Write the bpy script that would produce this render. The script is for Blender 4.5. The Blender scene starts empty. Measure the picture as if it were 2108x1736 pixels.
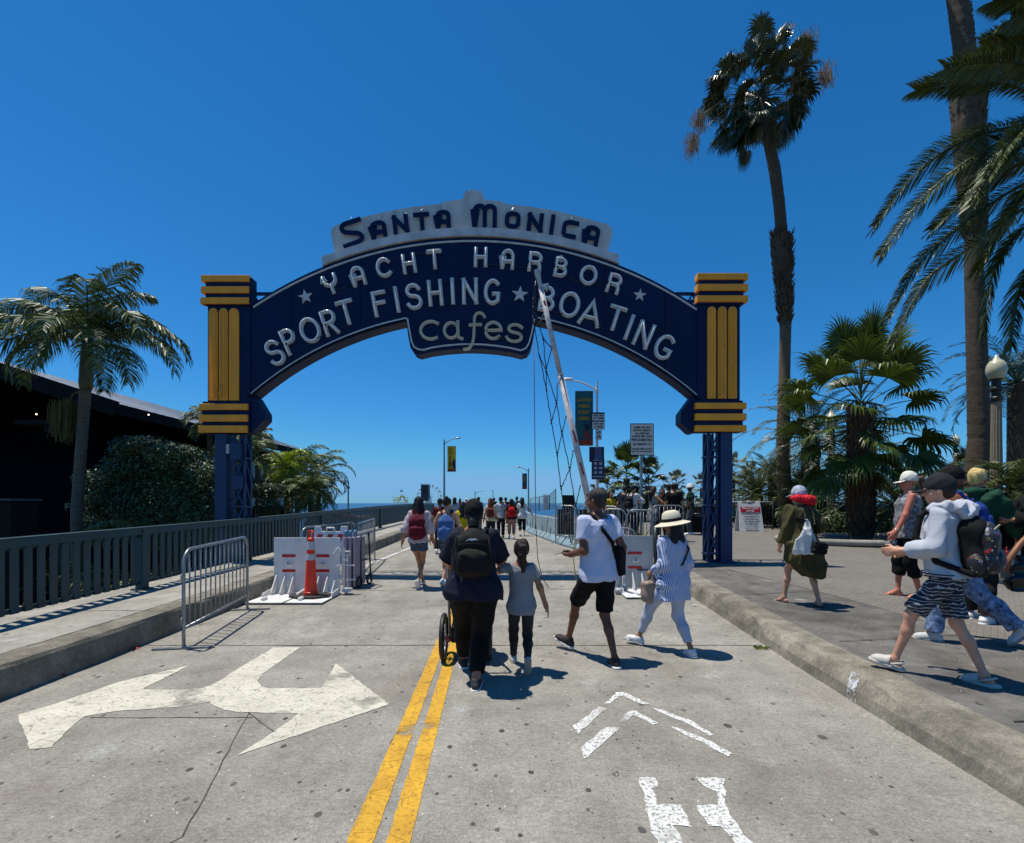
import bpy, math, random
import numpy as np
from mathutils import Vector, Matrix
from mathutils.geometry import tessellate_polygon
R = math.radians
SC = bpy.context.scene
COL = SC.collection
EYE = 1.6
# ---------------- camera, sky, sun, exposure ----------------
cd = bpy.data.cameras.new('camera'); cam = bpy.data.objects.new('camera', cd); COL.objects.link(cam)
cam.location = (0, 0, EYE); cam.rotation_euler = (R(90), 0, 0)
cd.sensor_width = 36; cd.lens = 17.078; cd.shift_y = 0.0797; cd.clip_start = .05; cd.clip_end = 60000
SC.camera = cam
SUN = Vector((-0.28, 0.085, 1)).normalized()
W = bpy.data.worlds.new("World"); SC.world = W; W.use_nodes = True
nt = W.node_tree
sky = nt.nodes.new('ShaderNodeTexSky'); sky.sky_type = 'NISHITA'; sky.sun_disc = False
sky.sun_elevation = math.asin(SUN.z); sky.sun_rotation = math.atan2(SUN.x, SUN.y)
sky.air_density = 1.0; sky.dust_density = 0; sky.ozone_density = 3.0; sky.altitude = 0
bg = nt.nodes['Background']; bg.inputs['Strength'].default_value = 0.083
sep = nt.nodes.new('ShaderNodeSeparateColor'); cmb = nt.nodes.new('ShaderNodeCombineColor'); nt.links.new(sky.outputs[0], sep.inputs[0])
def wm(op, a, b):
    n = nt.nodes.new('ShaderNodeMath'); n.operation = op; nt.links.new(a, n.inputs[0]); n.inputs[1].default_value = b; return n.outputs[0]
# deep, saturated California blue: red falls faster than green and blue
nt.links.new(wm('MINIMUM', wm('MULTIPLY', wm('POWER', sep.outputs[0], 1.55), .155), 2.2), cmb.inputs[0])
nt.links.new(wm('MINIMUM', wm('MULTIPLY', sep.outputs[1], .87), 5.1), cmb.inputs[1]); nt.links.new(wm('MINIMUM', wm('MULTIPLY', sep.outputs[2], 1.36), 8.7), cmb.inputs[2])
nt.links.new(cmb.outputs[0], bg.inputs['Color'])
sl = bpy.data.lights.new('sun', 'SUN'); sl.energy = 5.0; sl.angle = R(.5); sl.color = (1, .945, .84)
so = bpy.data.objects.new('sun', sl); COL.objects.link(so); so.rotation_euler = SUN.to_track_quat('Z', 'Y').to_euler()
vs = SC.view_settings; vs.view_transform = 'Standard'; vs.look = 'None'; vs.exposure = 0.08; vs.gamma = 1
SC.cycles.max_bounces = 6; SC.cycles.transparent_max_bounces = 12
# ---------------- helpers ----------------
def srgb(h):
    if isinstance(h, str): h = [int(h[i:i + 2], 16) / 255 for i in (0, 2, 4)]
    return tuple((v / 12.92 if v <= .04045 else ((v + .055) / 1.055) ** 2.4) for v in h)
def V(*a): return Vector(a)
def lerp(a, b, t): return a + (b - a) * t
GY = [-5, 5, 10, 20, 28, 34, 45, 70, 110, 400]; GZ = [0, 0, .07, .27, .37, .38, .1, -1.2, -2.2, -2.2]
PY = [-5, 5, 7, 10.3, 16.5, 25, 34, 60]; PZ = [.2, .2, .255, .325, .54, .62, .6, .5]
def g(y): return float(np.interp(y, GY, GZ))
def pz(y): return float(np.interp(y, PY, PZ))
def lw(y): return g(y) + .28
def P(vx, vy, y): return Vector(((vx - 1054) / 1000 * y, y, EYE + (1036 - vy) / 1000 * y))
def GR(vx, vy, hf=g, h=0):
    lo, hi = .5, 200.
    for _ in range(50):
        m = (lo + hi) / 2
        if (EYE - hf(m) - h) / m * 1000 > vy - 1036: lo = m
        else: hi = m
    return Vector(((vx - 1054) / 1000 * lo, lo, hf(lo) + h))
def tag(o, label=None, cat=None, group=None, kind=None):
    if label: o['label'] = label
    if cat: o['category'] = cat
    if group: o['group'] = group
    if kind: o['kind'] = kind
    return o
def empty(name, loc=(0, 0, 0), rz=0, **k):
    o = bpy.data.objects.new(name, None); COL.objects.link(o); o.location = loc; o.rotation_euler = (0, 0, rz)
    o.empty_display_size = .1
    return tag(o, **k)
def link(name, me, parent=None, mat=None):
    o = bpy.data.objects.new(name, me); COL.objects.link(o)
    if mat: me.materials.append(mat)
    if parent is not None: o.parent = parent
    return o
def copy_tree(o, parent=None):
    c = o.copy(); COL.objects.link(c)
    for k in ('label',):
        pass
    if parent is not None: c.parent = parent
    for ch in list(o.children): copy_tree(ch, c)
    return c
def frame(z, up=Vector((0, 0, 1))):
    z = Vector(z).normalized(); x = Vector(up).cross(z)
    if x.length < 1e-4: x = Vector((1, 0, 0))
    x.normalize(); y = z.cross(x)
    return x, y, z
class MB:
    def __init__(s): s.v = []; s.f = []; s.a = []; s.mi = []; s.cur = 0.5; s.m = 0; s.T = None
    def add(s, vs, fs):
        n = len(s.v)
        if s.T is not None: vs = [s.T @ Vector(p) for p in vs]
        s.v += [tuple(p) for p in vs]
        for f in fs: s.f.append(tuple(i + n for i in f)); s.a.append(s.cur); s.mi.append(s.m)
    def box(s, c, d, rz=0, M=None):
        x, y, z = d[0] / 2, d[1] / 2, d[2] / 2
        Q = M if M is not None else Matrix.Rotation(rz, 3, 'Z')
        c = Vector(c)
        s.add([c + Q @ Vector(p) for p in [(-x, -y, -z), (x, -y, -z), (x, y, -z), (-x, y, -z), (-x, -y, z), (x, -y, z), (x, y, z), (-x, y, z)]],
              [(0, 3, 2, 1), (4, 5, 6, 7), (0, 1, 5, 4), (1, 2, 6, 5), (2, 3, 7, 6), (3, 0, 4, 7)])
    def bar(s, a, b, w, h, up=(0, 0, 1)):
        a = Vector(a); b = Vector(b); x, y, z = frame(b - a, up)
        L = (b - a).length
        s.box((a + b) / 2, (w, h, L), M=Matrix((x, y, z)).transposed())
    def prism(s, poly, d):
        """poly: list of 3D points (planar); d: extrusion vector; caps triangulated"""
        n = len(poly); p = [Vector(q) for q in poly]; d = Vector(d)
        nn = Vector((0, 0, 0))
        for i in range(n): nn += p[i].cross(p[(i + 1) % n])
        if nn.dot(d) > 0: p = p[::-1]
        tri = tessellate_polygon([p])
        vs = p + [q + d for q in p]; fs = []
        for t in tri:
            a, b, c = t
            m = (p[b] - p[a]).cross(p[c] - p[a])
            if m.dot(d) > 0: a, b, c = c, b, a
            fs.append((a, b, c)); fs.append((c + n, b + n, a + n))
        for i in range(n): j = (i + 1) % n; fs.append((j, i, i + n, j + n))
        s.add(vs, fs)
    def poly(s, poly, up=True):
        p = [Vector(q) for q in poly]; fs = []
        for a, b, c in tessellate_polygon([p]):
            m = (p[b] - p[a]).cross(p[c] - p[a])
            fs.append((a, b, c) if (m.z > 0) == up else (c, b, a))
        s.add(p, fs)
    def tube(s, pts, r, seg=8, caps=True, closed=False, sq=1.0):
        pts = [Vector(p) for p in pts]; n = len(pts)
        if not hasattr(r, '__len__'): r = [r] * n
        up = Vector((0, 0, 1)); vs = []; fs = []; prev = None
        for i, p in enumerate(pts):
            if closed: t = pts[(i + 1) % n] - pts[i - 1]
            else: t = pts[min(i + 1, n - 1)] - pts[max(i - 1, 0)]
            if t.length < 1e-9: t = Vector((0, 0, 1))
            t.normalize()
            if prev is None:
                x = t.orthogonal() if abs(t.z) > .95 else t.cross(up)
            else: x = prev - t * prev.dot(t)
            x.normalize(); prev = x.copy(); y = t.cross(x)
            for k in range(seg):
                a = 2 * math.pi * k / seg; vs.append(p + (x * math.cos(a) + y * math.sin(a) * sq) * r[i])
        m = n if closed else n - 1
        for i in range(m):
            for k in range(seg):
                a = i * seg + k; b = i * seg + (k + 1) % seg; j = (i + 1) % n
                fs.append((a, b, j * seg + (k + 1) % seg, j * seg + k))
        if caps and not closed:
            fs.append(tuple(range(seg))[::-1]); fs.append(tuple((n - 1) * seg + k for k in range(seg)))
        s.add(vs, fs)
    def lathe(s, prof, c=(0, 0, 0), seg=20, flute=0):
        vs = []; fs = []; c = Vector(c)
        for r, z in prof:
            for k in range(seg):
                a = 2 * math.pi * k / seg; rr = r * (1 - flute * (k % 2)); vs.append(c + Vector((rr * math.cos(a), rr * math.sin(a), z)))
        n = len(prof)
        for i in range(n - 1):
            for k in range(seg):
                b = (k + 1) % seg; fs.append((i * seg + k, i * seg + b, (i + 1) * seg + b, (i + 1) * seg + k))
        fs.append(tuple(range(seg))[::-1]); fs.append(tuple((n - 1) * seg + k for k in range(seg)))
        s.add(vs, fs)
    def ball(s, c, r, seg=12, sc=(1, 1, 1)):
        n = seg // 2; vs = []; fs = []; c = Vector(c)
        for i in range(n + 1):
            th = math.pi * i / n
            for k in range(seg):
                a = 2 * math.pi * k / seg
                vs.append(c + Vector((r * sc[0] * math.sin(th) * math.cos(a), r * sc[1] * math.sin(th) * math.sin(a), -r * sc[2] * math.cos(th))))
        for i in range(n):
            for k in range(seg): b = (k + 1) % seg; fs.append((i * seg + k, i * seg + b, (i + 1) * seg + b, (i + 1) * seg + k))
        s.add(vs, fs)
    def ribbon(s, pts, w, nrm, thick, miter=True):
        """flat strip along pts in a plane with normal nrm, width w, extruded by thick along nrm"""
        pts = [Vector(p) for p in pts]; nrm = Vector(nrm); n = len(pts); L = []; Rr = []
        for i, p in enumerate(pts):
            a = (pts[i] - pts[i - 1]).normalized() if i > 0 else None
            b = (pts[i + 1] - pts[i]).normalized() if i < n - 1 else None
            if a is None: a = b
            if b is None: b = a
            t = (a + b)
            t = t.normalized() if t.length > 1e-6 else a
            sd = nrm.cross(t).normalized(); c = max(.45, t.dot(b))
            L.append(p + sd * w / 2 / c); Rr.append(p - sd * w / 2 / c)
        vs = []
        for l, r_ in zip(L, Rr): vs += [l, r_, l + nrm * thick, r_ + nrm * thick]
        fs = []
        for i in range(n - 1):
            a = i * 4; b = a + 4
            fs += [(a + 2, a + 3, b + 3, b + 2), (a, b, b + 1, a + 1), (a, a + 2, b + 2, b), (a + 1, b + 1, b + 3, a + 3)]
        fs += [(0, 1, 3, 2), (4 * n - 4, 4 * n - 2, 4 * n - 1, 4 * n - 3)]
        s.add(vs, fs)
    def build(s, name, mat=None, parent=None, smooth=False, bevel=0, attr=False, **k):
        me = bpy.data.meshes.new(name); me.from_pydata(s.v, [], s.f)
        mats = mat if isinstance(mat, (list, tuple)) else [mat]
        for m in mats:
            if m: me.materials.append(m)
        if len(mats) > 1: me.polygons.foreach_set('material_index', s.mi)
        if smooth: me.polygons.foreach_set('use_smooth', [True] * len(s.f))
        if attr:
            at = me.attributes.new('rnd', 'FLOAT', 'FACE'); at.data.foreach_set('value', s.a)
        me.update()
        o = link(name, me, parent)
        if bevel:
            b = o.modifiers.new('bevel', 'BEVEL'); b.width = bevel; b.segments = 2; b.limit_method = 'ANGLE'; b.angle_limit = R(40)
        if smooth == 'auto':
            me.polygons.foreach_set('use_smooth', [True] * len(s.f))
            try: me.set_sharp_from_angle(angle=R(35))
            except Exception: pass
        return tag(o, **k)
# ---------------- materials ----------------
MATS = {}
def mat(name, col, rough=.6, metal=0, var=.15, scale=6, bump=0, bscale=60, spec=.5, col2=None, rvar=0, attr=False, sub=0, stretch=None, trans=0):
    if name in MATS: return MATS[name]
    m = bpy.data.materials.new(name); m.use_nodes = True; t = m.node_tree; N = t.nodes; b = N['Principled BSDF']
    if isinstance(col, str): col = srgb(col)
    if isinstance(col2, str): col2 = srgb(col2)
    tc = N.new('ShaderNodeTexCoord'); src = tc.outputs['Object']
    if stretch:
        mp = N.new('ShaderNodeMapping'); mp.inputs['Scale'].default_value = stretch; t.links.new(src, mp.inputs[0]); src = mp.outputs[0]
    no = N.new('ShaderNodeTexNoise'); no.inputs['Scale'].default_value = scale; no.inputs['Detail'].default_value = 5; no.inputs['Roughness'].default_value = .6
    t.links.new(src, no.inputs['Vector'])
    mr = N.new('ShaderNodeMapRange'); mr.inputs[1].default_value = .3; mr.inputs[2].default_value = .7
    t.links.new(no.outputs['Fac'], mr.inputs[0])
    mx = N.new('ShaderNodeMix'); mx.data_type = 'RGBA'
    a = tuple(max(0, x * (1 - var)) for x in col); c = tuple(min(1, x * (1 + var)) for x in col) if col2 is None else col2
    mx.inputs[6].default_value = (*a, 1); mx.inputs[7].default_value = (*c, 1)
    if attr:
        at = N.new('ShaderNodeAttribute'); at.attribute_name = 'rnd'
        ad = N.new('ShaderNodeMath'); ad.operation = 'MULTIPLY_ADD'; ad.inputs[1].default_value = .3
        t.links.new(mr.outputs[0], ad.inputs[0]); 
        sb = N.new('ShaderNodeMath'); sb.operation = 'MULTIPLY'; sb.inputs[1].default_value = .8; t.links.new(at.outputs['Fac'], sb.inputs[0])
        t.links.new(sb.outputs[0], ad.inputs[2]); t.links.new(ad.outputs[0], mx.inputs[0])
    else: t.links.new(mr.outputs[0], mx.inputs[0])
    t.links.new(mx.outputs[2], b.inputs['Base Color'])
    b.inputs['Roughness'].default_value = rough; b.inputs['Metallic'].default_value = metal
    b.inputs['Specular IOR Level'].default_value = spec
    if rvar:
        m2 = N.new('ShaderNodeMapRange'); m2.inputs[1].default_value = .3; m2.inputs[2].default_value = .7; m2.inputs[3].default_value = rough - rvar; m2.inputs[4].default_value = rough + rvar
        t.links.new(no.outputs['Fac'], m2.inputs[0]); t.links.new(m2.outputs[0], b.inputs['Roughness'])
    if sub: b.inputs['Subsurface Weight'].default_value = sub; b.inputs['Subsurface Radius'].default_value = (.02, .008, .004)
    if bump:
        n2 = N.new('ShaderNodeTexNoise'); n2.inputs['Scale'].default_value = bscale; n2.inputs['Detail'].default_value = 4
        t.links.new(src, n2.inputs['Vector'])
        bp = N.new('ShaderNodeBump'); bp.inputs['Strength'].default_value = min(1, bump); bp.inputs['Distance'].default_value = .01
        t.links.new(n2.outputs['Fac'], bp.inputs['Height']); t.links.new(bp.outputs[0], b.inputs['Normal'])
    if trans:
        tl = N.new('ShaderNodeBsdfTranslucent'); t.links.new(mx.outputs[2], tl.inputs[0]); ms = N.new('ShaderNodeMixShader'); ms.inputs[0].default_value = trans
        t.links.new(b.outputs[0], ms.inputs[1]); t.links.new(tl.outputs[0], ms.inputs[2]); t.links.new(ms.outputs[0], N['Material Output'].inputs[0])
    MATS[name] = m; return m
class NT:
    """tiny node helper"""
    def __init__(s, name):
        s.m = bpy.data.materials.new(name); s.m.use_nodes = True; s.t = s.m.node_tree; s.N = s.t.nodes; s.b = s.N['Principled BSDF']
        s.tc = s.N.new('ShaderNodeTexCoord').outputs['Object']; MATS[name] = s.m
    def l(s, a, b): s.t.links.new(a, b)
    def map(s, sc=(1, 1, 1), rz=0, loc=(0, 0, 0), src=None):
        n = s.N.new('ShaderNodeMapping'); n.inputs['Scale'].default_value = sc; n.inputs['Rotation'].default_value = (0, 0, rz); n.inputs['Location'].default_value = loc
        s.l(src or s.tc, n.inputs[0]); return n.outputs[0]
    def noise(s, scale, detail=5, rough=.6, src=None, dist=0):
        n = s.N.new('ShaderNodeTexNoise'); n.inputs['Scale'].default_value = scale; n.inputs['Detail'].default_value = detail; n.inputs['Roughness'].default_value = rough
        n.inputs['Distortion'].default_value = dist
        s.l(src or s.tc, n.inputs['Vector']); return n.outputs['Fac']
    def vor(s, scale, src=None, feat='F1', out='Distance', dim='2D'):
        n = s.N.new('ShaderNodeTexVoronoi'); n.voronoi_dimensions = dim; n.inputs['Scale'].default_value = scale; n.feature = feat
        s.l(src or s.tc, n.inputs['Vector']); return n.outputs[out]
    def rng(s, x, a, b, c=0., d=1.):
        n = s.N.new('ShaderNodeMapRange'); n.inputs[1].default_value = a; n.inputs[2].default_value = b; n.inputs[3].default_value = c; n.inputs[4].default_value = d
        s.l(x, n.inputs[0]); return n.outputs[0]
    def math(s, op, a, b=None):
        n = s.N.new('ShaderNodeMath'); n.operation = op
        for i, x in enumerate((a, b)):
            if x is None: continue
            if isinstance(x, (int, float)): n.inputs[i].default_value = x
            else: s.l(x, n.inputs[i])
        return n.outputs[0]
    def mix(s, f, a, b, mode='MIX'):
        n = s.N.new('ShaderNodeMix'); n.data_type = 'RGBA'; n.blend_type = mode
        for i, x in ((0, f), (6, a), (7, b)):
            if isinstance(x, (int, float)): n.inputs[i].default_value = x
            elif isinstance(x, tuple): n.inputs[i].default_value = (*x[:3], 1)
            else: s.l(x, n.inputs[i])
        return n.outputs[2]
    def bump(s, h, st=.5, d=.01):
        n = s.N.new('ShaderNodeBump'); n.inputs['Strength'].default_value = st; n.inputs['Distance'].default_value = d
        s.l(h, n.inputs['Height']); s.l(n.outputs[0], s.b.inputs['Normal'])
    def color(s, c, rough=.6): 
        s.l(c, s.b.inputs['Base Color']); s.b.inputs['Roughness'].default_value = rough
    def cut(s, fac):
        """fac 1 = opaque, 0 = hole (worn paint)"""
        tr = s.N.new('ShaderNodeBsdfTransparent'); mx = s.N.new('ShaderNodeMixShader')
        s.l(fac, mx.inputs[0]); s.l(tr.outputs[0], mx.inputs[1]); s.l(s.b.outputs[0], mx.inputs[2]); s.l(mx.outputs[0], s.N['Material Output'].inputs[0])
def concrete(name, c1, c2, spots=True, fine=.26, stain=.25):
    n = NT(name); big = n.rng(n.noise(.6, 6, .7, dist=.4), .36, .64); c = n.mix(big, c1, c2)
    med = n.rng(n.noise(3.2, 6, .7), .3, .72, 1 - stain, 1 + stain * .45); c = n.mix(1., c, n.mix(0., (1, 1, 1), (1, 1, 1)), 'MULTIPLY')
    def mul(c, v): 
        cb = n.N.new('ShaderNodeCombineColor'); [n.l(v, cb.inputs[i]) for i in range(3)]
        return n.mix(1., c, cb.outputs[0], 'MULTIPLY')
    c = mul(c, med)
    sp = n.noise(70, 3, .75); c = mul(c, n.rng(sp, .35, .65, 1 - fine, 1 + fine))
    sp2 = n.noise(22, 4, .7, src=n.map((1, 1.6, 1), .4)); c = mul(c, n.rng(sp2, .3, .7, 1 - fine * .9, 1 + fine * .7))
    streak = n.noise(1.1, 5, .65, src=n.map((2.2, .35, 1), .05)); c = mul(c, n.rng(streak, .35, .75, 1.04, .86))
    if spots:
        for sc, th, dens, off in ((1.7, .040, .40, 3.1), (3.1, .055, .30, 7.7), (7.5, .08, .16, 1.3), (15, .10, .10, 4.4)):
            src = n.map((1, .8, 1), .3, (off, off * 2, 0)); 
            wv = n.noise(14, 2, .5, src=src)
            d = n.vor(sc, src); idn = n.N.new('ShaderNodeSeparateColor'); n.l(n.vor(sc, src, out='Color'), idn.inputs[0])
            on = n.math('LESS_THAN', idn.outputs[0], dens); rad = n.rng(idn.outputs[1], 0, 1, th * .45, th * 1.25)
            dd = n.math('ADD', d, n.math('MULTIPLY', n.math('SUBTRACT', wv, .5), th * 1.1))
            f = n.math('MULTIPLY', on, n.math('LESS_THAN', dd, rad)); f = n.math('MULTIPLY', f, n.rng(idn.outputs[2], 0, 1, .55, .97))
            c = n.mix(f, c, (.045, .042, .04))
        src = n.map((1, 1, 1), 0, (5, 9, 0)); d = n.vor(.9, src); idn = n.N.new('ShaderNodeSeparateColor'); n.l(n.vor(.9, src, out='Color'), idn.inputs[0])
        f = n.math('MULTIPLY', n.math('LESS_THAN', idn.outputs[0], .22), n.rng(d, .02, .09, .4, 0)); f = n.math('MULTIPLY', f, n.rng(n.noise(18, 3), .4, .6))
        c = n.mix(f, c, (.5, .53, .56))
        w = n.vor(26, src=n.map((1, 1, 1), 0, (2, 1, 0))); w2 = n.N.new('ShaderNodeSeparateColor'); n.l(n.vor(26, src=n.map((1, 1, 1), 0, (2, 1, 0)), out='Color'), w2.inputs[0])
        f = n.math('MULTIPLY', n.math('LESS_THAN', w2.outputs[0], .012), n.math('LESS_THAN', w, .12)); c = n.mix(f, c, (.62, .6, .55))
    br_ = n.rng(n.noise(.9, 4, .6, src=n.map((1, 1, 1), 0, (9, 3, 0))), .56, .72, 0, .32); c = n.mix(br_, c, (.13, .098, .068))
    n.color(c, .88); n.b.inputs['Specular IOR Level'].default_value = .25
    n.bump(n.math('ADD', n.math('MULTIPLY', sp, .6), sp2), .45, .006); return n.m
M_road = concrete('worn_concrete_road', (.235, .222, .190), (.325, .308, .268))
M_walk = concrete('pale_concrete_sidewalk', (.27, .258, .222), (.37, .352, .31), fine=.14)
M_plaza = concrete('dark_concrete_walk', (.105, .10, .09), (.185, .177, .16), fine=.16, stain=.45)
M_kerb = concrete('kerb_concrete', (.16, .145, .112), (.30, .275, .22), spots=False, fine=.22, stain=.55)
def paint(name, c1, c2, lo, hi, sc=16, crack=True):
    n = NT(name); f = n.rng(n.noise(3, 5, .65), .35, .65); c = n.mix(f, c1, c2)
    c = n.mix(n.rng(n.noise(45, 3, .7), .5, .75), c, tuple(x * .62 for x in c1))
    a = n.rng(n.noise(sc, 7, .72), lo, hi)
    a2 = n.rng(n.noise(2.1, 4, .6), .30, .42); a = n.math('MINIMUM', a, a2)
    if crack:
        e = n.vor(5, src=n.map((1, 1.5, 1), .4), feat='DISTANCE_TO_EDGE'); e = n.math('ADD', e, n.math('MULTIPLY', n.math('SUBTRACT', n.noise(9, 4), .5), .25))
        a = n.math('MULTIPLY', a, n.rng(n.math('ABSOLUTE', e), .003, .012, .25, 1))
    n.color(c, .8); n.cut(a); return n.m
M_arrow = paint('cream_road_paint', (.47, .44, .36), (.60, .57, .47), .32, .42, 18)
M_chev = paint('worn_white_road_paint', (.58, .58, .55), (.72, .72, .69), .38, .50, 48, False)
M_yell = paint('yellow_road_paint', (.47, .25, .018), (.64, .36, .022), .32, .42, 30)
M_crack = mat('dark_joint_dirt', (.06, .052, .042), .95, var=.4, scale=20)
# brick pavers
n = NT('herringbone_brick_paving'); br = n.N.new('ShaderNodeTexBrick'); n.l(n.map((1, 1, 1), R(45)), br.inputs[0]); br.inputs['Scale'].default_value = 4.6
br.inputs['Color1'].default_value = (.125, .112, .093, 1); br.inputs['Color2'].default_value = (.170, .154, .130, 1); br.inputs['Mortar'].default_value = (.05, .045, .038, 1); br.inputs['Mortar Size'].default_value = .016
br2 = n.N.new('ShaderNodeTexBrick'); n.l(n.map((1, 1, 1), R(-45)), br2.inputs[0]); br2.inputs['Scale'].default_value = 4.6
for i, cc in (('Color1', (.12, .106, .088, 1)), ('Color2', (.165, .148, .126, 1)), ('Mortar', (.08, .072, .062, 1))): br2.inputs[i].default_value = cc
ck = n.N.new('ShaderNodeTexChecker'); n.l(n.map((1, 1, 1), R(45)), ck.inputs[0]); ck.inputs['Scale'].default_value = 4.6; ck.inputs[1].default_value = (0, 0, 0, 1); ck.inputs[2].default_value = (1, 1, 1, 1)
c = n.mix(ck.outputs['Fac'], br.outputs[0], br2.outputs[0]); c = n.mix(n.rng(n.noise(1.2, 5), .3, .7, 0, .35), c, (.24, .222, .19)); n.color(c, .85); n.bump(br.outputs['Fac'], -.5, .004); M_brick = n.m
M_navy = mat('navy_enamel', (.0022, .0100, .050), .55, spec=.2, var=.25, scale=1.5, rvar=.08, bump=.04, bscale=3)
M_navyd = mat('navy_edge_enamel', (.003, .006, .016), .7, spec=.15, var=.3, scale=2)
M_blue = mat('blue_painted_steel', (.004, .026, .095), .5, var=.3, scale=3, rvar=.1)
M_gold = mat('gold_paint', (.84, .315, .008), .5, var=.14, scale=5, rvar=.08, stretch=(1, 1, .3))
M_goldt = mat('amber_glass_tube', (.68, .36, .04), .18, var=.1)
M_silv = mat('silver_paint', (.50, .50, .49), .5, metal=.0, var=.14, scale=7)
M_silvd = mat('brushed_sheet_metal', (.47, .48, .49), .42, metal=.0, var=.2, scale=4, rvar=.1, bump=.25, bscale=6)
M_backp = mat('weathered_silver_panel', (.50, .495, .48), .6, var=.16, scale=2.2, stretch=(3, 3, .5))
M_tube = mat('clear_glass_tube', (.86, .86, .84), .12, var=.08, spec=.8)
M_tubey = mat('yellowed_glass_tube', (.62, .5, .25), .15, var=.1, spec=.8)
M_black = mat('black_rubber', (.012, .012, .013), .55, var=.4, scale=8)
M_wire = mat('black_cable', (.02, .02, .02), .5)
M_galv = mat('galvanised_steel', (.26, .28, .29), .38, metal=.55, var=.3, scale=14, rvar=.12)
M_fence = mat('slate_green_railing_paint', (.011, .043, .052), .5, var=.25, scale=4, rvar=.1, bump=.1, bscale=20)
M_white = mat('white_paint', (.66, .655, .64), .5, var=.1, scale=5, rvar=.1, bump=.08, bscale=14)
M_grey = mat('grey_paint', (.40, .41, .41), .5, var=.12, scale=4)
M_red = mat('red_reflective_tape', (.42, .012, .02), .4, var=.15)
M_orange = mat('orange_plastic', (.72, .035, .008), .4, var=.14, scale=3, rvar=.1)
M_polew = mat('white_street_light_paint', (.62, .63, .64), .4, var=.12)
M_signw = mat('white_sign_face', (.66, .66, .64), .5, var=.1)
M_signbk = mat('black_sign_ink', (.012, .012, .014), .5)
M_jers = mat('blue_grey_concrete_paint', (.19, .27, .31), .75, var=.2, scale=3, bump=.2, bscale=30)
# ---------------- setting: ground, sea, road ----------------
def sheet(name, xs_fn, ys, m, zf, nx=2, **k):
    b = MB()
    for i in range(len(ys) - 1):
        y0, y1 = ys[i], ys[i + 1]; a0, a1 = xs_fn(y0); b0, b1 = xs_fn(y1)
        b.add([(a0, y0, zf(y0)), (a1, y0, zf(y0)), (b1, y1, zf(y1)), (b0, y1, zf(y1))], [(0, 1, 2, 3)])
    return b.build(name, m, kind='structure', **k)
YS = [-6, -2, 1, 2, 3, 4, 5, 6, 7, 8, 9, 10, 11, 12, 13, 14, 15, 16, 18, 20, 22, 24, 26, 28, 30, 32, 34, 37, 40, 45, 52, 60, 70, 85, 110]
rx = lambda y: float(np.interp(y, [-6, 3.67, 8.3, 12, 13], [2.4, 2.74, 3.0, 3.15, 3.2]))     # foot of the right kerb
rt = lambda y: rx(y) + .36
jx = lambda y: float(np.interp(y, [13, 14, 21.5, 30, 40], [3.2, 2.3, .95, .5, .5]))            # jersey barrier line
plx = lambda y: rt(y) if y < 12.9 else jx(y) - .05
M_ground = mat('dark_soil_ground', (.09, .08, .06), .95, var=.4, scale=.4)
b = MB(); xs = [-3000, -200, -60, -20, -8, 4, 12, 30, 80, 3000]; ys = [-60, 0, 20, 36, 50, 62, 75, 120]
for i, y in enumerate(ys):
    for x in xs:
        z = -2.6 if x < -6 else -1.2
        z = lerp(z, -9.5, max(0, min(1, (y - 36) / 40)))
        b.v.append((x, y, z))
nx = len(xs)
for i in range(len(ys) - 1):
    for j in range(nx - 1): b.f.append((i * nx + j, i * nx + j + 1, (i + 1) * nx + j + 1, (i + 1) * nx + j)); b.a.append(0); b.mi.append(0)
b.build('ground', M_ground, kind='structure')
n = NT('sea_water'); c = n.mix(n.rng(n.noise(.012, 6, .6, src=n.map((1, .25, 1))), .35, .65), (.008, .05, .13), (.014, .075, .17)); n.color(c, .32)
n.bump(n.noise(.25, 6, .7), .6, 1.); M_sea = n.m
b = MB(); b.add([(-20000, 66, -8), (20000, 66, -8), (20000, 40000, -8), (-20000, 40000, -8)], [(0, 1, 2, 3)]); b.build('sea', M_sea, kind='structure')
sheet('road', lambda y: (-4.2, max(5.0, 0)) if y < 13 else (-4.2, jx(y) + .3), YS, M_road, g)
# left kerb and sidewalk
def lofty(name, prof, ys, m, **k):
    """prof(y)-> list of (x,z); swept along y"""
    b = MB(); rows = [prof(y) for y in ys]; n = len(rows[0])
    for y, r in zip(ys, rows): b.v += [(x, y, z) for x, z in r]
    for i in range(len(ys) - 1):
        for j in range(n - 1): b.f.append((i * n + j, i * n + j + 1, (i + 1) * n + j + 1, (i + 1) * n + j)); b.a.append(0); b.mi.append(0)
    return b.build(name, m, kind='structure', **k)
LYS = [y for y in YS if y <= 60]
def dense(a, b_, st):
    r = []; y = a
    while y < b_: r.append(y); y += st
    return r + [b_]
random.seed(4)
jit = {}
def jt(y, s, amp):
    k = (round(y, 3), s)
    if k not in jit: jit[k] = random.uniform(-amp, amp)
    return jit[k]
DY = dense(-6, 14, .22) + [y for y in YS if 14 < y <= 60]
lofty('left_kerb', lambda y: [(-4.45, lw(y) + .003), (-4.22, lw(y) + .004), (-4.185 + jt(y, 1, .008), lw(y) - .006 + jt(y, 2, .005)), (-4.165 + jt(y, 3, .006), lw(y) - .04), (-4.15, lw(y) - .15), (-4.13, g(y) - .05)], DY, M_kerb)
sheet('left_sidewalk', lambda y: (-5.75, -4.44), LYS, M_walk, lw)
lofty('left_sidewalk_edge', lambda y: [(-5.95, lw(y) - .6), (-5.95, lw(y) - .01), (-5.74, lw(y) - .01)], LYS, M_walk)
RY = dense(-6, 12.9, .22)
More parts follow.
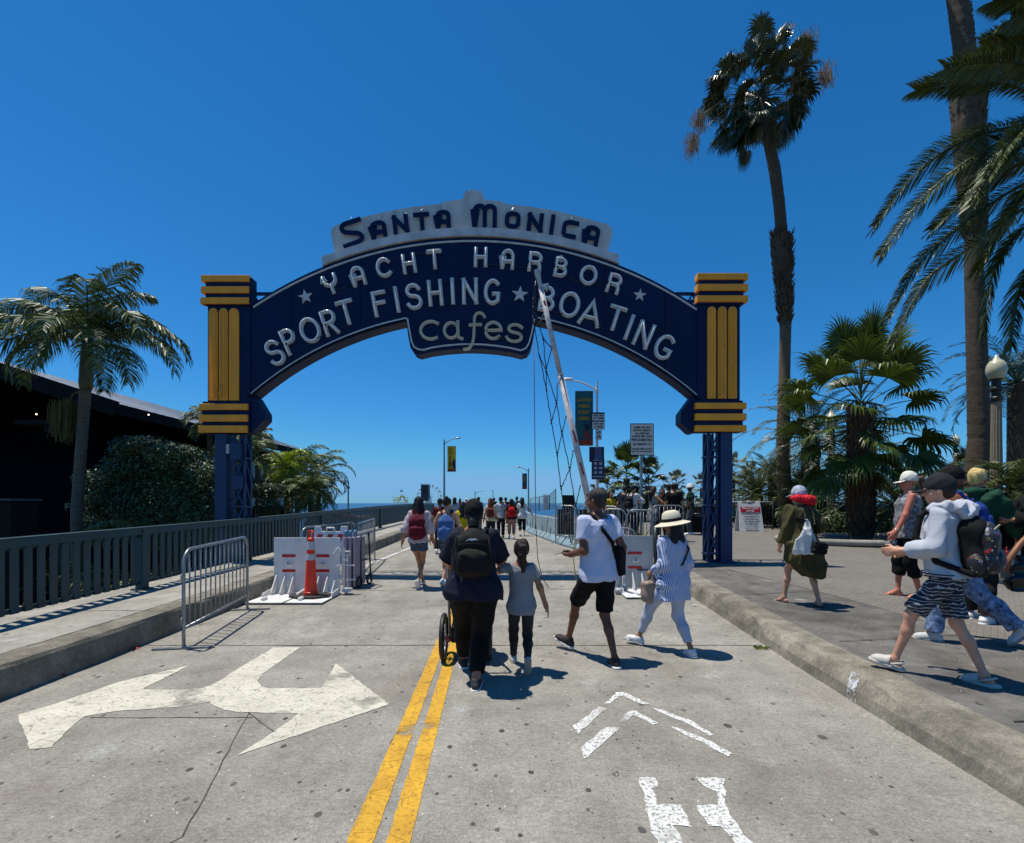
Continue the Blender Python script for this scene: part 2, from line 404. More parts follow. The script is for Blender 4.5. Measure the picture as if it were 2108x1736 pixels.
lofty('right_kerb', lambda y: [(rx(y) - .02, g(y) - .05), (rx(y) + .015 + jt(y, 4, .008), g(y) + .09), (rx(y) + .055 + jt(y, 5, .01), pz(y) - .045 + jt(y, 9, .006)), (rx(y) + .085 + jt(y, 6, .01), pz(y) - .012), (rx(y) + .13, pz(y) + .003), (rt(y) + .01, pz(y) + .006)], RY, M_kerb)
PYS = [y for y in YS if y <= 40]
sheet('plaza_pavement', lambda y: (plx(y), 60), PYS, M_plaza, pz)
# brick field: boundary polyline
bx = lambda y: float(np.interp(y, [-6, 3, 5.87, 7.3, 10.2, 13, 15], [5.6, 5.0, 4.82, 4.65, 4.08, 3.6, 3.4]))
sheet('brick_plaza', lambda y: (bx(y), 45), [y for y in YS if y <= 15] , M_brick, lambda y: pz(y) + .004)
sheet('far_brick_plaza', lambda y: (max(jx(y) + .5, 3.2), 45), [15, 16, 18, 20, 22, 24, 26], M_brick, lambda y: pz(y) + .004)
# joints and cracks
b = MB()
def crack(pts, w, hf=g, h=.003, seed=1):
    rnd = random.Random(seed); out = []; pts = [Vector((p[0], p[1], 0)) for p in pts]
    for i in range(len(pts) - 1):
        a = Vector(pts[i]); c = Vector(pts[i + 1]); n = max(2, int((c - a).length / .12))
        for k in range(n): 
            q = a.lerp(c, k / n); out.append(Vector((q.x + rnd.uniform(-.006, .006), q.y + rnd.uniform(-.006, .006), 0)))
    out.append(Vector(pts[-1]))
    for i in range(len(out) - 1):
        a, c = out[i], out[i + 1]; d = (c - a).normalized(); s = Vector((-d.y, d.x, 0)) * w * rnd.uniform(.3, .7)
        za = hf(a.y) + h; zc = hf(c.y) + h
        b.add([(a.x - s.x, a.y - s.y, za), (a.x + s.x, a.y + s.y, za), (c.x + s.x, c.y + s.y, zc), (c.x - s.x, c.y - s.y, zc)], [(3, 2, 1, 0)])
crack([(-4.1, 5.44), (2.8, 5.44)], .016, seed=2); crack([(-4.1, 10.9), (3.05, 10.9)], .02, seed=3); crack([(-4.1, 8.62), (-1, 8.6)], .014, seed=4)
crack([(.3, 8.75), (3, 8.7)], .014, seed=5); crack([(.4, 14.2), (1.6, 14.2)], .02, seed=6)
a = GR(520, 1455); c_ = GR(375, 1725); crack([(a.x, a.y), (c_.x, c_.y), (c_.x - .35, c_.y - .5)], .006, seed=7)
a = GR(185, 1478); c_ = GR(520, 1478); crack([(a.x, a.y), (c_.x, c_.y)], .008, seed=8)
a = GR(508, 1465); c_ = GR(575, 1515); crack([(a.x, a.y), (c_.x, c_.y)], .008, seed=9)
crack([(-.73, 1.6), (-.80, 3.4), (-.83, 5.4)], .022, seed=10)
b.build('expansion_joint', M_crack, kind='structure')
b = MB(); crack([(-4.47, .5), (-4.47, 30)], .012, lw, .004, 11)
for y in (3.4, 5.9, 8.4, 10.9, 13.4): crack([(-5.5, y), (-4.2, y)], .012, lw, .004, int(y * 10))
b.build('sidewalk_joint', M_crack, kind='structure')
b = MB()
for (p, q, s) in (((3.3, 4.9), (4.8, 5.15), 21), ((3.4, 7.1), (4.7, 7.4), 22), ((3.3, 9.3), (4.2, 9.3), 23), ((3.2, 3.1), (5, 3.2), 24)): crack([p, q], .013, pz, .008, s)
b.build('plaza_joint', M_crack, kind='structure')
# road markings
def marking(name, polys, m, h=.004, hf=g, **k):
    b = MB()
    for pl in polys: b.poly([Vector((p.x, p.y, hf(p.y) + h)) for p in pl])
    return b.build(name, m, kind='structure', **k)
def c6(pts): return [GR(x * .41595, 1283.9 + y * .41595) for x, y in pts]
def c7(pts): return [GR(876.8 + x * .35652, 1315.2 + y * .35652) for x, y in pts]
def rough_poly(pl, amp=.006, st=.05, seed=1):
    rnd = random.Random(seed); out = []
    for i in range(len(pl)):
        a, c = pl[i], pl[(i + 1) % len(pl)]; n = max(1, int((c - a).length / st))
        for k in range(n):
            q = a.lerp(c, k / n); out.append(q + Vector((rnd.uniform(-amp, amp), rnd.uniform(-amp, amp), 0)))
    return out
arrow = [(1355, 120), (1487, 118), (1300, 250), (1272, 285), (1290, 310), (1330, 322), (1590, 322), (1663, 198), (1928, 402), (1400, 578), (1172, 657), (1330, 555), (1480, 447), (1200, 441), (1110, 430), (1060, 408), (1035, 388), (940, 408), (800, 420), (590, 435), (480, 450), (420, 462), (350, 515), (250, 615), (150, 625), (90, 455), (360, 370), (590, 290), (940, 208), (700, 328), (900, 330), (1000, 322), (1060, 300), (1110, 270), (1200, 210)]
marking('turn_arrow_marking', [rough_poly(c6(arrow))], M_arrow)
chev = [[(1030, 378), (1100, 312), (1140, 310), (1290, 380), (1250, 382), (1130, 330), (1100, 345), (1070, 378)], [(850, 505), (1000, 395), (1040, 405), (875, 552)], [(1300, 402), (1340, 405), (1540, 480), (1662, 556), (1640, 560), (1500, 490), (1400, 450)],
        [(1115, 485), (1170, 418), (1210, 418), (1340, 490), (1310, 497), (1200, 445), (1130, 490)], [(895, 630), (1040, 512), (1118, 515), (920, 697)], [(1410, 512), (1440, 515), (1520, 545), (1640, 590), (1762, 662), (1740, 680), (1600, 605), (1500, 560)]]
marking('chevron_marking', [rough_poly(c7(p), .008, .04, i) for i, p in enumerate(chev)], M_chev)
lett = [[(1230, 803), (1330, 805), (1338, 860), (1310, 865), (1335, 960), (1480, 965), (1530, 1085), (1430, 1085), (1480, 1165), (1530, 1300), (1400, 1300), (1340, 1172), (1300, 1120), (1270, 960)],
        [(1555, 800), (1720, 810), (1728, 960), (1780, 1060), (1880, 1180), (1960, 1290), (1850, 1290), (1780, 1180), (1700, 1085), (1630, 1080), (1555, 965), (1690, 960), (1680, 890), (1610, 860)]]
marking('bicycle_marking', [rough_poly(c7(p), .008, .04, i + 9) for i, p in enumerate(lett)], M_chev)
def yl(xa0, xa1, xb0, xb1):
    def X(x, y): return x
    L = lambda a, b_, y: lerp(a, b_, (y - 2.286) / (5.35 - 2.286))
    ys = [1.2, 2, 3, 4, 5, 6, 7, 8, 8.6]
    pl = [Vector((L(xa0, xb0, y), y, 0)) for y in ys] + [Vector((L(xa1, xb1, y), y, 0)) for y in ys[::-1]]
    return pl
b = MB()
for i, pr in enumerate(((-.78, -.656, -.861, -.754), (-.594, -.48, -.70, -.60))):
    L = lambda a, b_, y: lerp(a, b_, (y - 2.286) / (5.35 - 2.286)); rnd = random.Random(i); y = 1.0; row = None
    while y < 8.6:
        n0 = (L(pr[0], pr[2], y) + rnd.uniform(-.004, .004), L(pr[1], pr[3], y) + rnd.uniform(-.004, .004))
        if row: b.add([(row[1][0], row[0], g(row[0]) + .004), (row[1][1], row[0], g(row[0]) + .004), (n0[1], y, g(y) + .004), (n0[0], y, g(y) + .004)], [(0, 1, 2, 3)])
        row = (y, n0); y += .06
b.build('double_yellow_line', M_yell, kind='structure')
# white lane edge line on the far left and paint smear on the kerb
b = MB(); b.poly([Vector((x, y, g(y) + .004)) for x, y in ((-3.7, 9.2), (-3.6, 9.2), (-3.15, 16), (-3.0, 24), (-3.08, 24), (-3.25, 16))]); b.build('edge_line', M_chev, kind='structure')
M_smear = paint('white_kerb_smear', (.5, .52, .54), (.6, .62, .64), .42, .56, 10, False)
b = MB(); pr = [(rx(4) + .085, pz(4) - .005), (rx(4) + .05, pz(4) - .05), (rx(4) + .008, .09), (rx(4) - .012, .01)]
for i in range(3):
    (xa, za), (xb, zb) = pr[i], pr[i + 1]; o1 = .0 - .03 * i; 
    b.add([(xa - .006, 3.97 + o1, za + .003), (xa - .006, 4.07 + o1, za + .003), (xb - .012, 4.05 + o1 - .03, zb), (xb - .012, 3.95 + o1 - .03, zb)], [(0, 3, 2, 1)])
b.build('kerb_paint_smear', M_smear, kind='structure')
# ---------------- stroke font for the arch ----------------
def arc(cx, cy, rx_, ry, a0, a1, n=14): return [(cx + rx_ * math.cos(R(lerp(a0, a1, i / n))), cy + ry * math.sin(R(lerp(a0, a1, i / n)))) for i in range(n + 1)]
# letter box: x in 0..w (unit ~ .62), y 0..1 ; strokes = centre lines
def GL(ch):
    w = .62
    if ch == 'S': return [arc(.31, .755, .27, .245, 20, 270, 16) + arc(.31, .245, .29, .265, 90, -160, 16)[1:]]
    if ch == 'P': return [[(.06, 0), (.06, 1), (.3, 1)] + arc(.32, .74, .26, .26, 90, -90, 10) + [(.06, .48)]]
    if ch == 'O': return [arc(.38, .5, .38, .5, 90, 450, 28)]
    if ch == 'R': return [[(.06, 0), (.06, 1), (.3, 1)] + arc(.32, .74, .26, .26, 90, -90, 10) + [(.06, .48)], [(.3, .48), (.56, 0)]]
    if ch == 'r': return [[(.06, 0), (.06, 1), (.3, 1)] + arc(.34, .73, .26, .27, 90, -90, 10) + [(.06, .46)], [(.34, .46)] + arc(.34, .2, .24, .26, 90, 0, 6) + [(.58, 0)]]
    if ch == 'T': return [[(0, .97), (.64, .97)], [(.32, .97), (.32, 0)]]
    if ch == 'F': return [[(.05, 0), (.05, .97), (.55, .97)], [(.05, .52), (.48, .52)]]
    if ch == 'I': return [[(.1, 0), (.1, 1)]]
    if ch == 'H': return [[(.04, 0), (.04, 1)], [(.58, 0), (.58, 1)], [(.04, .5), (.58, .5)]]
    if ch == 'N': return [[(.04, 0), (.04, 1)], [(.04, 1), (.60, 0)], [(.60, 0), (.60, 1)]]
    if ch == 'G': return [arc(.36, .5, .34, .5, 50, 300, 22) + [(.62, .14), (.64, .42), (.42, .42)]]
    if ch == 'Y': return [[(.0, 1), (.0, .72)] + arc(.3, .72, .3, .3, 180, 360, 10) + [(.6, 1)], [(.3, .42), (.3, 0)]]
    if ch == 'A': return [[(.02, 0), (.02, .68)] + arc(.31, .68, .29, .32, 180, 0, 12) + [(.60, 0)], [(.02, .36), (.60, .36)]]
    if ch == 'V': return [[(.0, 0), (.34, 1), (.68, 0)], [(.12, .3), (.56, .3)]]
    if ch == 'C': return [arc(.36, .5, .36, .5, 45, 315, 20)]
    if ch == 'B': return [[(.06, 0), (.06, 1), (.3, 1)] + arc(.3, .76, .25, .24, 90, -90, 8) + [(.06, .52)], [(.3, .52)] + arc(.32, .26, .28, .26, 90, -90, 8) + [(.06, 0)]]
    if ch == 'c': return [arc(.5, .5, .46, .5, 50, 300, 20)]
    if ch == 'a': return [arc(.46, .5, .42, .46, 60, 400, 22), [(.86, 1.0), (.86, .25), (.93, .06), (1.1, .0)]]
    if ch == 'f': return [arc(.72, 1.35, .32, .30, 20, 180, 10) + [(.40, .3), (.32, -.12), (.12, -.38), (-.15, -.42)], [(.15, .95), (.8, 1.0)]]
    if ch == 'e': return [[(.06, .5), (.92, .55)] + arc(.49, .52, .43, .48, 8, 315, 20)]
    if ch == 's': return [arc(.46, .76, .38, .24, 25, 270, 12) + arc(.42, .26, .42, .27, 90, -170, 12)[1:]]
    # chunky deco caps
    if ch == 'Sd': return [[(.92, .96), (.4, .9)] + arc(.38, .7, .26, .2, 110, 260, 8) + [(.66, .42)] + arc(.62, .22, .3, .2, 80, -70, 8) + [(.14, -.06)]]
    if ch == 'Ad': return [[(.14, 0), (.14, .7)] + arc(.4, .7, .26, .2, 180, 0, 8) + [(.66, 0)], [(.14, .33), (.66, .33)]]
    if ch == 'Nd': return [[(.14, 0), (.14, .95)], [(.14, .92), (.66, .05)], [(.66, 0), (.66, .95)]]
    if ch == 'Td': return [[(0, .86), (.8, .86)], [(.42, .86), (.42, 0)]]
    if ch == 'Md': return [[(.12, 0), (.12, .75)] + arc(.335, .75, .215, .17, 180, 20, 6) + [(.57, .80)] + arc(.80, .75, .215, .17, 160, 0, 6) + [(1.02, 0)], [(.57, .8), (.57, 0)]]
    if ch == 'Od': return [[(.14, .48), (.14, .68)] + arc(.4, .7, .26, .18, 180, 0, 6) + [(.66, .3)] + arc(.4, .28, .26, .18, 0, -180, 6) + [(.14, .48)]]
    if ch == 'Id': return [[(.3, 0), (.3, .95)]]
    if ch == 'Cd': return [[(.78, .88), (.4, .9)] + arc(.38, .68, .24, .2, 100, 180, 5) + [(.14, .3)] + arc(.38, .26, .24, .18, 180, 265, 5) + [(.7, .08)]]
# ---------------- the arch sign ----------------
YS_ = 10.3
def A(vx, vy, dy=0.): return Vector(((vx - 1054) / 1000 * YS_, YS_ + dy, EYE + (1036 - vy) / 1000 * YS_))
K = YS_ / 1000
sign = empty('arch_sign', (A(974, 1160).x, YS_, pz(10.3)), label='blue neon arch sign reading Santa Monica Yacht Harbor Sport Fishing Boating Cafes over the road', cat='arch sign')
sT = Matrix.Translation(-sign.location)
def sb():
    b = MB(); b.T = sT; return b
FN = Vector((0, -1, 0))
def arcpts(cx, cy, r, x0, x1, n=40): return [(lerp(x0, x1, i / n), cy - math.sqrt(r * r - (lerp(x0, x1, i / n) - cx) ** 2)) for i in range(n + 1)]
top = arcpts(974, 1308, 819, 500, 1450)
low = arcpts(974, 1342 + 7, 700, 1103, 1448, 20)[::-1] + [(1103, 664), (1099, 690), (1093, 716), (1086, 727), (1074, 731)] + [(x, 718 + ((x - 968) / 106) ** 2 * 12) for x in (1050, 1020, 990, 968, 945, 915, 885)] + [(862, 731), (852, 727), (845, 716), (840, 690), (837, 664)] + arcpts(974, 1349, 700, 500, 837, 20)[::-1]
b = sb(); b.prism([A(x, y) for x, y in top + low], (0, .34, 0)); b.build('arch_panel', M_navy, sign)
# rim: slightly proud edge band under the arch
b = sb()
b.ribbon([A(x, y - 3, -.012) for x, y in arcpts(974, 1349, 700, 512, 836, 24)], .05, FN, .012); b.build('arch_rim', M_navyd, sign); b = sb()
b.ribbon([A(x, y - 3, -.012) for x, y in arcpts(974, 1349, 700, 1104, 1440, 24)], .05, FN, .012)
b.build('arch_rim', M_navyd, sign)
b = sb()
b.ribbon([A(x, y, .0) for x, y in arcpts(974, 1308 + 8, 819, 522, 1434, 60)], .034, FN, .02)
b.ribbon([A(x, y, .0) for x, y in arcpts(974, 1342, 700, 511, 838, 26)], .034, FN, .02)
b.ribbon([A(x, y, .0) for x, y in arcpts(974, 1342, 700, 1107, 1434, 26)], .034, FN, .02)
b.ribbon([A(x, y, .001) for x, y in [(839, 657), (843, 680), (848, 705), (853, 715), (862, 720), (872, 721)] + [(x, 709 + ((x - 968) / 100) ** 2 * 11.5) for x in (890, 915, 945, 968, 990, 1020, 1050)] + [(1072, 722), (1083, 717), (1089, 707), (1095, 685), (1100, 657)]], .032, FN, .022)
b.build('silver_trim_line', M_silv, sign)
def place_letters(L, h, sw, m, mt, tube_r, letter_name, thick=.035):
    """L: (char, cx, cy, tilt, width) in photo units on the sign plane"""
    for ch, cx, cy, tilt, w, hh in L:
        gl = GL(ch); xs = [p[0] for s in gl for p in s]; x0, x1 = min(xs), max(xs); mid = (x0 + x1) / 2
        hh = hh or h; inner = hh - sw / K * .0; sx = (w - sw / K) / max(.01, (x1 - x0)) if x1 - x0 > .05 else 1
        t = R(tilt); ct, st = math.cos(t), math.sin(t); b = sb(); tb = sb()
        sy = hh - sw / K
        y0 = .5
        def Q(p, dy):
            px = (p[0] - mid) * sx; py = (p[1] - y0) * sy
            return A(cx + px * ct - py * st, cy - (px * st + py * ct), dy)
        for k, s in enumerate(gl):
            pts = [Q(p, -.001 - k * .0025) for p in s]
            # square ends: extend both ends by half the stroke
            if (pts[0] - pts[-1]).length > .01:
                pts[0] = pts[0] + (pts[0] - pts[1]).normalized() * sw * .5; pts[-1] = pts[-1] + (pts[-1] - pts[-2]).normalized() * sw * .5
            b.ribbon(pts, sw, FN, thick)
            if mt:
                q = [Q(p, -.085) for p in s]; q = [Q(s[0], -.02)] + q + [Q(s[-1], -.02)]
                tb.tube(q, tube_r, 6)
        o = b.build(letter_name, m, sign)
        if mt: tb.build('neon_tube', mt, o, smooth=True)
L1 = [('Y', 682, 586.2, 20, 31, 0), ('A', 737.8, 569.6, 15, 29, 0), ('C', 789.8, 552.8, 11.5, 31, 0), ('H', 842.4, 543.7, 9, 29, 0), ('T', 894.7, 534.9, 5.5, 32, 0), ('H', 989.7, 530.7, -1, 28, 0), ('A', 1045.3, 534.9, -3.5, 28, 0), ('r', 1101.8, 540.7, -6.5, 29, 0), ('B', 1154.7, 552.1, -10, 28, 0), ('O', 1211.2, 568, -13, 37, 0), ('r', 1264.1, 585.2, -17, 29, 0)]
place_letters(L1, 41, .074, M_silv, M_tube, .015, 'letter')
L2 = [('S', 567.4, 726.5, 27, 33, 0), ('P', 592.7 + 5, 706.4 - 3, 24, 30, 0), ('O', 639.5, 681, 21, 43, 0), ('R', 679.4, 664.8, 18.5, 31, 0), ('T', 713.5, 643.7, 16, 36, 0), ('F', 782.3, 625.2, 11, 30, 0), ('I', 817.4, 617.7, 9.5, 9, 0), ('S', 852.5, 611.2, 7.5, 33, 0), ('H', 896.3, 604.1, 5, 31, 0), ('I', 932, 600.5, 3, 9, 0), ('N', 967.7, 600.5, 1, 33, 0), ('G', 1013.1, 602.1, -2, 34, 0),
      ('B', 1126.1, 616.1, -8, 34, 0), ('O', 1172.5, 628.4, -11, 43, 0), ('V', 1216, 645.3, -14, 46, 0), ('T', 1267.4, 655.7, -17.5, 36, 0), ('I', 1295, 674.5, -20, 9, 0), ('N', 1324.8, 690.1, -23, 34, 0), ('G', 1366.4, 715.1, -26, 38, 0)]
place_letters(L2, 54, .080, M_silv, M_tube, .016, 'letter')
L3 = [('c', 884, 681, 2, 41, 42), ('a', 933, 681, 0, 42, 40), ('e', 1015.7, 682, -2, 38, 41), ('s', 1059, 686.5, -4, 36, 40)]
place_letters(L3, 41, .062, M_silv, M_tubey, .014, 'letter')
place_letters([('f', 977, 687, -2, 44, 42)], 41, .058, M_silv, M_tubey, .014, 'letter')
for vx, ya, yb in ((600, 588, 756), (742, 518, 677), (900, 495, 648), (1110, 502, 655), (1245, 535, 700), (1368, 590, 774)):
    b = sb(); b.bar(A(vx, ya + 8, -.002), A(vx, yb - 8, -.002), .012, .006, up=(0, 1, 0)); b.build('panel_seam', M_navyd, sign)
# electrode jumper wires between letters
b = sb()
def wire(p, q): b.tube([A(*p, -.03), A((p[0] + q[0]) / 2, (p[1] + q[1]) / 2 + 1, -.05), A(*q, -.03)], .008, 5)
for p, q in (((692, 601), (722, 588)), ((799, 538), (828, 530)), ((853, 526), (880, 520)), ((1002, 546), (1030, 547)), ((1060, 551), (1085, 553)), ((1160, 570), (1200, 585)), ((1220, 584), (1248, 594)), ((645, 700), (672, 690)), ((700, 678), (722, 668)), ((798, 600), (812, 596)), ((830, 636), (840, 632)), ((908, 581), (922, 579)), ((985, 579), (1003, 578)), ((1130, 642), (1165, 648)), ((1225, 670), (1245, 678)), ((1290, 699), (1303, 706)), ((1349, 676), (1372, 688)), ((1018, 694), (1043, 698)), ((902, 668), (915, 668))): wire(p, q)
b.build('jumper_wire', M_wire, sign, smooth=True)
for (x, y, r, rot) in ((629.7, 611.9, 15.5, 12), (1070.3, 607, 17.5, -5), (1316.7, 608.6, 13.5, -6)):
    b = sb(); pts = [A(x + (r if i % 2 == 0 else r * .4) * math.sin(i * math.pi / 5 - R(rot)), y - (r if i % 2 == 0 else r * .4) * math.cos(i * math.pi / 5 - R(rot)), -.001) for i in range(10)]
    b.prism(pts, (0, -.03, 0)); b.build('star', M_silv, sign)
# crown panel "SANTA MONICA"
cr = [(690, 532), (679, 478), (681, 468), (688, 461)] + arcpts(972, 1290, 876, 700, 905, 14) + [(913, 412), (953, 406), (953, 398), (956, 396), (956, 389), (962, 388), (963, 391), (967, 391), (968, 387), (973, 385), (978, 387), (979, 391), (984, 391), (985, 388), (991, 389), (991, 396), (994, 398), (995, 407), (1033, 411), (1036, 415)] + arcpts(972, 1290, 876, 1045, 1240, 14) + [(1252, 458), (1260, 467), (1262, 478), (1248, 530)]
cr2 = cr + [(x, y + 14) for x, y in arcpts(974, 1308, 819, 690, 1248, 30)][::-1]
b = sb(); b.prism([A(x, y, .06) for x, y in cr2], (0, .2, 0)); b.build('crown_panel', M_backp, sign)
b = sb()
tp = arcpts(974, 1308 - 18, 819, 672, 1264, 40); bt = arcpts(974, 1308 - 1.5, 819, 664, 1274, 40)[::-1]
b.prism([A(x, y, -.05) for x, y in [(666, 545), (663, 535), (667, 528)] + tp + [(1270, 522), (1274, 530), (1270, 540)] + bt], (0, .42, 0)); b.build('metal_shelf', M_silvd, sign, bevel=.01)
L4 = [('Sd', 724.3, 478, 11, 47, 57), ('Ad', 779.6, 472.9, 8.5, 33, 43), ('Nd', 825, 462.4, 6.5, 33, 43), ('Td', 868.1, 455.2, 4.5, 33, 44), ('Ad', 912.3, 451.6, 2, 31, 44), ('Md', 998.2, 444.4, -1, 50, 55), ('Od', 1055.4, 453.6, -4, 32, 43), ('Nd', 1101.8, 459.1, -6, 33, 43), ('Id', 1136.8, 463.4, -8, 11, 45), ('Cd', 1173.7, 472.5, -9, 34, 44), ('Ad', 1217.8, 484.3, -11.5, 33, 46)]
place_letters(L4, 44, .092, M_navy, None, 0, 'crown_letter', thick=.02)
# bird spikes
b = sb(); rnd = random.Random(5)
def spikes(x0, x1, yf, n, dy, h=.09):
    for i in range(n):
        x = lerp(x0, x1, i / n); p = A(x, yf(x), dy); b.tube([p, p + Vector((rnd.uniform(-.04, .04), rnd.uniform(-.03, .03), h * rnd.uniform(.6, 1.2)))], .0022, 3)
for (ch, cx, cy, tl, w, h) in L4: spikes(cx - w * .4, cx + w * .4, lambda x: cy - h * .5, 7, 0.0, .07)
spikes(421, 516, lambda x: 571, 22, .1); spikes(1434, 1534, lambda x: 568, 22, .1); spikes(1290, 1420, lambda x: 1308 - math.sqrt(819 ** 2 - (x - 974) ** 2), 22, .1)
b.build('bird_spikes', M_galv, sign)
b = sb(); b.ball(A(972.5, 384, .15), .025); b.build('finial', M_black, sign)
def column(m):
    """m: +1 right, -1 left; photo x of the shaft etc."""
    L = m < 0
    cap = (427, 521.5, 575, 631) if L else (1437, 1528, 571, 629)
    shaft = (429, 517, 620, 840) if L else (1434, 1522, 620, 836)
    base = (420, 516, 828, 893) if L else (1430, 1527, 826, 890)
    t = empty('sign_column', (0, 0, 0)); t.parent = sign
    t['label'] = 'left blue and gold column of the arch' if L else 'right blue and gold column of the arch'
    b = sb()
    for (x0, x1, y0, y1), dy, dp in ((cap, -.06, .2), (shaft, -.02, .32), (base, -.05, .26)):
        p0 = A(x0, y1); p1 = A(x1, y0); b.box(((p0.x + p1.x) / 2, YS_ + dy + dp / 2, (p0.z + p1.z) / 2), (p1.x - p0.x, dp, p1.z - p0.z))
    ch = [(516, 822), (525, 817), (545, 850), (545, 864), (519, 891), (516, 891)] if L else [(1431, 822), (1425, 817), (1401, 850), (1401, 871), (1423, 891), (1431, 891)]
    b.prism([A(x, y, -.012) for x, y in ch], (0, .33, 0))
    b.build('column_body', M_navy, t)
    bars = [(419.6, 517.7, 570.6, 583.6), (419, 517, 593.4, 607), (418, 516.5, 616, 629), (415.4, 514.4, 833, 845.6), (414.8, 514, 855.4, 869.4), (413.8, 513.5, 877.5, 892)] if L else \
           [(1432.3, 1536.2, 566.7, 579.4), (1432, 1536, 588.5, 602), (1432, 1536, 612, 625), (1428, 1532.6, 831, 843.4), (1428, 1532.6, 853, 866.7), (1428, 1532.6, 876.8, 889.5)]
    for i, (x0, x1, y0, y1) in enumerate(bars):
        b = sb(); p0 = A(x0, y1); p1 = A(x1, y0); dy = -.1; dp = .17
        b.box(((p0.x + p1.x) / 2, YS_ + dy + dp / 2, (p0.z + p1.z) / 2), (p1.x - p0.x, dp, p1.z - p0.z)); b.build('gold_band', M_gold, t, bevel=.008)
    pil = [(432.3, 451, 1), (453.5, 471.5, 1), (474, 494, 0)] if L else [(1454.5, 1472, 0), (1476, 1494, 1), (1497, 1515, 1)]
    for x0, x1, tb_ in pil:
        b = sb(); y0, y1 = (636.5, 825.5) if L else (633, 821.5); r = (x1 - x0) / 2; cx = (x0 + x1) / 2
        pts = [(x0, y1), (x0, y0 + r)] + [(cx - r * math.cos(R(a)), y0 + r - r * math.sin(R(a))) for a in range(15, 180, 15)] + [(x1, y0 + r), (x1, y1)]
        b.prism([A(x, y, -.021) for x, y in pts], (0, -.03, 0)); o = b.build('fluted_pilaster', M_gold, t)
        if tb_:
            b = sb(); rr = r * .45
            b.tube([A(cx - rr, y1 - 6, -.06), A(cx - rr, y1 - 6, -.10), A(cx - rr, y0 + r, -.10)] + [A(cx - rr * math.cos(R(a)), y0 + r - rr * math.sin(R(a)), -.10) for a in range(20, 180, 20)] + [A(cx + rr, y0 + r, -.10), A(cx + rr, y0 + 60 + (120 if x0 < 460 or x0 > 1490 else 20), -.10), A(cx + rr, y0 + 62 + (120 if x0 < 460 or x0 > 1490 else 20), -.05)], .010, 6)
            b.build('neon_tube', M_goldt, o, smooth=True)
    # electrodes
    b = sb(); ex = 462 if L else 1488
    b.tube([A(ex - 10, 815, -.09), A(ex - 4, 812, -.12), A(ex, 806, -.12), A(ex, 796, -.1)], .012, 6); b.ball(A(ex - 12, 816, -.09), .02, 8); b.ball(A(ex + 1, 803, -.12), .02, 8); b.build('electrode', M_goldt, o, smooth=True)
    # posts
    zg = pz(10.3) - .05 if not L else lw(10.3) - 2.5
    z1 = A(0, 892 if L else 889).z
    px0, px1 = (441.5, 466) if L else (1484, 1508)
    xa, xb = A(px0, 0).x, A(px1, 0).x
    b = sb(); b.box(((xa + xb) / 2, YS_ + .13, (zg + z1) / 2), (xb - xa, .26, z1 - zg)); b.build('steel_post', M_blue, t, bevel=.006)
    b = sb(); b.box(((xa + xb) / 2, YS_ + .13, zg + .08), (xb - xa + .12, .4, .03))
    # lattice post
    lx0, lx1 = (A(478, 0).x, A(497, 0).x) if L else (A(1460, 0).x, A(1482, 0).x)
    if L: lx0 -= .02; lx1 += .03
    yb = YS_ + .10; yd = yb + .24
    for x in (lx0 + .02, lx1 - .02):
        for y in (yb, yd): b.box((x, y, (zg + z1) / 2), (.045, .045, z1 - zg))
    zz = z1; k = 0; up_ = .52
    b.box(((lx0 + lx1) / 2, yd + .03, (zg + z1) / 2), (lx1 - lx0 - .06, .012, z1 - zg))
    while zz > zg + .2:
        z2 = zz - up_
        for y in (yb - .02, yd):
            b.bar((lx0 + .02, y - .012, zz), (lx1 - .02, y - .012, z2), .035, .01, up=(0, 1, 0)); b.bar((lx1 - .02, y - .026, zz), (lx0 + .02, y - .026, z2), .035, .01, up=(0, 1, 0))
        if k % 2 == 0: b.box(((lx0 + lx1) / 2, yb + .1, z2), (lx1 - lx0 + .06, .3, .035))
        for x in (lx0, lx1): b.bar((x, yb, zz), (x, yd, z2), .01, .035)
        zz = z2; k += 1
    for i in range(5):
        z = lerp(zg + .5, z1 - .3, i / 4); b.bar((lx1 if L else lx1, yb + .06, z), (xb if not L else xb, YS_ + .16, z), .03, .03)
    b.build('lattice_post', M_blue, t)
    if L:
        b = sb(); p = A(487, 930, .2); b.box((p.x, YS_ + .0, p.z), (.19, .16, .36)); b.build('control_box', M_blue, t, bevel=.01); b = sb(); b.box((p.x + .02, YS_ + .02, p.z - .65), (.18, .12, .3)); b.build('control_box', M_blue, t, bevel=.01)
        b = sb(); p = A(472, 925, 0); b.box((p.x, YS_ - .02, p.z), (.07, .1, .2)); b.build('meter_box', M_grey, t, bevel=.01)
column(-1); column(1)
# rear truss (its shadow falls on the road)
b = sb(); x0, x1 = A(450, 0).x, A(1490, 0).x
for z in (5.75, 6.25):
    for y in (YS_ + .50, YS_ + .9): b.bar((x0, y, z), (x1, y, z), .06, .06)
n_ = 44
for i in range(n_):
    xa, xb = lerp(x0, x1, i / n_), lerp(x0, x1, (i + 1) / n_)
    for ya, yb in ((.5, .9),): 
        b.bar((xa, YS_ + (ya if i % 2 else yb), 5.75), (xb, YS_ + (yb if i % 2 else ya), 5.75), .03, .03); b.bar((xa, YS_ + .5, 5.75 if i % 2 else 6.25), (xb, YS_ + .5, 6.25 if i % 2 else 5.75), .03, .03)
b.build('rear_truss', M_blue, sign)
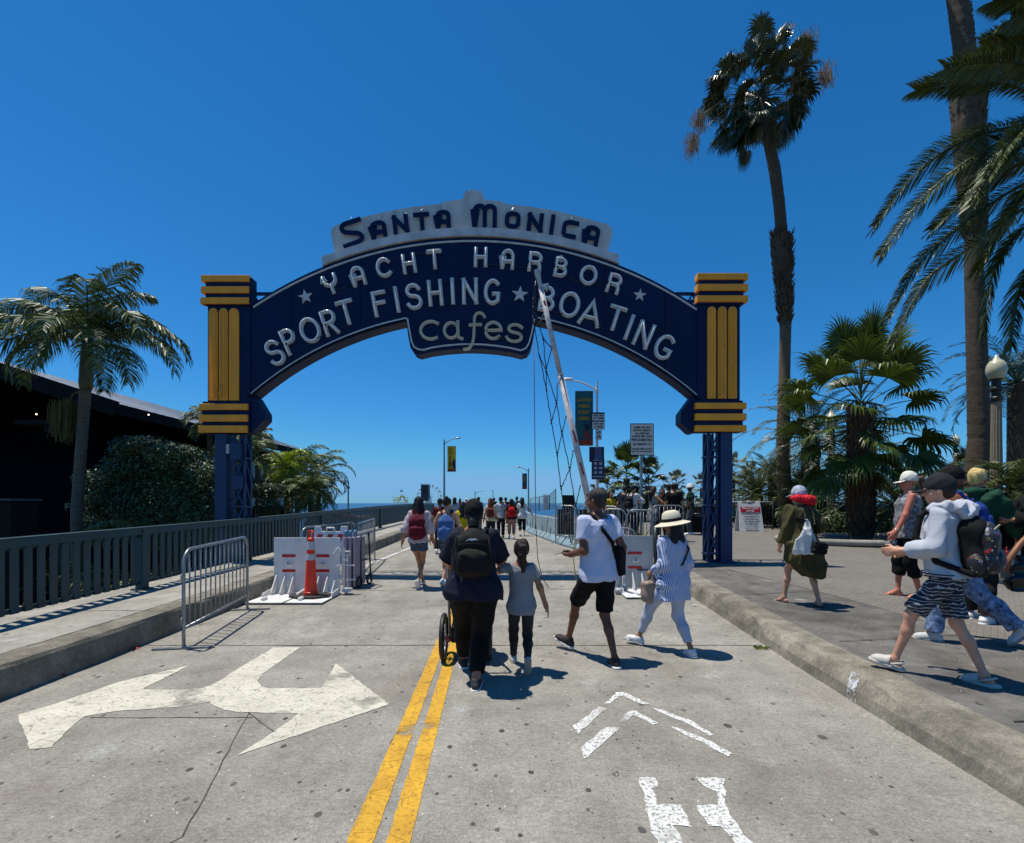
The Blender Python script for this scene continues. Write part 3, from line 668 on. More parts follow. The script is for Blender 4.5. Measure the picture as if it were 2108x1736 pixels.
# ---------------- implicit-surface modeller (people, clothes, bags) ----------------
BIG = 1e3
def rotm(x, y, z): return np.array([list(x), list(y), list(z)], float)
class SDF:
    def __init__(s, vox=.01): s.p = []; s.h = vox; s.clips = []; s.disp = None
    def cap(s, a, b, ra, rb=None, k=.02, sc=None, cut=0, sub=False):
        """capsule; sc=(R, (sx,sy,sz)) squashes space; cut bit1 flat at a, bit2 flat at b"""
        rb = ra if rb is None else rb; s.p.append(('cap', np.array(a, float), np.array(b, float), ra, rb, k, sc, cut, sub)); return s
    def chain(s, pts, rs, k=.02, **kw):
        if not hasattr(rs, '__len__'): rs = [rs] * len(pts)
        for i in range(len(pts) - 1): s.cap(pts[i], pts[i + 1], rs[i], rs[i + 1], k, **kw)
        return s
    def ell(s, c, r, M=None, k=.02, sub=False):
        s.p.append(('ell', np.array(c, float), np.array(r, float), np.eye(3) if M is None else M, k, sub)); return s
    def box(s, c, r, M=None, rd=.02, k=.01, sub=False):
        s.p.append(('box', np.array(c, float), np.array(r, float), np.eye(3) if M is None else M, rd, k, sub)); return s
    def loft(s, o, M, zs, rx, ry, cx=None, cy=None, k=.03, e=2.3):
        n = len(zs); s.p.append(('loft', np.array(o, float), M, np.array(zs, float), np.array(rx, float), np.array(ry, float), np.zeros(n) if cx is None else np.array(cx, float), np.zeros(n) if cy is None else np.array(cy, float), k, e)); return s
    def bounds(s, p):
        if p[0] == 'cap':
            r = max(p[3], p[4]); m = r + p[5] + s.h * 3
            if p[6]: m = r / 1. + p[5] + s.h * 3
            return np.minimum(p[1], p[2]) - m, np.maximum(p[1], p[2]) + m
        if p[0] == 'ell': m = np.abs(p[3]).T @ p[2] + p[4] + s.h * 3; return p[1] - m, p[1] + m
        if p[0] == 'box': m = np.abs(p[3]).T @ (p[2] + p[4]) + p[5] + s.h * 3; return p[1] - m, p[1] + m
        z0, z1 = p[3][0], p[3][-1]; rxm = (p[4] + np.abs(p[6])).max(); rym = (p[5] + np.abs(p[7])).max()
        cs = np.array([[x, y, z] for x in (-rxm, rxm) for y in (-rym, rym) for z in (z0, z1)]) @ p[2] + p[1]; m = p[8] + s.h * 3
        return cs.min(0) - m, cs.max(0) + m
    def ev(s, p, X):
        if p[0] == 'cap':
            _, a, b, ra, rb, k, sc, cut, sub = p; Y = X
            if sc is not None:
                Rm, sv = sc; sv = np.array(sv); Y = ((X - a) @ Rm.T) / sv; b = ((b - a) @ Rm.T) / sv; a = np.zeros(3)
            ba = b - a; L = max(1e-9, ba @ ba); h = np.clip(((Y - a) @ ba) / L, 0, 1)
            d = np.linalg.norm(Y - a - h[..., None] * ba, axis=-1) - (ra + (rb - ra) * h)
            if cut:
                u = ba / math.sqrt(L); t = (Y - a) @ u
                if cut & 2: d = np.maximum(d, t - math.sqrt(L))
                if cut & 1: d = np.maximum(d, -t)
            return d
        if p[0] == 'ell':
            q = (X - p[1]) @ p[3].T; k0 = np.linalg.norm(q / p[2], axis=-1); k1 = np.linalg.norm(q / (p[2] ** 2), axis=-1) + 1e-9
            return k0 * (k0 - 1) / k1
        if p[0] == 'box':
            q = np.abs((X - p[1]) @ p[3].T) - p[2]; return np.linalg.norm(np.maximum(q, 0), axis=-1) + np.minimum(q.max(-1), 0) - p[4]
        _, o, M, zs, rx_, ry_, cx, cy, k, e = p; q = (X - o) @ M.T; z = q[..., 2]
        a = np.interp(z, zs, rx_); b = np.interp(z, zs, ry_); x = np.abs(q[..., 0] - np.interp(z, zs, cx)) / a; y = np.abs(q[..., 1] - np.interp(z, zs, cy)) / b
        d = ((x ** e + y ** e) ** (1 / e) - 1) * np.minimum(a, b)
        return np.maximum(d, np.maximum(z - zs[-1], zs[0] - z))
    def mesh(s):
        bs = [s.bounds(p) for p in s.p if not (p[0] in ('cap',) and p[8]) and not (p[0] in ('ell',) and p[5]) and not (p[0] == 'box' and p[6])]
        lo = np.min([b[0] for b in bs], 0) - s.h * 2; hi = np.max([b[1] for b in bs], 0) + s.h * 2
        n = np.ceil((hi - lo) / s.h).astype(int) + 1; val = np.full(n, BIG, np.float32)
        for p in s.p:
            b0, b1 = s.bounds(p); i0 = np.maximum(0, np.floor((b0 - lo) / s.h).astype(int)); i1 = np.minimum(n, np.ceil((b1 - lo) / s.h).astype(int) + 1)
            if (i1 <= i0).any(): continue
            ax = [lo[j] + s.h * np.arange(i0[j], i1[j]) for j in range(3)]
            X = np.stack(np.meshgrid(*ax, indexing='ij'), -1); d = s.ev(p, X).astype(np.float32); sl_ = tuple(slice(i0[j], i1[j]) for j in range(3)); v = val[sl_]
            sub = {'cap': lambda: p[8], 'ell': lambda: p[5], 'box': lambda: p[6], 'loft': lambda: False}[p[0]](); k = {'cap': 5, 'ell': 4, 'box': 5, 'loft': 8}[p[0]]; k = max(1e-4, p[k])
            if sub: val[sl_] = np.maximum(v, -d)
            else:
                hh = np.clip(.5 + .5 * (v - d) / k, 0, 1); val[sl_] = np.where(v > BIG / 2, d, v * (1 - hh) + d * hh - k * hh * (1 - hh))
        near = np.abs(val) < s.h * 3.5
        if s.disp is not None:
            ii = np.argwhere(near); X = lo + s.h * ii; val[near] += s.disp(X).astype(np.float32)
        for c in s.clips:
            ax = [lo[j] + s.h * np.arange(n[j]) for j in range(3)]; X = np.stack(np.meshgrid(*ax, indexing='ij'), -1); val = np.maximum(val, c(X).astype(np.float32))
        return surfnet(val, lo, s.h)
    def build(s, name, m, parent=None, **k):
        v, f = s.mesh()
        me = bpy.data.meshes.new(name); me.vertices.add(len(v)); me.vertices.foreach_set('co', v.astype(np.float32).ravel())
        me.loops.add(f.size); me.loops.foreach_set('vertex_index', f.astype(np.int32).ravel()); me.polygons.add(len(f))
        me.polygons.foreach_set('loop_start', np.arange(0, f.size, 4, dtype=np.int32)); me.polygons.foreach_set('loop_total', np.full(len(f), 4, np.int32))
        me.polygons.foreach_set('use_smooth', np.ones(len(f), bool)); me.update(); me.validate()
        return tag(link(name, me, parent, m), **k)
def surfnet(val, lo, h):
    val = np.pad(val, 1, constant_values=BIG); val = np.minimum(val, h * 6); lo = lo - h; s = val < 0
    c = np.zeros(np.array(val.shape) - 1, int); S = lambda i, j, k: tuple(slice(a, None if a else -1) if a else slice(0, -1) for a in (i, j, k))
    cs = [(i, j, k) for i in (0, 1) for j in (0, 1) for k in (0, 1)]
    sl_ = {q: tuple(slice(1, None) if a else slice(0, -1) for a in q) for q in cs}
    for q in cs: c += s[sl_[q]]
    act = (c > 0) & (c < 8); ids = np.argwhere(act); idx = np.full(c.shape, -1, int); idx[act] = np.arange(len(ids))
    acc = np.zeros((len(ids), 3)); cnt = np.zeros(len(ids))
    for q in cs:
        for ax in range(3):
            if q[ax]: continue
            r = list(q); r[ax] = 1; r = tuple(r)
            va = val[sl_[q]][act]; vb = val[sl_[r]][act]; cr = (va < 0) != (vb < 0)
            t = np.where(cr, va / np.where(cr, va - vb, 1), 0); p = np.tile(np.array(q, float), (len(ids), 1)); p[:, ax] = t
            acc += p * cr[:, None]; cnt += cr
    v = lo + h * (ids + acc / np.maximum(cnt, 1)[:, None]); F = []
    for ax in range(3):
        a = [slice(None)] * 3; b = [slice(None)] * 3; a[ax] = slice(0, -1); b[ax] = slice(1, None); o = [i for i in range(3) if i != ax]
        sa = s[tuple(a)]; sbb = s[tuple(b)]; e = np.argwhere(sa != sbb); flip = sa[tuple(e.T)]
        def g_(d0, d1):
            q = e.copy(); q[:, o[0]] -= d0; q[:, o[1]] -= d1; return idx[tuple(q.T)]
        quad = np.stack([g_(1, 1), g_(0, 1), g_(0, 0), g_(1, 0)], 1)
        if ax == 1: flip = ~flip
        quad[~flip] = quad[~flip][:, ::-1]; F.append(quad)
    return v, np.concatenate(F)
def folds(seed, amp=.006, fx=9, fz=5):
    fx *= 1.5; fz *= 1.7; amp *= 1.6
    r = np.random.RandomState(seed); A_ = r.uniform(-1, 1, (5, 3)) * np.array([fx, fx, fz]) * 2; ph = r.uniform(0, 6.28, 5)
    B_ = r.uniform(-1, 1, (3, 3)) * 5; pb = r.uniform(0, 6.28, 3)
    def f(X):
        w = sum(np.sin(X @ B_[i] + pb[i]) for i in range(3)) * .6; d = 0
        for i in range(5): d = d + np.abs(np.sin((X @ A_[i]) + ph[i] + w)) - .64
        return d * amp * .5
    return f
def strands(seed, amp=.006, f=70):
    r = np.random.RandomState(seed); ph = r.uniform(0, 6.28, 4)
    def d(X):
        w = np.sin(X[:, 2] * 9 + ph[0]) * 1.3 + np.sin(X[:, 2] * 21 + ph[1]) * .5
        return amp * (np.sin(X[:, 0] * f + w * 1.6 + ph[2]) * .6 + np.sin((X[:, 0] + X[:, 1]) * f * .55 + w + ph[3]) * .6 + np.sin(X[:, 2] * f * .25 + X[:, 0] * 30) * .25)
    return d
v3 = lambda *a: np.array(a, float)
def nrm(a): return a / max(1e-9, np.linalg.norm(a))
def ik(a, c, l1, l2, pole):
    d = c - a; L = np.linalg.norm(d); mx = (l1 + l2) * .998
    if L > mx: c = a + d / L * mx; L = mx; d = c - a
    L = max(L, abs(l1 - l2) + .01); u = d / np.linalg.norm(d); x = (l1 * l1 - l2 * l2 + L * L) / (2 * L); hgt = math.sqrt(max(0, l1 * l1 - x * x))
    p = pole - u * (pole @ u); p = nrm(p); return a + u * x + p * hgt, c
SKIN = {}
def skinmat(tone):
    t = {'brown': ('5a3422', '73452f'), 'dark': ('2b1a12', '3d261b'), 'tan': ('9b6648', 'b57c5c'), 'fair': ('b98468', 'cf9b80'), 'ruddy': ('b5654e', 'c97f68'), 'olive': ('8a5d42', 'a07354')}[tone]
    return mat('skin_' + tone, t[0], .5, var=0, col2=t[1], scale=9, sub=.06, bump=.1, bscale=120)
def cloth(name, col, rough=.85, var=.12, **k): return mat(name, col, rough, var=var, scale=5, bump=k.pop('bump', .35), bscale=k.pop('bscale', 90), spec=.25, **k)
class Person:
    def __init__(p, cx, y, H=1.7, yaw=0., feet=None, hands=None, hf=g, label='', tone='tan', fat=1., sex='m', lean=0., head=(0, 0), vox=None, group=None, shoulder=1., belly=1., zoff=0.):
        """cx: photo x of pelvis; y distance; feet [(x,y(fwd),lift,pitch,toeout)] in body frame; hands similarly body frame targets"""
        p.loc = v3((cx - 1054) / 1000 * y, y, hf(y) + zoff); p.H = H; p.yaw = R(yaw); s = p.s = H / 1.75; p.y = y
        p.vox = vox or max(.0075, min(.024, y * .0016)); p.tone = tone; p.fat = fat; p.sex = sex
        p.root = empty('person', p.loc, p.yaw, label=label, cat='person', group=group)
        feet = feet or [(-.09, .0, 0, 0, 8), (.09, .0, 0, 0, 8)]
        zh = .93 * s
        A_ = []
        for i, (fx, fy, lift, pitch, to) in enumerate(feet):
            side = -1 if i == 0 else 1; az = .08 * s + lift; A_.append(v3(fx, fy, az))
            L = .865 * s; dx = fx - side * .09 * s; zh = min(zh, az + math.sqrt(max(.01, (L * .993) ** 2 - dx * dx - fy * fy)))
        p.zh = zh; p.leg = []
        for i in (0, 1):
            side = -1 if i == 0 else 1; hip = v3(side * .09 * s * (1 + .35 * (fat - 1)), 0, zh); k, a = ik(hip, A_[i], .44 * s, .425 * s, v3(side * .05, 1, 0)); p.leg.append((hip, k, a))
        p.feetspec = feet
        ln = R(lean); p.up = v3(0, math.sin(ln), math.cos(ln)); p.fw = v3(0, math.cos(ln), -math.sin(ln)); p.T = rotm((1, 0, 0), p.fw, p.up); p.o = v3(0, 0, zh)
        B = lambda x, yy, z: p.o + v3(x, 0, 0) + p.fw * yy + p.up * z; p.B = B
        sw = (.158 if sex == 'm' else .143) * s * (1 + .28 * (fat - 1)) * shoulder; p.sw = sw
        p.sh = [B(-sw, -.005, .485 * s), B(sw, -.005, .485 * s)]; p.arm = []
        hands = hands or [(-.27, .02, -.06), (.27, .02, -.06)]
        for i in (0, 1):
            side = -1 if i == 0 else 1; hd = hands[i]; t = v3(hd[0] * s, hd[1] * s, zh + hd[2] * s)   # relative to hip height
            pole = v3(*(hd[3] if len(hd) > 3 else (side * .35, -1, -.1))); e, w = ik(p.sh[i], t, .285 * s, .25 * s, pole); p.arm.append((p.sh[i], e, w))
        hy, hp = R(head[0]), R(head[1]); hfw = v3(-math.sin(hy), math.cos(hy) * math.cos(hp), -math.sin(hp)); hfw = nrm(hfw); hx = nrm(np.cross(hfw, v3(0, 0, 1))); hu = np.cross(hx, hfw)
        p.nk = B(0, -.005, .55 * s); p.hc = p.nk + v3(0, 0, .13 * s) + p.fw * .02 * s + p.up * .01; p.HM = rotm(hx, hfw, hu)
        p.hs = (H / 1.75) ** .55 if H < 1.5 else s ** .8; p.hc = p.hc + v3(0, 0, 1) * (.0 if H > 1.5 else .02)
        print('person', label[:40], 'head top photo y', round(1036 - (p.loc[2] + p.hc[2] + .118 * p.hs - EYE) / y * 1000))
    def Hd(p, x, y, z): return p.hc + (v3(x, y, z) * p.hs) @ p.HM
    def W(p, v):  # body frame -> world
        c, s = math.cos(p.yaw), math.sin(p.yaw); return v3(p.loc[0] + v[0] * c - v[1] * s, p.loc[1] + v[0] * s + v[1] * c, p.loc[2] + v[2])
    def torso(p, S, off=0., z0=-.10, z1=.54, hem=None, flare=0., bust=0.):
        s, f = p.s, p.fat; zs = np.array([-.10, -.03, .04, .12, .20, .30, .38, .45, .50, .535, .56]); fem = p.sex == 'f'
        rx_ = np.array([.150, .165, .160, .145, .138, .148, .155, .152, .122, .075, .06]) + (np.array([.008, .012, .006, -.004, -.012, -.012, -.012, -.016, -.012, -.01, 0]) if fem else 0)
        ry_ = np.array([.10, .115, .113, .105, .102, .110, .112, .100, .078, .062, .056]); bel = np.array([.1, .5, 1, 1, .9, .7, .6, .4, .1, 0, 0])
        rx_ = rx_ + (np.array([.012, .01, .006, 0, 0, 0, 0, 0, 0, 0, 0]) if hem is not None else 0); rx_ = rx_ * (1 + (f - 1) * np.array([1, 1, 1, 1, 1, .9, .8, .5, .3, .1, 0])); ry_ = ry_ * (1 + (f - 1) * 1.25 * bel)
        cy = np.array([-.015, -.02, -.008, .008, .012, .008, 0, -.01, -.012, -.01, -.008])
        if fem and bust != 0: ry_ = ry_ + np.array([0, 0, 0, 0, 0, .012, .02, .006, 0, 0, 0]); cy = cy + np.array([0, 0, 0, 0, 0, .008, .012, .003, 0, 0, 0])
        Z = zs * s; RX = rx_ * s + off; RY = ry_ * s + off
        if hem is not None:   # straight-hanging garment below the waist
            hz = hem * s; keep = Z >= max(hz, -1); zz = np.concatenate([[hz], Z[(Z > hz + .01)]])
            rxx = np.interp(zz, Z, RX); ryy = np.interp(zz, Z, RY); cyy = np.interp(zz, Z, cy * s)
            m = zz < .30 * s; t = np.clip((.30 * s - zz) / max(.01, .30 * s - hz), 0, 1)
            rxx = np.where(m, np.maximum(rxx, np.interp(.30 * s, Z, RX) * (1 - .04) + flare * t), rxx); ryy = np.where(m, np.maximum(ryy, np.interp(.30 * s, Z, RY) + flare * .8 * t), ryy)
            Z, RX, RY, cy = zz, rxx, ryy, cyy / s
        k = Z <= z1 * s + .001; Z, RX, RY, cy = Z[k], RX[k], RY[k], np.asarray(cy)[k]
        S.loft(p.o, p.T, Z, RX, RY, cy=cy * s); return S
    def armcap(p, S, i, t0, t1, r, off, k=.03, cutend=True, loose=0.):
        """t 0..1 upper arm, 1..2 forearm"""
        a, e, w = p.arm[i]; s = p.s; f = 1 + (p.fat - 1) * .6; rr = [.048 * s * f + off, .039 * s * f + off + loose * .5, .030 * s * (1 + (f - 1) * .5) + off + loose]
        u = min(1, t1); b = a + (e - a) * u; S.cap(a, b, rr[0], rr[0] + (rr[1] - rr[0]) * u, k, cut=2 if (cutend and t1 <= 1) else 0)
        if t1 > 1: u = t1 - 1; c = e + (w - e) * u; S.cap(e, c, rr[1], rr[1] + (rr[2] - rr[1]) * u, k, cut=2 if cutend else 0)
    def legcap(p, S, i, t1, off, k=.03, flare=0., cutend=True, slim=1.):
        h, kn, a = p.leg[i]; s = p.s; f = (1 + (p.fat - 1) * .85) * slim; rr = [.088 * s * f + off, .056 * s * f + off, .052 * s * f + off, .037 * s * (1 + (f - 1) * .5) + off]
        u = min(1, t1); S.cap(h - v3(0, 0, .075 * s), h + (kn - h) * u, rr[0] - off * .4 - (.012 if off > .015 else 0), rr[0] + (rr[1] - rr[0]) * u + (flare if t1 <= 1 else flare * .3), k, cut=2 if cutend and t1 <= 1 else 0)
        if t1 > 1:
            m = kn + (a - kn) * .35 - v3(0, .012, 0) * s; u = t1 - 1; c = kn + (a - kn) * u
            S.cap(kn, m, rr[1], rr[2] + flare * .3, k); 
            if u > .35: S.cap(m, c, rr[2] + flare * .3, rr[2] + (rr[3] - rr[2]) * u + flare, k, cut=2 if cutend else 0)
    def hand(p, S, i, curl=.6, palm=None, spread=.0):
        a, e, w = p.arm[i]; s = p.s; side = -1 if i == 0 else 1; d = nrm(w - e); n_ = v3(-side, 0, 0) if palm is None else v3(*palm); n_ = nrm(n_ - d * (n_ @ d)); t = np.cross(d, n_)
        ref = v3(0, 1, 0) if abs(d[2]) > .6 else v3(0, 0, 1)
        if t @ ref < 0: t = -t
        S.cap(w - d * .02 * s, w + d * .03 * s, .025 * s, .027 * s, .02)
        kn = []
        for j in range(4):
            o = (.031 - .0205 * j) * s; q = w + d * (.088 - .006 * abs(j - 1.2)) * s + t * o; S.cap(w + d * .02 * s + t * o * .6, q, .016 * s, .0125 * s, .012); kn.append(q)
        ln = [.042, .047, .044, .034]
        for j in range(4):
            c1 = curl * (.45 + .1 * j); c2 = curl * (1.5 + .12 * j); o = t * spread * (1.5 - j) * .3
            d1 = nrm(d * math.cos(c1) + n_ * math.sin(c1) + o); d2 = nrm(d * math.cos(c2) + n_ * math.sin(c2) + o)
            m = kn[j] + d1 * ln[j] * s; S.cap(kn[j], m, .0098 * s, .0088 * s, .004); S.cap(m, m + d2 * ln[j] * .85 * s, .0088 * s, .0072 * s, .004)
        b = w + d * .03 * s + t * .026 * s; m = b + nrm(d * .7 + t * .75 + n_ * .3) * .042 * s; S.cap(b, m, .014 * s, .011 * s, .01); S.cap(m, m + nrm(d + t * .15 + n_ * .45) * .036 * s, .0108 * s, .0088 * s, .005)
        p.palm = getattr(p, 'palm', {}); p.palm[i] = (w + d * .075 * s + n_ * .025 * s, d, n_, t)
    def footframe(p, i):
        fx, fy, lift, pitch, to = p.feetspec[i]; side = -1 if i == 0 else 1; a = p.leg[i][2]; t = R(to) * side; f = v3(math.sin(t), math.cos(t), 0); ph = R(pitch)
        fw = f * math.cos(ph) - v3(0, 0, 1) * math.sin(ph); x = nrm(np.cross(f, v3(0, 0, 1))); u = np.cross(x, fw); return a, rotm(x, fw, u)
    def body(p, hands=(.6, .6), palms=(None, None), torso=True):
        s = p.s; S = SDF(p.vox); S2 = lambda x, y, z: p.Hd(x, y, z)
        if torso: p.torso(S, -.006, z1=.56)
        S.cap(p.nk - p.up * .05 * s, p.hc - v3(0, 0, .05) * s, .058 * s * (1 + (p.fat - 1) * .5), .052 * s * (1 + (p.fat - 1) * .4), .03)
        S.cap(p.B(-p.sw * .5, -.01, .50 * s), p.B(p.sw * .5, -.01, .50 * s), .045 * s, .045 * s, .04)
        for i in (0, 1): p.armcap(S, i, 0, 2, 0, 0, cutend=False); p.legcap(S, i, 2, -.010, cutend=False); p.hand(S, i, hands[i], palms[i])
        hs = p.hs; M = p.HM
        S.ell(S2(0, -.012, .022), v3(.074, .094, .094) * hs, M, .02); S.ell(S2(0, .03, -.045), v3(.056, .062, .066) * hs, M, .025); S.ell(S2(0, .052, -.088), v3(.026, .026, .022) * hs, M, .02)
        S.ell(S2(0, .068, .012), v3(.048, .024, .028) * hs, M, .015)
        S.cap(S2(0, .082, .005), S2(0, .106, -.028), .0085 * hs, .0135 * hs, .01); 
        for x in (-1, 1):
            S.ell(S2(x * .077, -.005, -.012), v3(.010, .020, .031) * hs, M, .006); S.ell(S2(x * .038, .055, -.03), v3(.022, .022, .02) * hs, M, .02)
        S.cap(S2(-.02, .078, -.058), S2(.02, .078, -.058), .0095 * hs, .0095 * hs, .006)
        for i in (0, 1):
            a, F = p.footframe(i); Q = lambda x, y, z: a + (v3(x, y, z) * s) @ F
            S.cap(Q(0, -.035, -.048), Q(0, .10, -.060), .027 * s, .026 * s, .02); S.cap(Q(0, 0, 0), Q(0, .07, -.045), .034 * s, .026 * s, .02); S.cap(Q(-.02, .10, -.066), Q(.025, .11, -.066), .016 * s, .017 * s, .02)
            for j in range(5): o = -.028 + .014 * j; o = o * (1 if i else -1) * -1; S.cap(Q(o, .115, -.068), Q(o, .15 - .008 * j, -.070), .011 * s, .010 * s, .006)
        o = S.build('body', skinmat(p.tone), p.root)
        # eyes and lips
        e = MB(); 
        for x in (-1, 1): e.ball(S2(x * .031, .079, -.002), .0115 * hs, 8)
        e.build('eyes', mat('eye_dark', '1c1410', .2), p.root, smooth=True)
        l_ = MB(); l_.tube([S2(-.022, .084, -.058), S2(0, .089, -.056), S2(.022, .084, -.058)], .005 * hs, 6); l_.build('lips', mat('lips_' + p.tone, {'dark': '3c1d17', 'brown': '5c2f24'}.get(p.tone, '9c5046'), .4), p.root, smooth=True)
        return o
    def shoes(p, m, sole=None, kind='sneaker', names='shoe'):
        s = p.s; sole = sole or mat('white_rubber_sole', 'd8d8d4', .6)
        for i in (0, 1):
            a, F = p.footframe(i); Q = lambda x, y, z: a + (v3(x, y, z) * s) @ F; hh = min(p.vox, .009)
            if kind in ('sneaker', 'clog'):
                w = 1.0 if kind == 'sneaker' else 1.18; S = SDF(hh); S.cap(Q(0, -.04, -.045), Q(0, .105, -.056), .040 * s * w, .041 * s * w, .02, sc=(F, (1, 1, .9))); S.cap(Q(0, .0, -.02), Q(0, .08, -.052), .041 * s * w, .034 * s * w, .02)
                S.cap(Q(0, .10, -.062), Q(0, .135, -.066), .037 * s * w, .028 * s * w, .02)
                if kind == 'sneaker': S.cap(Q(0, -.012, -.02), Q(0, -.008, .008), .044 * s, .041 * s, .015, cut=2); S.cap(Q(0, -.008, -.03), Q(0, -.008, .03), .031 * s, .034 * s, 0, sub=True)
                zc = -.073 * s; S.clips.append(lambda X, a=a, F=F: zc - (X - a) @ F[2])
                if kind == 'clog': S.clips.append(lambda X, a=a, F=F: np.minimum(.03 * s - (X - a) @ F[1], (X - a) @ F[2] + .058 * s) if True else 0)
                o = S.build(names, m, p.root)
                T = SDF(hh); T.cap(Q(0, -.045, -.075), Q(0, .12, -.078), .044 * s * w, .042 * s * w, .02); T.cap(Q(0, .12, -.078), Q(0, .145, -.075), .040 * s * w, .028 * s * w, .02)
                T.clips.append(lambda X, a=a, F=F: np.maximum((X - a) @ F[2] + .064 * s, -.091 * s - (X - a) @ F[2])); T.build('sole', sole, o)
                if kind == 'clog':
                    b = MB(); b.tube([Q(-.05, .02, -.05), Q(-.05, -.03, -.025), Q(-.025, -.062, -.015), Q(.025, -.062, -.015), Q(.05, -.03, -.025), Q(.05, .02, -.05)], .009, 6); b.build('heel_strap', m, o, smooth=True)
                else:
                    b = MB(); 
                    for j in range(4): b.tube([Q(-.02, .03 + .018 * j, -.004 - .012 * j), Q(0, .034 + .018 * j, .004 - .012 * j), Q(.02, .03 + .018 * j, -.004 - .012 * j)], .003, 4)
                    b.build('laces', sole, o)
            else:   # sandal
                T = SDF(hh); T.cap(Q(0, -.045, -.082), Q(0, .13, -.082), .040 * s, .040 * s, .02); T.clips.append(lambda X, a=a, F=F: np.maximum((X - a) @ F[2] + .074 * s, -.092 * s - (X - a) @ F[2])); o = T.build('sandal', m, p.root)
                b = MB(); 
                for yy in (.045, .095): b.tube([Q(-.042, yy, -.078), Q(-.03, yy, -.035 - yy * .15), Q(0, yy, -.018 - yy * .25), Q(.03, yy, -.035 - yy * .15), Q(.042, yy, -.078)], .008, 6)
                b.build('strap', m, o, smooth=True)
    def top(p, m, sleeve=.55, hem=-.08, off=.014, loose=.014, flare=.012, seed=1, amp=.006, name='shirt', neck=.53, k=.035, clips=None, bust=0, fold=(9, 5)):
        S = SDF(p.vox); p.torso(S, off, hem=hem, z1=neck, flare=flare, bust=bust)
        if sleeve > 0:
            S.cap(p.B(-p.sw * .6, -.005, .482 * p.s), p.B(p.sw * .6, -.005, .482 * p.s), .055 * p.s + off * .5, None, .04)
            for i in (0, 1): p.armcap(S, i, 0, sleeve, 0, off, k=k, loose=loose)
        else: S.cap(p.B(-p.sw * .55, -.005, .48 * p.s), p.B(p.sw * .55, -.005, .48 * p.s), .05 * p.s + off * .4, None, .03)
        S.disp = folds(seed, amp, *fold)
        if clips: S.clips += clips
        return S.build(name, m, p.root)
    def bottom(p, m, length=2, off=.012, flare=.01, seed=2, amp=.005, name='trousers', waist=.10, slim=1., fold=(8, 6)):
        S = SDF(p.vox); p.torso(S, min(off, .008) - .004, z0=-.10, z1=min(waist, .04))
        for i in (0, 1): p.legcap(S, i, length, off, flare=flare, slim=slim)
        S.disp = folds(seed, amp * .7, *fold); return S.build(name, m, p.root)
    def hair(p, col, style='short', seed=1, tail=None):
        m = mat('hair_' + str(col), col, .5, var=.7, scale=45, stretch=(1, 1, .14), bump=1., bscale=140, spec=.35)
        S = SDF(min(p.vox, .012)); hs = p.hs; M = p.HM; H = p.Hd
        S.ell(H(0, -.022, .032), v3(.084, .096, .095) * hs, M, .02)
        if style == 'short': S.ell(H(0, -.05, -.02), v3(.072, .055, .06) * hs, M, .02)
        if style in ('long', 'mid', 'pony', 'tail'): S.ell(H(0, -.04, -.01), v3(.082, .07, .08) * hs, M, .02)
        if style == 'long':
            b = p.B(0, -.11, .40 * p.s); S.chain([H(0, -.06, -.03), H(0, -.075, -.13), b], [.078 * hs, .07 * hs, .05 * hs], .03, sc=None)
            S.chain([H(-.05, -.045, -.05), H(-.06, -.05, -.15), b + v3(-.05, 0, -.04)], [.045 * hs, .045 * hs, .025 * hs], .03); S.chain([H(.05, -.045, -.05), H(.06, -.05, -.15), b + v3(.05, 0, -.07)], [.045 * hs, .045 * hs, .022 * hs], .03)
        if style == 'mid':
            b = p.B(0, -.07, .50 * p.s); S.chain([H(-.03, -.06, -.03), b + v3(-.05, -.01, .0)], [.06 * hs, .045 * hs], .03); S.chain([H(.03, -.06, -.03), b + v3(.05, -.01, 0)], [.06 * hs, .045 * hs], .03)
        if style == 'pony': 
            S.ell(H(0, -.11, .05), v3(.03, .03, .03) * hs, M, .015)
        if style == 'bun': S.ell(H(0, -.07, .10), v3(.04, .04, .04) * hs, M, .02)
        if tail is not None: S.chain([np.array(q, float) for q in tail[0]], tail[1], .02)
        # carve the face
        a = H(0, .045, -.02); f1 = M[1]; u1 = M[2]
        S.clips.append(lambda X: np.minimum((X - a) @ f1, np.minimum(.075 * hs - (X - p.hc) @ u1, (X - p.hc) @ u1 + .30)))
        if style == 'short': S.clips.append(lambda X: np.maximum(np.minimum((X - H(0, -.02, 0)) @ f1, -.0 - (X - H(0, 0, 0.0)) @ u1 ), -.078 * hs - (X - p.hc) @ u1))
        S.disp = strands(seed, .0045 if style == 'short' else .006); return S.build('hair', m, p.root)
    def cap_hat(p, m, brim=1, seed=3, yaw=0, up=.0, name='cap', brimup=0.):
        hs = p.hs; M = p.HM; H = p.Hd; S = SDF(min(p.vox, .012)); S.ell(H(0, -.018, .034 + up), v3(.091, .106, .116) * hs, M, .01); c0 = H(0, 0, .004 + up); u1 = M[2]
        c, s_ = math.cos(R(yaw)), math.sin(R(yaw)); bd = lambda x, y, z: H(x * c - y * s_, x * s_ + y * c, z)
        S.clips.append(lambda X: c0 @ u1 - X @ u1 + ((X - p.hc) @ M[1]) * .12)
        S.disp = folds(seed, .0025, 14, 14); o = S.build(name, m, p.root)
        B_ = SDF(min(p.vox, .009)); B_.ell(bd(0, .10, .035 + up), v3(.076, .085, .10) * hs, M, .01); pl = bd(0, .10, .012 + up)
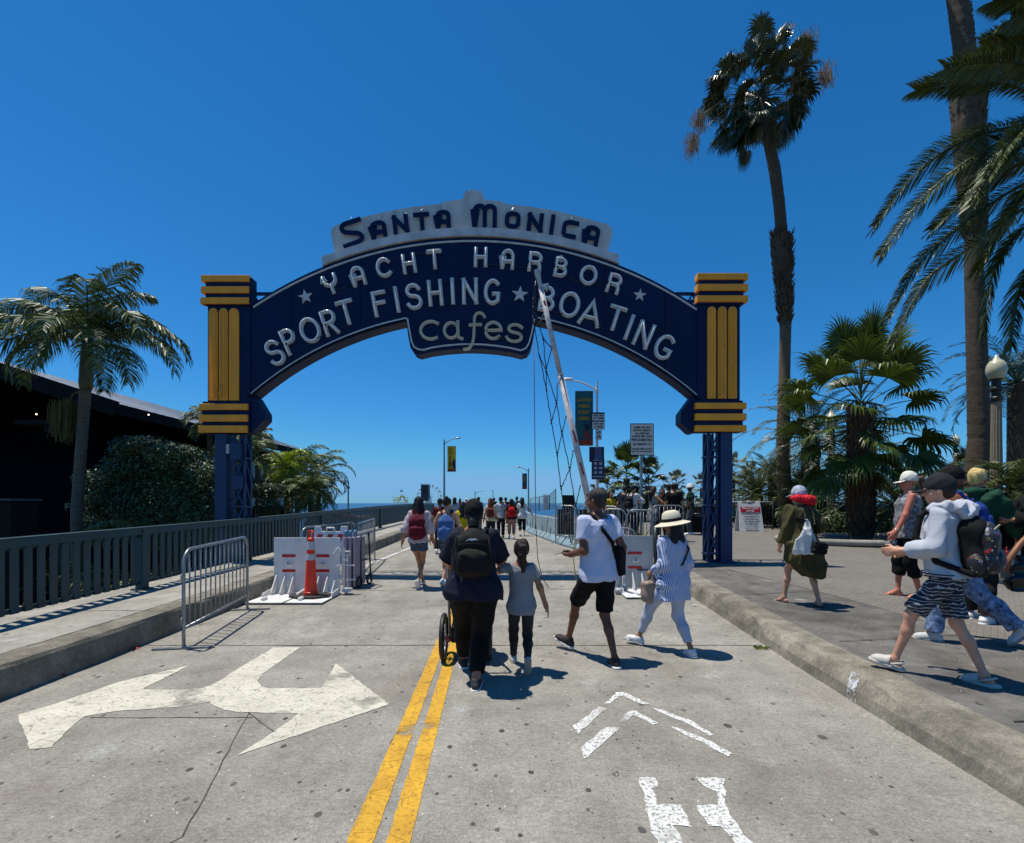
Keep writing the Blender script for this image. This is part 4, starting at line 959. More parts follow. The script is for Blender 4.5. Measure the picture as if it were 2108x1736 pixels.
        n_ = nrm(M[2] + M[1] * (.18 - brimup)); B_.clips.append(lambda X: np.abs((X - pl) @ n_ - ((X - pl) @ M[0]) ** 2 * -2.2) - .0055); B_.clips.append(lambda X: -((X - p.Hd(0, .045, 0)) @ M[1]))
        B_.build('brim', m, o); return o
def tubeobj(name, pts, r, m, parent, seg=8, **k):
    b = MB(); b.tube(pts, r, seg); return b.build(name, m, parent, smooth=True, **k)
def backpack(p, m, label, w=.30, h=.44, d=.16, zc=.24, ms=None, pocket=True, seed=1, tiltx=0., mp=None, loose=0., straps=True, name='backpack', group=None):
    """worn on p's back; its own top-level thing"""
    s = p.s; root = empty(name, p.loc, p.yaw, label=label, cat='backpack', group=group); back = .105 * s * (1 + (p.fat - 1) * .8) + .015
    c = p.B(0, -back - d / 2 - loose, zc * s + .0); M = p.T; ms = ms or m; mp = mp or m; v = min(.012, p.vox)
    S = SDF(v); S.box(c - p.up * h * .04, v3(w * .30, d * .15, h * .26), M, .045, .03); S.ell(c + p.up * h * .24, v3(w * .40, d * .44, h * .27), M, .06); S.ell(c - p.up * h * .22, v3(w * .5, d * .54, h * .30), M, .05)
    S.disp = folds(seed, .005, 9, 9); body = S.build('main_compartment', m, root)
    if pocket:
        S = SDF(v); S.ell(c - p.fw * d * .42 - p.up * h * .16, v3(w * .38, d * .26, h * .27), M, .02); S.box(c - p.fw * d * .40 - p.up * h * .2, v3(w * .30, .02, h * .14), M, .03, .03); S.disp = folds(seed + 5, .005, 10, 10); S.build('front_pocket', mp, root)
        b = MB(); q = lambda x, z: c - p.fw * (d * .5 + .01 + loose * 0) + v3(x, 0, 0) + p.up * z
        b.tube([c - p.fw * (d * .34) + v3(x * w * .42, 0, 0) + p.up * (h * (.20 + .14 * math.cos(x * 1.5))) for x in np.linspace(-1, 1, 9)], .004, 5); b.build('zip', mat('zip_metal', '3a3a3a', .4, .5), root, smooth=True)
    b = MB(); b.tube([c + p.up * h * .48 + v3(-.04, 0, 0) + p.fw * d * .25, c + p.up * (h * .48 + .045) + v3(-.02, 0, 0) + p.fw * d * .25, c + p.up * (h * .48 + .045) + v3(.02, 0, 0) + p.fw * d * .25, c + p.up * h * .48 + v3(.04, 0, 0) + p.fw * d * .25], .008, 6); b.build('carry_handle', ms, root, smooth=True)
    if straps:
        for sd in (-1, 1):
            x = sd * min(w * .36, p.sw * .72); fr = .115 * s * (1 + (p.fat - 1) * .9); S = SDF(v)
            S.chain([c + v3(x * .75, 0, 0) + p.up * h * .38 + p.fw * d * .2, p.B(x, -.06, .545 * s + .004), p.B(x * 1.05, .01, .55 * s), p.B(x * 1.1, .085 * s, .49 * s), p.B(x * 1.25, fr + .01, .34 * s), p.B(x * 1.6, fr * .6, .20 * s), c + v3(sd * w * .45, 0, 0) - p.up * h * .32 + p.fw * d * .3], [.020] * 7, .01)
            S.build('strap', ms, root)
    return root, c
# ---------------- people ----------------
navy = cloth('navy_cotton', '10182a'); blk = cloth('black_fabric', '060607', var=.3); blk2 = cloth('charcoal_fabric', '1a1a1d', var=.3)
bag_blk = mat('black_nylon', '0c0c0d', .75, var=.4, scale=9, bump=.3, bscale=200, spec=.25)
# 1 - the person pushing the stroller
p = Person(975, 4.40, 1.70, 2, feet=[(-.115, .36, 0, 2, 12), (.03, -.20, .0, -4, 6)], hands=[(-.25, .40, .14, (-.9, -.6, -.8)), (.25, .40, .14, (.9, -.6, -.8))], label='heavyset person in navy t-shirt and black leggings pushing a stroller, seen from behind', tone='tan', fat=1.44, sex='f', lean=5, belly=1)
p.body((.9, .9)); p.top(navy, .98, -.10, .016, .045, .02, seed=3, amp=.009, name='t_shirt'); p.bottom(blk, 1.86, .012, .004, seed=4, amp=.005, name='leggings')
p.shoes(mat('grey_black_mesh', '26272a', .7, var=.5, scale=60)); p.hair('0d0a09', 'short'); p.cap_hat(cloth('black_cap_cotton', '0b0b0c'), name='baseball_cap')
S = SDF(.01); S.chain([p.Hd(0, -.09, -.02), p.Hd(0, -.10, -.08), p.B(0, -.085, .55 * p.s)], [.04, .045, .035], .02); S.disp = strands(4); S.build('low_bun', MATS['hair_0d0a09'], p.root)
P1 = p
rt_, c = backpack(p, bag_blk, 'large black rucksack with front pocket on the stroller pusher\'s back', .34, .42, .18, .33, seed=2)
b = MB(); q = c - p.fw * .128
b.poly([Vector(q + v3(x, -.035, z)) for x, z in ((-.055, .10), (-.02, .125), (.03, .128), (.06, .112), (.03, .112), (.0, .105), (-.02, .112))], True); b.build('mountain_badge', mat('badge_white', 'c8c8c8', .5), rt_)
b = MB()
for sx in (-1, 1): b.tube([c + v3(sx * .13, -.05, .16), c + v3(sx * .16, -.09, .02), c + v3(sx * .13, -.10, -.14)], .005, 5)
b.tube([c + v3(-.12, -.115, .08), c + v3(0, -.135, .095), c + v3(.12, -.115, .08)], .005, 5); b.build('compression_strap', blk2, rt_, smooth=True)
# stroller
ST = Vector((P1.loc[0] - .12, P1.loc[1] + .72, g(5.1)))
st = empty('stroller', ST, R(1), label='three-wheeled black jogging stroller pushed along the yellow lines', cat='stroller')
m_al = mat('stroller_silver_frame', '8f9398', .35, .6)
for sx in (-1, 1):
    w_ = empty('wheel', (0, 0, 0)); w_.parent = st; cx_ = sx * .235; yy = -.12; rr = .215
    b = MB(); b.tube([(cx_, yy + rr * math.cos(a), rr + .012 + rr * math.sin(a)) for a in np.linspace(0, 2 * math.pi, 29)[:-1]], .026, 8, closed=True); b.build('tyre', M_black, w_, smooth=True)
    b = MB(); b.tube([(cx_, yy + rr * .84 * math.cos(a), rr + .012 + rr * .84 * math.sin(a)) for a in np.linspace(0, 2 * math.pi, 29)[:-1]], .010, 6, closed=True)
    for a in np.linspace(0, 2 * math.pi, 15)[:-1]: b.tube([(cx_, yy, rr + .012), (cx_, yy + rr * .84 * math.cos(a), rr + .012 + rr * .84 * math.sin(a))], .003, 4)
    b.tube([(cx_ - .03, yy, rr + .012), (cx_ + .03, yy, rr + .012)], .022, 8); b.build('rim', m_al, w_, smooth=True)
w_ = empty('wheel', (0, 0, 0)); w_.parent = st; b = MB(); b.tube([(0, .72 + .14 * math.cos(a), .155 + .14 * math.sin(a)) for a in np.linspace(0, 2 * math.pi, 25)[:-1]], .024, 8, closed=True); b.build('tyre', M_black, w_, smooth=True)
b = MB(); 
for sx in (-1, 1):
    b.tube([(sx * .16, -.42, 1.02), (sx * .17, -.30, .82), (sx * .17, -.12, .20)], .014, 8); b.tube([(sx * .17, -.12, .22), (sx * .12, .4, .34), (.03 * sx, .72, .16)], .013, 8); b.tube([(sx * .17, -.3, .80), (sx * .15, .25, .42)], .012, 8)
b.tube([(-.16, -.42, 1.02), (-.15, -.46, 1.04), (.15, -.46, 1.04), (.16, -.42, 1.02)], .016, 8); b.tube([(-.235, -.12, .197), (.235, -.12, .197)], .013, 8); b.build('frame', m_al, st, smooth=True)
b = MB()
for sx in (-1, 1): b.box((sx * .185, -.13, .20), (.04, .05, .05))
b.build('axle_hub', mat('red_hub', 'a31b22', .4), st, bevel=.006)
S = SDF(.012); S.box((0, .1, .50), (.12, .14, .02), None, .03, .02); S.box((0, -.12, .68), (.12, .02, .16), rotm((1, 0, 0), nrm(v3(0, 1, .35)), nrm(v3(0, -.35, 1))), .03, .03); S.box((0, .42, .40), (.10, .12, .01), None, .02, .03); S.disp = folds(3, .004); S.build('seat', blk2, st)
S = SDF(.012); S.ell((0, -.02, .80), (.2, .26, .20), None); S.ell((0, .06, .76), (.17, .28, .19), None, sub=True); S.clips.append(lambda X: .80 - X[..., 2]); S.build('canopy', blk, st)
S = SDF(.012); S.box((0, .02, .26), (.13, .2, .05), None, .03); S.disp = folds(6, .006); S.build('basket', blk2, st)
# 2 - girl
p = Person(1073, 4.66, 1.27, 2, feet=[(-.065, .24, 0, 0, 4), (.05, -.20, .10, 68, 2)], hands=[(-.34, .10, .26, (-1, 0, -.3)), (.33, -.06, -.04, (.6, -1, 0))], label='little girl in grey t-shirt and dark leggings with a brown ponytail', tone='olive', fat=.98, sex='f', shoulder=1.0)
p.body((.5, .3)); p.top(cloth('grey_marl', '7d828a'), .55, -.12, .012, .022, .012, seed=8, amp=.006, name='t_shirt'); p.bottom(cloth('dark_speckled_knit', '1d1e20', col2=srgb('34363a')), 1.93, .006, .002, seed=9, amp=.004, name='leggings', slim=.98)
p.shoes(mat('off_white_canvas', 'b9bab8', .8), mat('dirty_sole', '8b8580', .7)); T0 = p.Hd(0, -.11, .06)
p.hair('21130c', 'pony', tail=([p.Hd(0, -.10, .055), p.Hd(.012, -.15, .03), p.Hd(.0, -.155, -.06), p.Hd(.02, -.13, -.15), p.Hd(.015, -.13, -.235)], [.022, .034, .036, .032, .014]))
b = MB(); b.tube([T0 + v3(.02 * math.cos(a), -.01, .02 * math.sin(a)) for a in np.linspace(0, 6.28, 11)[:-1]], .006, 6, closed=True); b.build('hair_tie', blk, p.root)
# 3 - man in white T
p = Person(1230, 4.93, 1.80, 22, feet=[(-.10, .42, .055, -18, 28), (.06, -.22, .0, 6, 14)], hands=[(-.19, .19, .15, (-.1, -.6, -1)), (.235, .03, .00)], label='grey-haired man in white t-shirt and black shorts walking with his phone in hand', tone='brown', fat=1.02, head=(30, 4), lean=1)
p.body((1.1, .6), ((.2, .3, 1), None)); p.top(cloth('white_cotton_tee', 'b9c0d8', var=.05), .62, -.09, .021, .026, .012, seed=11, amp=.0065, name='t_shirt'); p.bottom(blk, .92, .013, .014, seed=12, amp=.006, name='shorts')
p.shoes(mat('black_knit_shoe', '1b1c20', .75, var=.5, scale=50)); p.hair('2a2725', 'short', seed=4)
P3 = p
b = MB(); q, d_, n_, t_ = p.palm[0]; b.box(q + n_ * .012 + d_ * .01, (.075, .15, .009), M=Matrix((tuple(t_), tuple(d_), tuple(n_))).transposed()); o = b.build('phone', mat('phone_black', '0c0d10', .15), None, bevel=.003, label='black phone in the left hand of the man in white', cat='phone'); o.location = p.loc; o.rotation_euler = (0, 0, p.yaw)
bg_ = empty('crossbody_bag', p.loc, p.yaw, label='slim black crossbody bag hanging at the right hip of the man in white', cat='bag')
S = SDF(.01); S.box(p.B(p.sw + .03, -.05, .10), (.03, .07, .13), rotm((.9, .4, 0), (-.4, .9, 0), (0, 0, 1)), .018); S.disp = folds(5, .004); S.build('bag_body', bag_blk, bg_)
S = SDF(.01); bk = .105 * p.s + .03; S.chain([p.B(-p.sw * .55, .0, .56 * p.s), p.B(-p.sw * .45, -.06, .535 * p.s), p.B(-.02, -bk - .012, .40 * p.s), p.B(.09, -bk - .006, .28 * p.s), p.B(p.sw * .96, -.07, .17)], .019, .01, sc=None); S.chain([p.B(-p.sw * .55, .0, .56 * p.s), p.B(-p.sw * .4, .08, .5 * p.s), p.B(0, bk + .02, .34 * p.s), p.B(p.sw * .95, .03, .17)], .019, .01); S.build('strap', blk, bg_)
# 4 - woman with straw hat
p = Person(1384, 5.22, 1.53, 24, feet=[(-.17, .34, .03, -12, 34), (.07, -.20, 0, 8, 10)], hands=[(-.17, .17, .08, (-.1, -.8, -.8)), (.20, .05, .0, (.05, -1, -.2))], label='woman in wide straw hat, blue striped shirt and white trousers', tone='olive', fat=1.1, sex='f', head=(32, 8))
p.body((1.2, .6))
n = NT('blue_white_stripe_cotton'); wv = n.N.new('ShaderNodeTexWave'); wv.bands_direction = 'X'; wv.inputs['Scale'].default_value = 21; wv.inputs['Distortion'].default_value = .7; wv.inputs['Detail Scale'].default_value = .6
mp_ = n.map((1, .75, .05)); n.l(mp_, wv.inputs[0]); n.color(n.mix(n.rng(wv.outputs['Fac'], .35, .5), (.09, .16, .40), (.55, .60, .72)), .85)
p.top(n.m, 1.75, -.22, .016, .016, .022, seed=14, amp=.008, name='striped_shirt', bust=1); p.bottom(cloth('white_denim', 'aeb4c4', var=.05), 1.80, .006, .002, seed=15, amp=.004)
p.shoes(mat('white_leather', 'd0d2d6', .5, var=.05)); p.hair('15100d', 'mid')
hat = MB(); hc = p.Hd(0, -.01, .02); pr = [(.0, .135), (.05, .132), (.085, .112), (.098, .07), (.102, .035), (.104, .02), (.14, .004), (.185, -.012), (.192, -.014), (.185, -.020), (.13, -.004), (.10, .008), (.09, .06), (.0, .12)]
tl = Matrix.Rotation(R(-9), 4, 'Y') @ Matrix.Rotation(R(-4), 4, 'X')
hat.T = Matrix.Translation(Vector(hc)) @ tl
hat.lathe(pr[:-1] + [(.001, .12)], (0, 0, 0), 36)
m_straw = mat('cream_straw', 'd5ccb4', .8, var=.1, scale=90, bump=.6, bscale=160, stretch=(1, 1, 3)); ho = hat.build('straw_hat', m_straw, p.root, smooth=True)
hb = MB(); hb.T = hat.T; hb.lathe([(.108, .018), (.107, .05), (.100, .052), (.100, .018)], (0, 0, 0), 36); hb.build('hat_band', blk, ho, smooth=True)
S = SDF(.008); S.ell(p.Hd(0, .075, -.055), v3(.05, .036, .045) * p.hs, p.HM, .01); S.build('face_mask', blk, p.root)
hb = empty('handbag', p.loc, p.yaw, label='beige handbag hanging in front of the woman in the straw hat', cat='bag')
q = v3(*(p.arm[0][2])) + v3(-.0, .02, -.20); S = SDF(.009); S.box(q, (.075, .035, .085), None, .03, .02); S.ell(q - v3(0, 0, .03), (.115, .06, .10), None, .03); S.disp = folds(2, .005, 10, 10); S.build('bag_body', mat('beige_leather', '8e7c70', .5, var=.1, bump=.2), hb)
S = SDF(.009); bk = .115 * p.s + .035; S.chain([q + v3(.07, 0, .08), p.B(p.sw * .2, -bk, .22 * p.s) * v3(0, 0, 1) + v3(.02, -bk, 0), p.B(.13, -bk * .8, .40 * p.s), p.B(p.sw * .62, -.01, .555 * p.s), p.B(p.sw * .3, bk, .3 * p.s), q + v3(-.05, .02, .09)], .011, .01); S.build('shoulder_strap', mat('dark_strap', '1b1c22', .6), hb)
# 5 - maroon backpack
p = Person(862, 8.9, 1.71, 1, feet=[(.02, .30, .02, 10, 2), (.02, -.18, .07, 55, 2)], hands=[(-.31, .03, -.03), (.27, .05, -.05)], label='young woman in pale shirt and denim shorts carrying a maroon backpack', tone='tan', fat=.95, sex='f')
p.body((.6, .5)); p.top(cloth('pale_pink_cotton', 'b9a9ab', var=.1), 1.35, -.05, .022, .05, .02, seed=21, amp=.012, name='shirt'); p.bottom(cloth('blue_denim', '3a4a5e'), .42, .016, .014, seed=22, name='denim_shorts'); p.shoes(mat('tan_canvas', '8a7d70', .8)); p.hair('150e0b', 'long'); 
backpack(p, cloth('maroon_canvas', '5a1020'), 'maroon school backpack on the woman in denim shorts', .30, .46, .16, .25, seed=4)
# 6 - blue backpack
p = Person(920, 9.15, 1.69, 0, feet=[(-.06, .24, 0, 0, 3), (-.06, -.14, .03, 35, 3)], hands=[(-.33, .12, .0), (.25, .2, .1)], label='woman in white halter top with hair tied up carrying a blue backpack', tone='fair', fat=.97, sex='f')
p.body(); p.top(cloth('white_knit', 'cfd0d2', var=.05), 0, -.03, .012, .0, .0, seed=24, amp=.004, name='halter_top', neck=.44); p.bottom(MATS['blue_denim'], .4, .016, .014, seed=25, name='denim_shorts'); p.shoes(mat('white_leather', 'd0d2d6')); p.hair('2a1b12', 'bun')
backpack(p, cloth('light_blue_canvas', '3f5f94'), 'light blue backpack with dark straps on the woman in the white halter top', .30, .50, .17, .22, ms=blk2, seed=6)
# far walkers
def far(cx, y, H, label, shirt, pants=None, tone='olive', hair='1a120e', style='short', sleeve=.6, hem=-.06, plen=1.9, yaw=0, sex='m', fat=1., bp=None, feet=None, hands=None, shoe='c8c8c8', head=(0, 0), hf=g, group='people walking towards the pier', lean=0, cap=None, skirt=None, zoff=0, capdir=0):
    p = Person(cx, y, H, yaw, feet=feet, hands=hands, label=label, tone=tone, sex=sex, fat=fat, head=head, hf=hf, group=group, lean=lean, zoff=zoff); p.body()
    p.top(shirt, sleeve, hem, .018, .02, .015, seed=int(cx), amp=.01, name='shirt'); 
    if pants: p.bottom(pants, plen, .014, .01, seed=int(cx) + 1)
    p.shoes(mat('shoe_' + shoe, shoe, .6)); p.hair(hair, style)
    if cap: p.cap_hat(cap, yaw=capdir)
    return p
walk = [(-.08, .22, 0, 0, 4), (.08, -.16, .04, 35, 4)]; walk2 = [(-.08, -.16, .04, 35, 4), (.08, .22, 0, 0, 4)]
p = far(953, 12.5, 1.55, 'woman in bright yellow shirt with long black hair walking behind the stroller pusher', cloth('yellow_cotton', 'b5a010'), blk, style='long', hair='0e0b0a', sex='f', feet=walk)
p = far(906, 14, 1.62, 'person in dark red shirt walking beyond the woman with the blue backpack', cloth('dark_red_cotton', '4c101c'), blk, feet=walk2, hair='14100f')
p = far(1010, 17, 1.60, 'woman with long reddish hair and cream top carrying a small brown backpack', cloth('cream_cotton', 'c0b090', var=.06), navy, hair='57301f', style='long', sex='f', feet=walk, sleeve=1.2)
backpack(p, cloth('brown_red_canvas', '5c2528'), 'small brown-red backpack on the woman with reddish hair', .24, .34, .13, .26, pocket=False)
far(985, 23, 1.62, 'man in grey shirt walking left of the reddish-haired woman', cloth('mid_grey_cotton', '5a5e64'), navy, feet=walk2, hair='1a120e')
far(1041, 26, 1.6, 'person in maroon top farther up the ramp behind the man in the pale shirt', cloth('dark_red_cotton', '4c101c'), blk, feet=walk, hair='14100f')
far(1064, 27, 1.64, 'person in teal shirt farther up the ramp beside the red backpack', cloth('teal_cotton', '2a5a60'), blk, feet=walk2, hair='1a1210')
far(936, 21, 1.6, 'woman in pale blue top farther up the ramp left of the yellow shirt', cloth('pale_blue_cotton', '7a92a8'), navy, feet=walk, hair='1a1210', sex='f', style='mid')
p = far(1031, 18.6, 1.63, 'man in pale patterned shirt and dark trousers walking away', cloth('pale_check_cotton', '9aa6b2', var=.2), navy, hair='14100e', feet=walk2, shoe='1a1a1a')
p = far(1053, 18.4, 1.56, 'person in black top and pink trousers carrying a bright red backpack', blk, cloth('dusty_pink_cotton', '8d6a68'), hair='0e0b0a', style='mid', sex='f', feet=walk, plen=1.7)
backpack(p, cloth('bright_red_nylon', 'b01018'), 'bright red backpack on the person in black and pink', .26, .38, .14, .24, pocket=False)
p = far(1075, 19.8, 1.60, 'woman in loose white t-shirt and black trousers with her arm out', cloth('white_cotton', 'c8c8c8', var=.05), blk, hair='1c1210', style='long', sex='f', feet=walk2, plen=1.6, hands=[(-.3, .1, -.02), (.45, .1, .05)], hem=-.14)
p = far(947, 34, 1.58, 'farther left of two people in pink tops near the crest of the ramp', cloth('pink_cotton', 'b04a70'), blk, sex='f', feet=walk, style='mid')
p = far(960, 34.5, 1.60, 'farther right of two people in pink tops, wearing a white cap', cloth('pink_cotton', 'b04a70'), blk, sex='f', feet=walk2, cap=cloth('white_cap', 'd8d8d8'))
p = far(1017, 31, 1.60, 'person in dark clothes almost hidden behind the reddish-haired woman', blk, blk, feet=walk)
# 15 - red fringe woman in olive coat
p = Person(1652, 6.5, 1.60, 4, feet=[(-.15, .16, 0, 0, 14), (.14, -.12, 0, 4, 6)], hands=[(-.27, .10, -.03), (.24, .14, .10)], hf=pz, label='person in white cap with red boa and long olive coat on the right pavement', tone='fair', fat=1.02, sex='f', lean=9, head=(22, 6))
p.body((.8, .5)); oliv = cloth('olive_velvet', '34301b', col2=srgb('4d4828'))
S = SDF(.011); p.torso(S, .03, hem=-.10, z1=.55, flare=.02); S.cap(p.B(-p.sw * .6, 0, .48 * p.s), p.B(p.sw * .6, 0, .48 * p.s), .065, None, .04)
for i in (0, 1): p.armcap(S, i, 0, 1.92, 0, .022, loose=.012)
S.loft((0, 0, 0), np.eye(3), [.36, .55, .8, p.zh], [.235, .24, .23, .22], [.18, .19, .19, .18], cx=[.05, .03, .01, 0], cy=[-.03, -.02, 0, 0], k=.06); S.disp = folds(31, .012, 8, 3); S.clips.append(lambda X: np.minimum(.43 - X[..., 2] + X[..., 0] * -.75, .9 - X[..., 2])); S.build('long_coat', oliv, p.root)
p.shoes(mat('brown_sandal', '3a2a22', .6), kind='sandal'); p.hair('6a5a50', 'short'); p.cap_hat(mat('blue_white_pattern', 'c8ccd4', .7, var=0, col2='3b4a78', scale=22), name='cap')
S = SDF(.011); S.chain([p.Hd(-.09, .03, -.03), p.Hd(-.09, -.06, -.045), p.Hd(0, -.13, -.075), p.Hd(.10, -.12, -.085), p.Hd(.17, -.08, -.07)], [.03, .04, .055, .06, .035], .03)
rs = np.random.RandomState(3); S.disp = lambda X: .012 * (np.sin(X[:, 0] * 160) * np.sin(X[:, 1] * 150) * np.sin(X[:, 2] * 170)) + .006 * np.sin(X[:, 0] * 300 + X[:, 2] * 260); fr = S.build('feather_boa', mat('bright_red_feathers', 'd0051e', .8, var=.4, scale=60), p.root)
b = MB(); rnd = random.Random(2)
for i in range(900):
    t = rnd.random(); ct = v3(*lerp(Vector(p.Hd(-.09, -.04, -.04)), Vector(p.Hd(.17, -.08, -.075)), t)) - v3(0, .05 * math.sin(t * 3), 0); dd = nrm(v3(rnd.gauss(0, 1), rnd.gauss(0, 1), rnd.gauss(-.2, 1))); a = ct + dd * .04; c_ = ct + dd * rnd.uniform(.055, .085); sd = nrm(np.cross(dd, v3(.3, .2, 1))) * .002
    b.add([a - sd, a + sd, c_], [(0, 1, 2)])
b.build('fringe', MATS['bright_red_feathers'], fr)
for k_ in (-1, 1):
    b = MB(); 
    for j in range(9): z = .52 - .034 * j; yy = -(.115 * p.s + .05 + (.02 if j > 3 else 0)) ; b.ball(p.B(k_ * .06 + .01, yy + .035 * max(0, 2 - j) , z * p.s), .007, 6)
    b.build('silver_embroidery', mat('silver_thread', 'a9a9a0', .4), p.root)
tb = empty('shopping_bag', p.loc, p.yaw, label='white shopping bag hanging from the shoulder of the person in the olive coat', cat='bag')
hp = p.arm[0][1]; S = SDF(.009); cx0 = p.B(-.10, -.22, -.0)
S.loft(cx0 - v3(0, 0, .18), np.eye(3), [0, .06, .2, .34, .46], [.13, .14, .10, .055, .02], [.05, .055, .045, .03, .012], cx=[-.02, -.01, .01, .01, 0], k=.02); S.disp = folds(7, .013, 12, 4); S.build('bag_body', mat('white_plastic_bag', 'd2d2cc', .45, var=.05), tb)
tubeobj('handle', [cx0 + v3(0, 0, .26), p.B(-.14, -.15, .34 * p.s), p.B(-p.sw * .8, -.06, .53 * p.s), p.B(-p.sw * .85, .03, .55 * p.s), p.B(-p.sw * .8, .1, .4 * p.s), cx0 + v3(-.02, .06, .24)], .014, blk, tb)
bb = empty('small_bag', p.loc, p.yaw, label='small black beaded bag at the back of the olive coat', cat='bag'); S = SDF(.01); S.box(p.B(.02, -.27, -.10), (.075, .03, .055), rotm(nrm(v3(1, 0, -.2)), (0, 1, 0), nrm(v3(.2, 0, 1))), .02); S.disp = folds(9, .006, 20, 20); S.build('bag_body', bag_blk, bb)
tubeobj('handle', [p.B(-.05, -.27, -.06), p.B(-.02, -.25, .12), p.B(.06, -.25, -.05)], .006, blk, bb)
# 16 - woman with white cap
p = Person(1872, 6.95, 1.79, 62, feet=[(-.08, -.10, 0, 0, 0), (.06, .12, 0, 0, 4)], hands=[(-.24, .20, -.03, (-.2, -1, 0)), (.22, .12, -.02)], hf=pz, label='woman in white visor cap, black and white sleeveless top and black capri trousers', tone='ruddy', fat=1.02, sex='f', head=(12, 6))
p.body((.8, .6)); pat = mat('black_white_pattern', '16161a', .8, var=0, col2='a8a8ac', scale=26, bump=.3)
p.top(pat, 0, -.10, .02, .0, .05, seed=33, amp=.008, name='sleeveless_top', bust=1); p.bottom(blk, 1.45, .018, .012, seed=34, name='capri_trousers'); p.shoes(mat('brown_sandal', '3a2a22'), kind='sandal')
p.hair('b08050', 'short'); S = SDF(.009); S.chain([p.Hd(0, -.10, .04), p.Hd(0, -.15, .02), p.Hd(0, -.17, -.08), p.Hd(-.01, -.15, -.24), p.Hd(0, -.13, -.32)], [.025, .035, .038, .03, .012], .02); S.disp = strands(7); S.build('ponytail', mat('auburn_hair', '5c3420', .45, var=.4, scale=30, stretch=(1, 1, .1)), p.root)
p.cap_hat(cloth('cream_cap_cotton', 'd9d6c8', var=.04), name='cap'); b = MB()
for x in (-1, 1): b.box(p.Hd(x * .034, .094, 0.0), (.05, .012, .032), M=Matrix([tuple(r_) for r_ in p.HM]).transposed()); b.bar(p.Hd(x * .06, .09, .004), p.Hd(x * .078, -.01, .004), .005, .008)
b.build('sunglasses', mat('dark_lens', '0a0a0c', .1), p.root)
w = p.arm[0][2]; e = p.arm[0][1]; d_ = nrm(w - e); b = MB(); x_, y_, z_ = frame(Vector(d_)); b.tube([Vector(w - d_ * .02) + (x_ * math.cos(a) + y_ * math.sin(a)) * .034 for a in np.linspace(0, 6.28, 13)[:-1]], .006, 6, closed=True); b.ball(Vector(w - d_ * .02) - x_ * .036, .02, 10); b.build('wrist_watch', mat('steel_watch', 'b8b8b4', .25, .8), p.root, smooth=True)
# 17 - boy
p = Person(1946, 3.86, 1.65, 42, feet=[(-.05, .31, .03, -14, 10), (.07, -.22, .0, 6, 22)], hands=[(-.20, .28, .17, (-.4, -.7, -1)), (.20, .28, .14, (.4, -.7, -1))], hf=pz, label='boy in grey hooded sweatshirt, dark cap and patterned shorts with a black backpack', tone='fair', fat=1.0, head=(8, 5), lean=3)
p.body((.9, .9)); gm_ = cloth('light_grey_fleece', 'b2b6be', var=.06)
p.top(gm_, 1.72, -.03, .018, .020, .010, seed=41, amp=.011, name='hooded_sweatshirt'); S = SDF(.008); S.chain([p.B(-.12, .03, .545 * p.s), p.B(-.10, -.10, .55 * p.s), p.B(0, -.16, .53 * p.s), p.B(.10, -.10, .55 * p.s), p.B(.12, .03, .545 * p.s)], [.035, .045, .05, .045, .035], .03); S.ell(p.B(0, -.15, .49 * p.s), (.13, .06, .07), p.T, .03); S.disp = folds(42, .01, 12, 12); S.build('hood', gm_, p.root)
n = NT('navy_grey_wave_print'); wv = n.N.new('ShaderNodeTexWave'); wv.bands_direction = 'Z'; wv.inputs['Scale'].default_value = 7; wv.inputs['Distortion'].default_value = 9; wv.inputs['Detail'].default_value = 3; wv.inputs['Detail Scale'].default_value = 1.6; n.l(n.map((.8, .8, 1.6)), wv.inputs[0]); n.color(n.mix(n.rng(wv.outputs['Fac'], .80, .9), (.008, .013, .03), (.32, .34, .36)), .85); m_print = n.m
p.bottom(m_print, .90, .018, .008, seed=43, amp=.008, name='board_shorts'); p.shoes(mat('white_foam_clog', 'b9b5ac', .6, var=.06), mat('white_foam_clog', 'b9b5ac'), kind='clog', names='clog'); p.hair('22150f', 'short'); p.cap_hat(cloth('charcoal_cap_cotton', '212226', var=.15), name='baseball_cap', yaw=0)
S = SDF(.008); p.torso(S, .030, hem=-.035, z1=.02, flare=.012); zt = p.zh + .006
b = MB()
for zz in (.0, .02): b.tube([p.o + v3(.205 * math.cos(a) * 1., .148 * math.sin(a), -.025 + zz) for a in np.linspace(0, 6.28, 25)[:-1]], .005, 6, closed=True)
b.build('waistband_stripe', navy, p.root, smooth=True)
PB = p
n = NT('sticker_print_nylon'); vc = n.vor(34, out='Color', dim='3D'); sc_ = n.N.new('ShaderNodeSeparateColor'); n.l(vc, sc_.inputs[0]); dv = n.vor(34, dim='3D'); on = n.math('MULTIPLY', n.math('LESS_THAN', sc_.outputs[0], .75), n.math('LESS_THAN', dv, .38)); ring = n.math('GREATER_THAN', dv, .26)
cr_ = n.N.new('ShaderNodeValToRGB'); cr_.color_ramp.interpolation = 'CONSTANT'; els = cr_.color_ramp.elements; els[0].color = (.05, .10, .28, 1); els[1].position = .3; els[1].color = (.45, .32, .06, 1)
for ps, cc in ((.45, (.35, .03, .03, 1)), (.6, (.42, .43, .45, 1)), (.8, (.03, .05, .12, 1))): e_ = els.new(ps); e_.color = cc
n.l(sc_.outputs[1], cr_.inputs[0]); cin = n.mix(ring, (.02, .02, .025), cr_.outputs[0]); n.color(n.mix(on, (.012, .013, .018), cin), .55); n.bump(n.noise(60), .2); m_stk = n.m
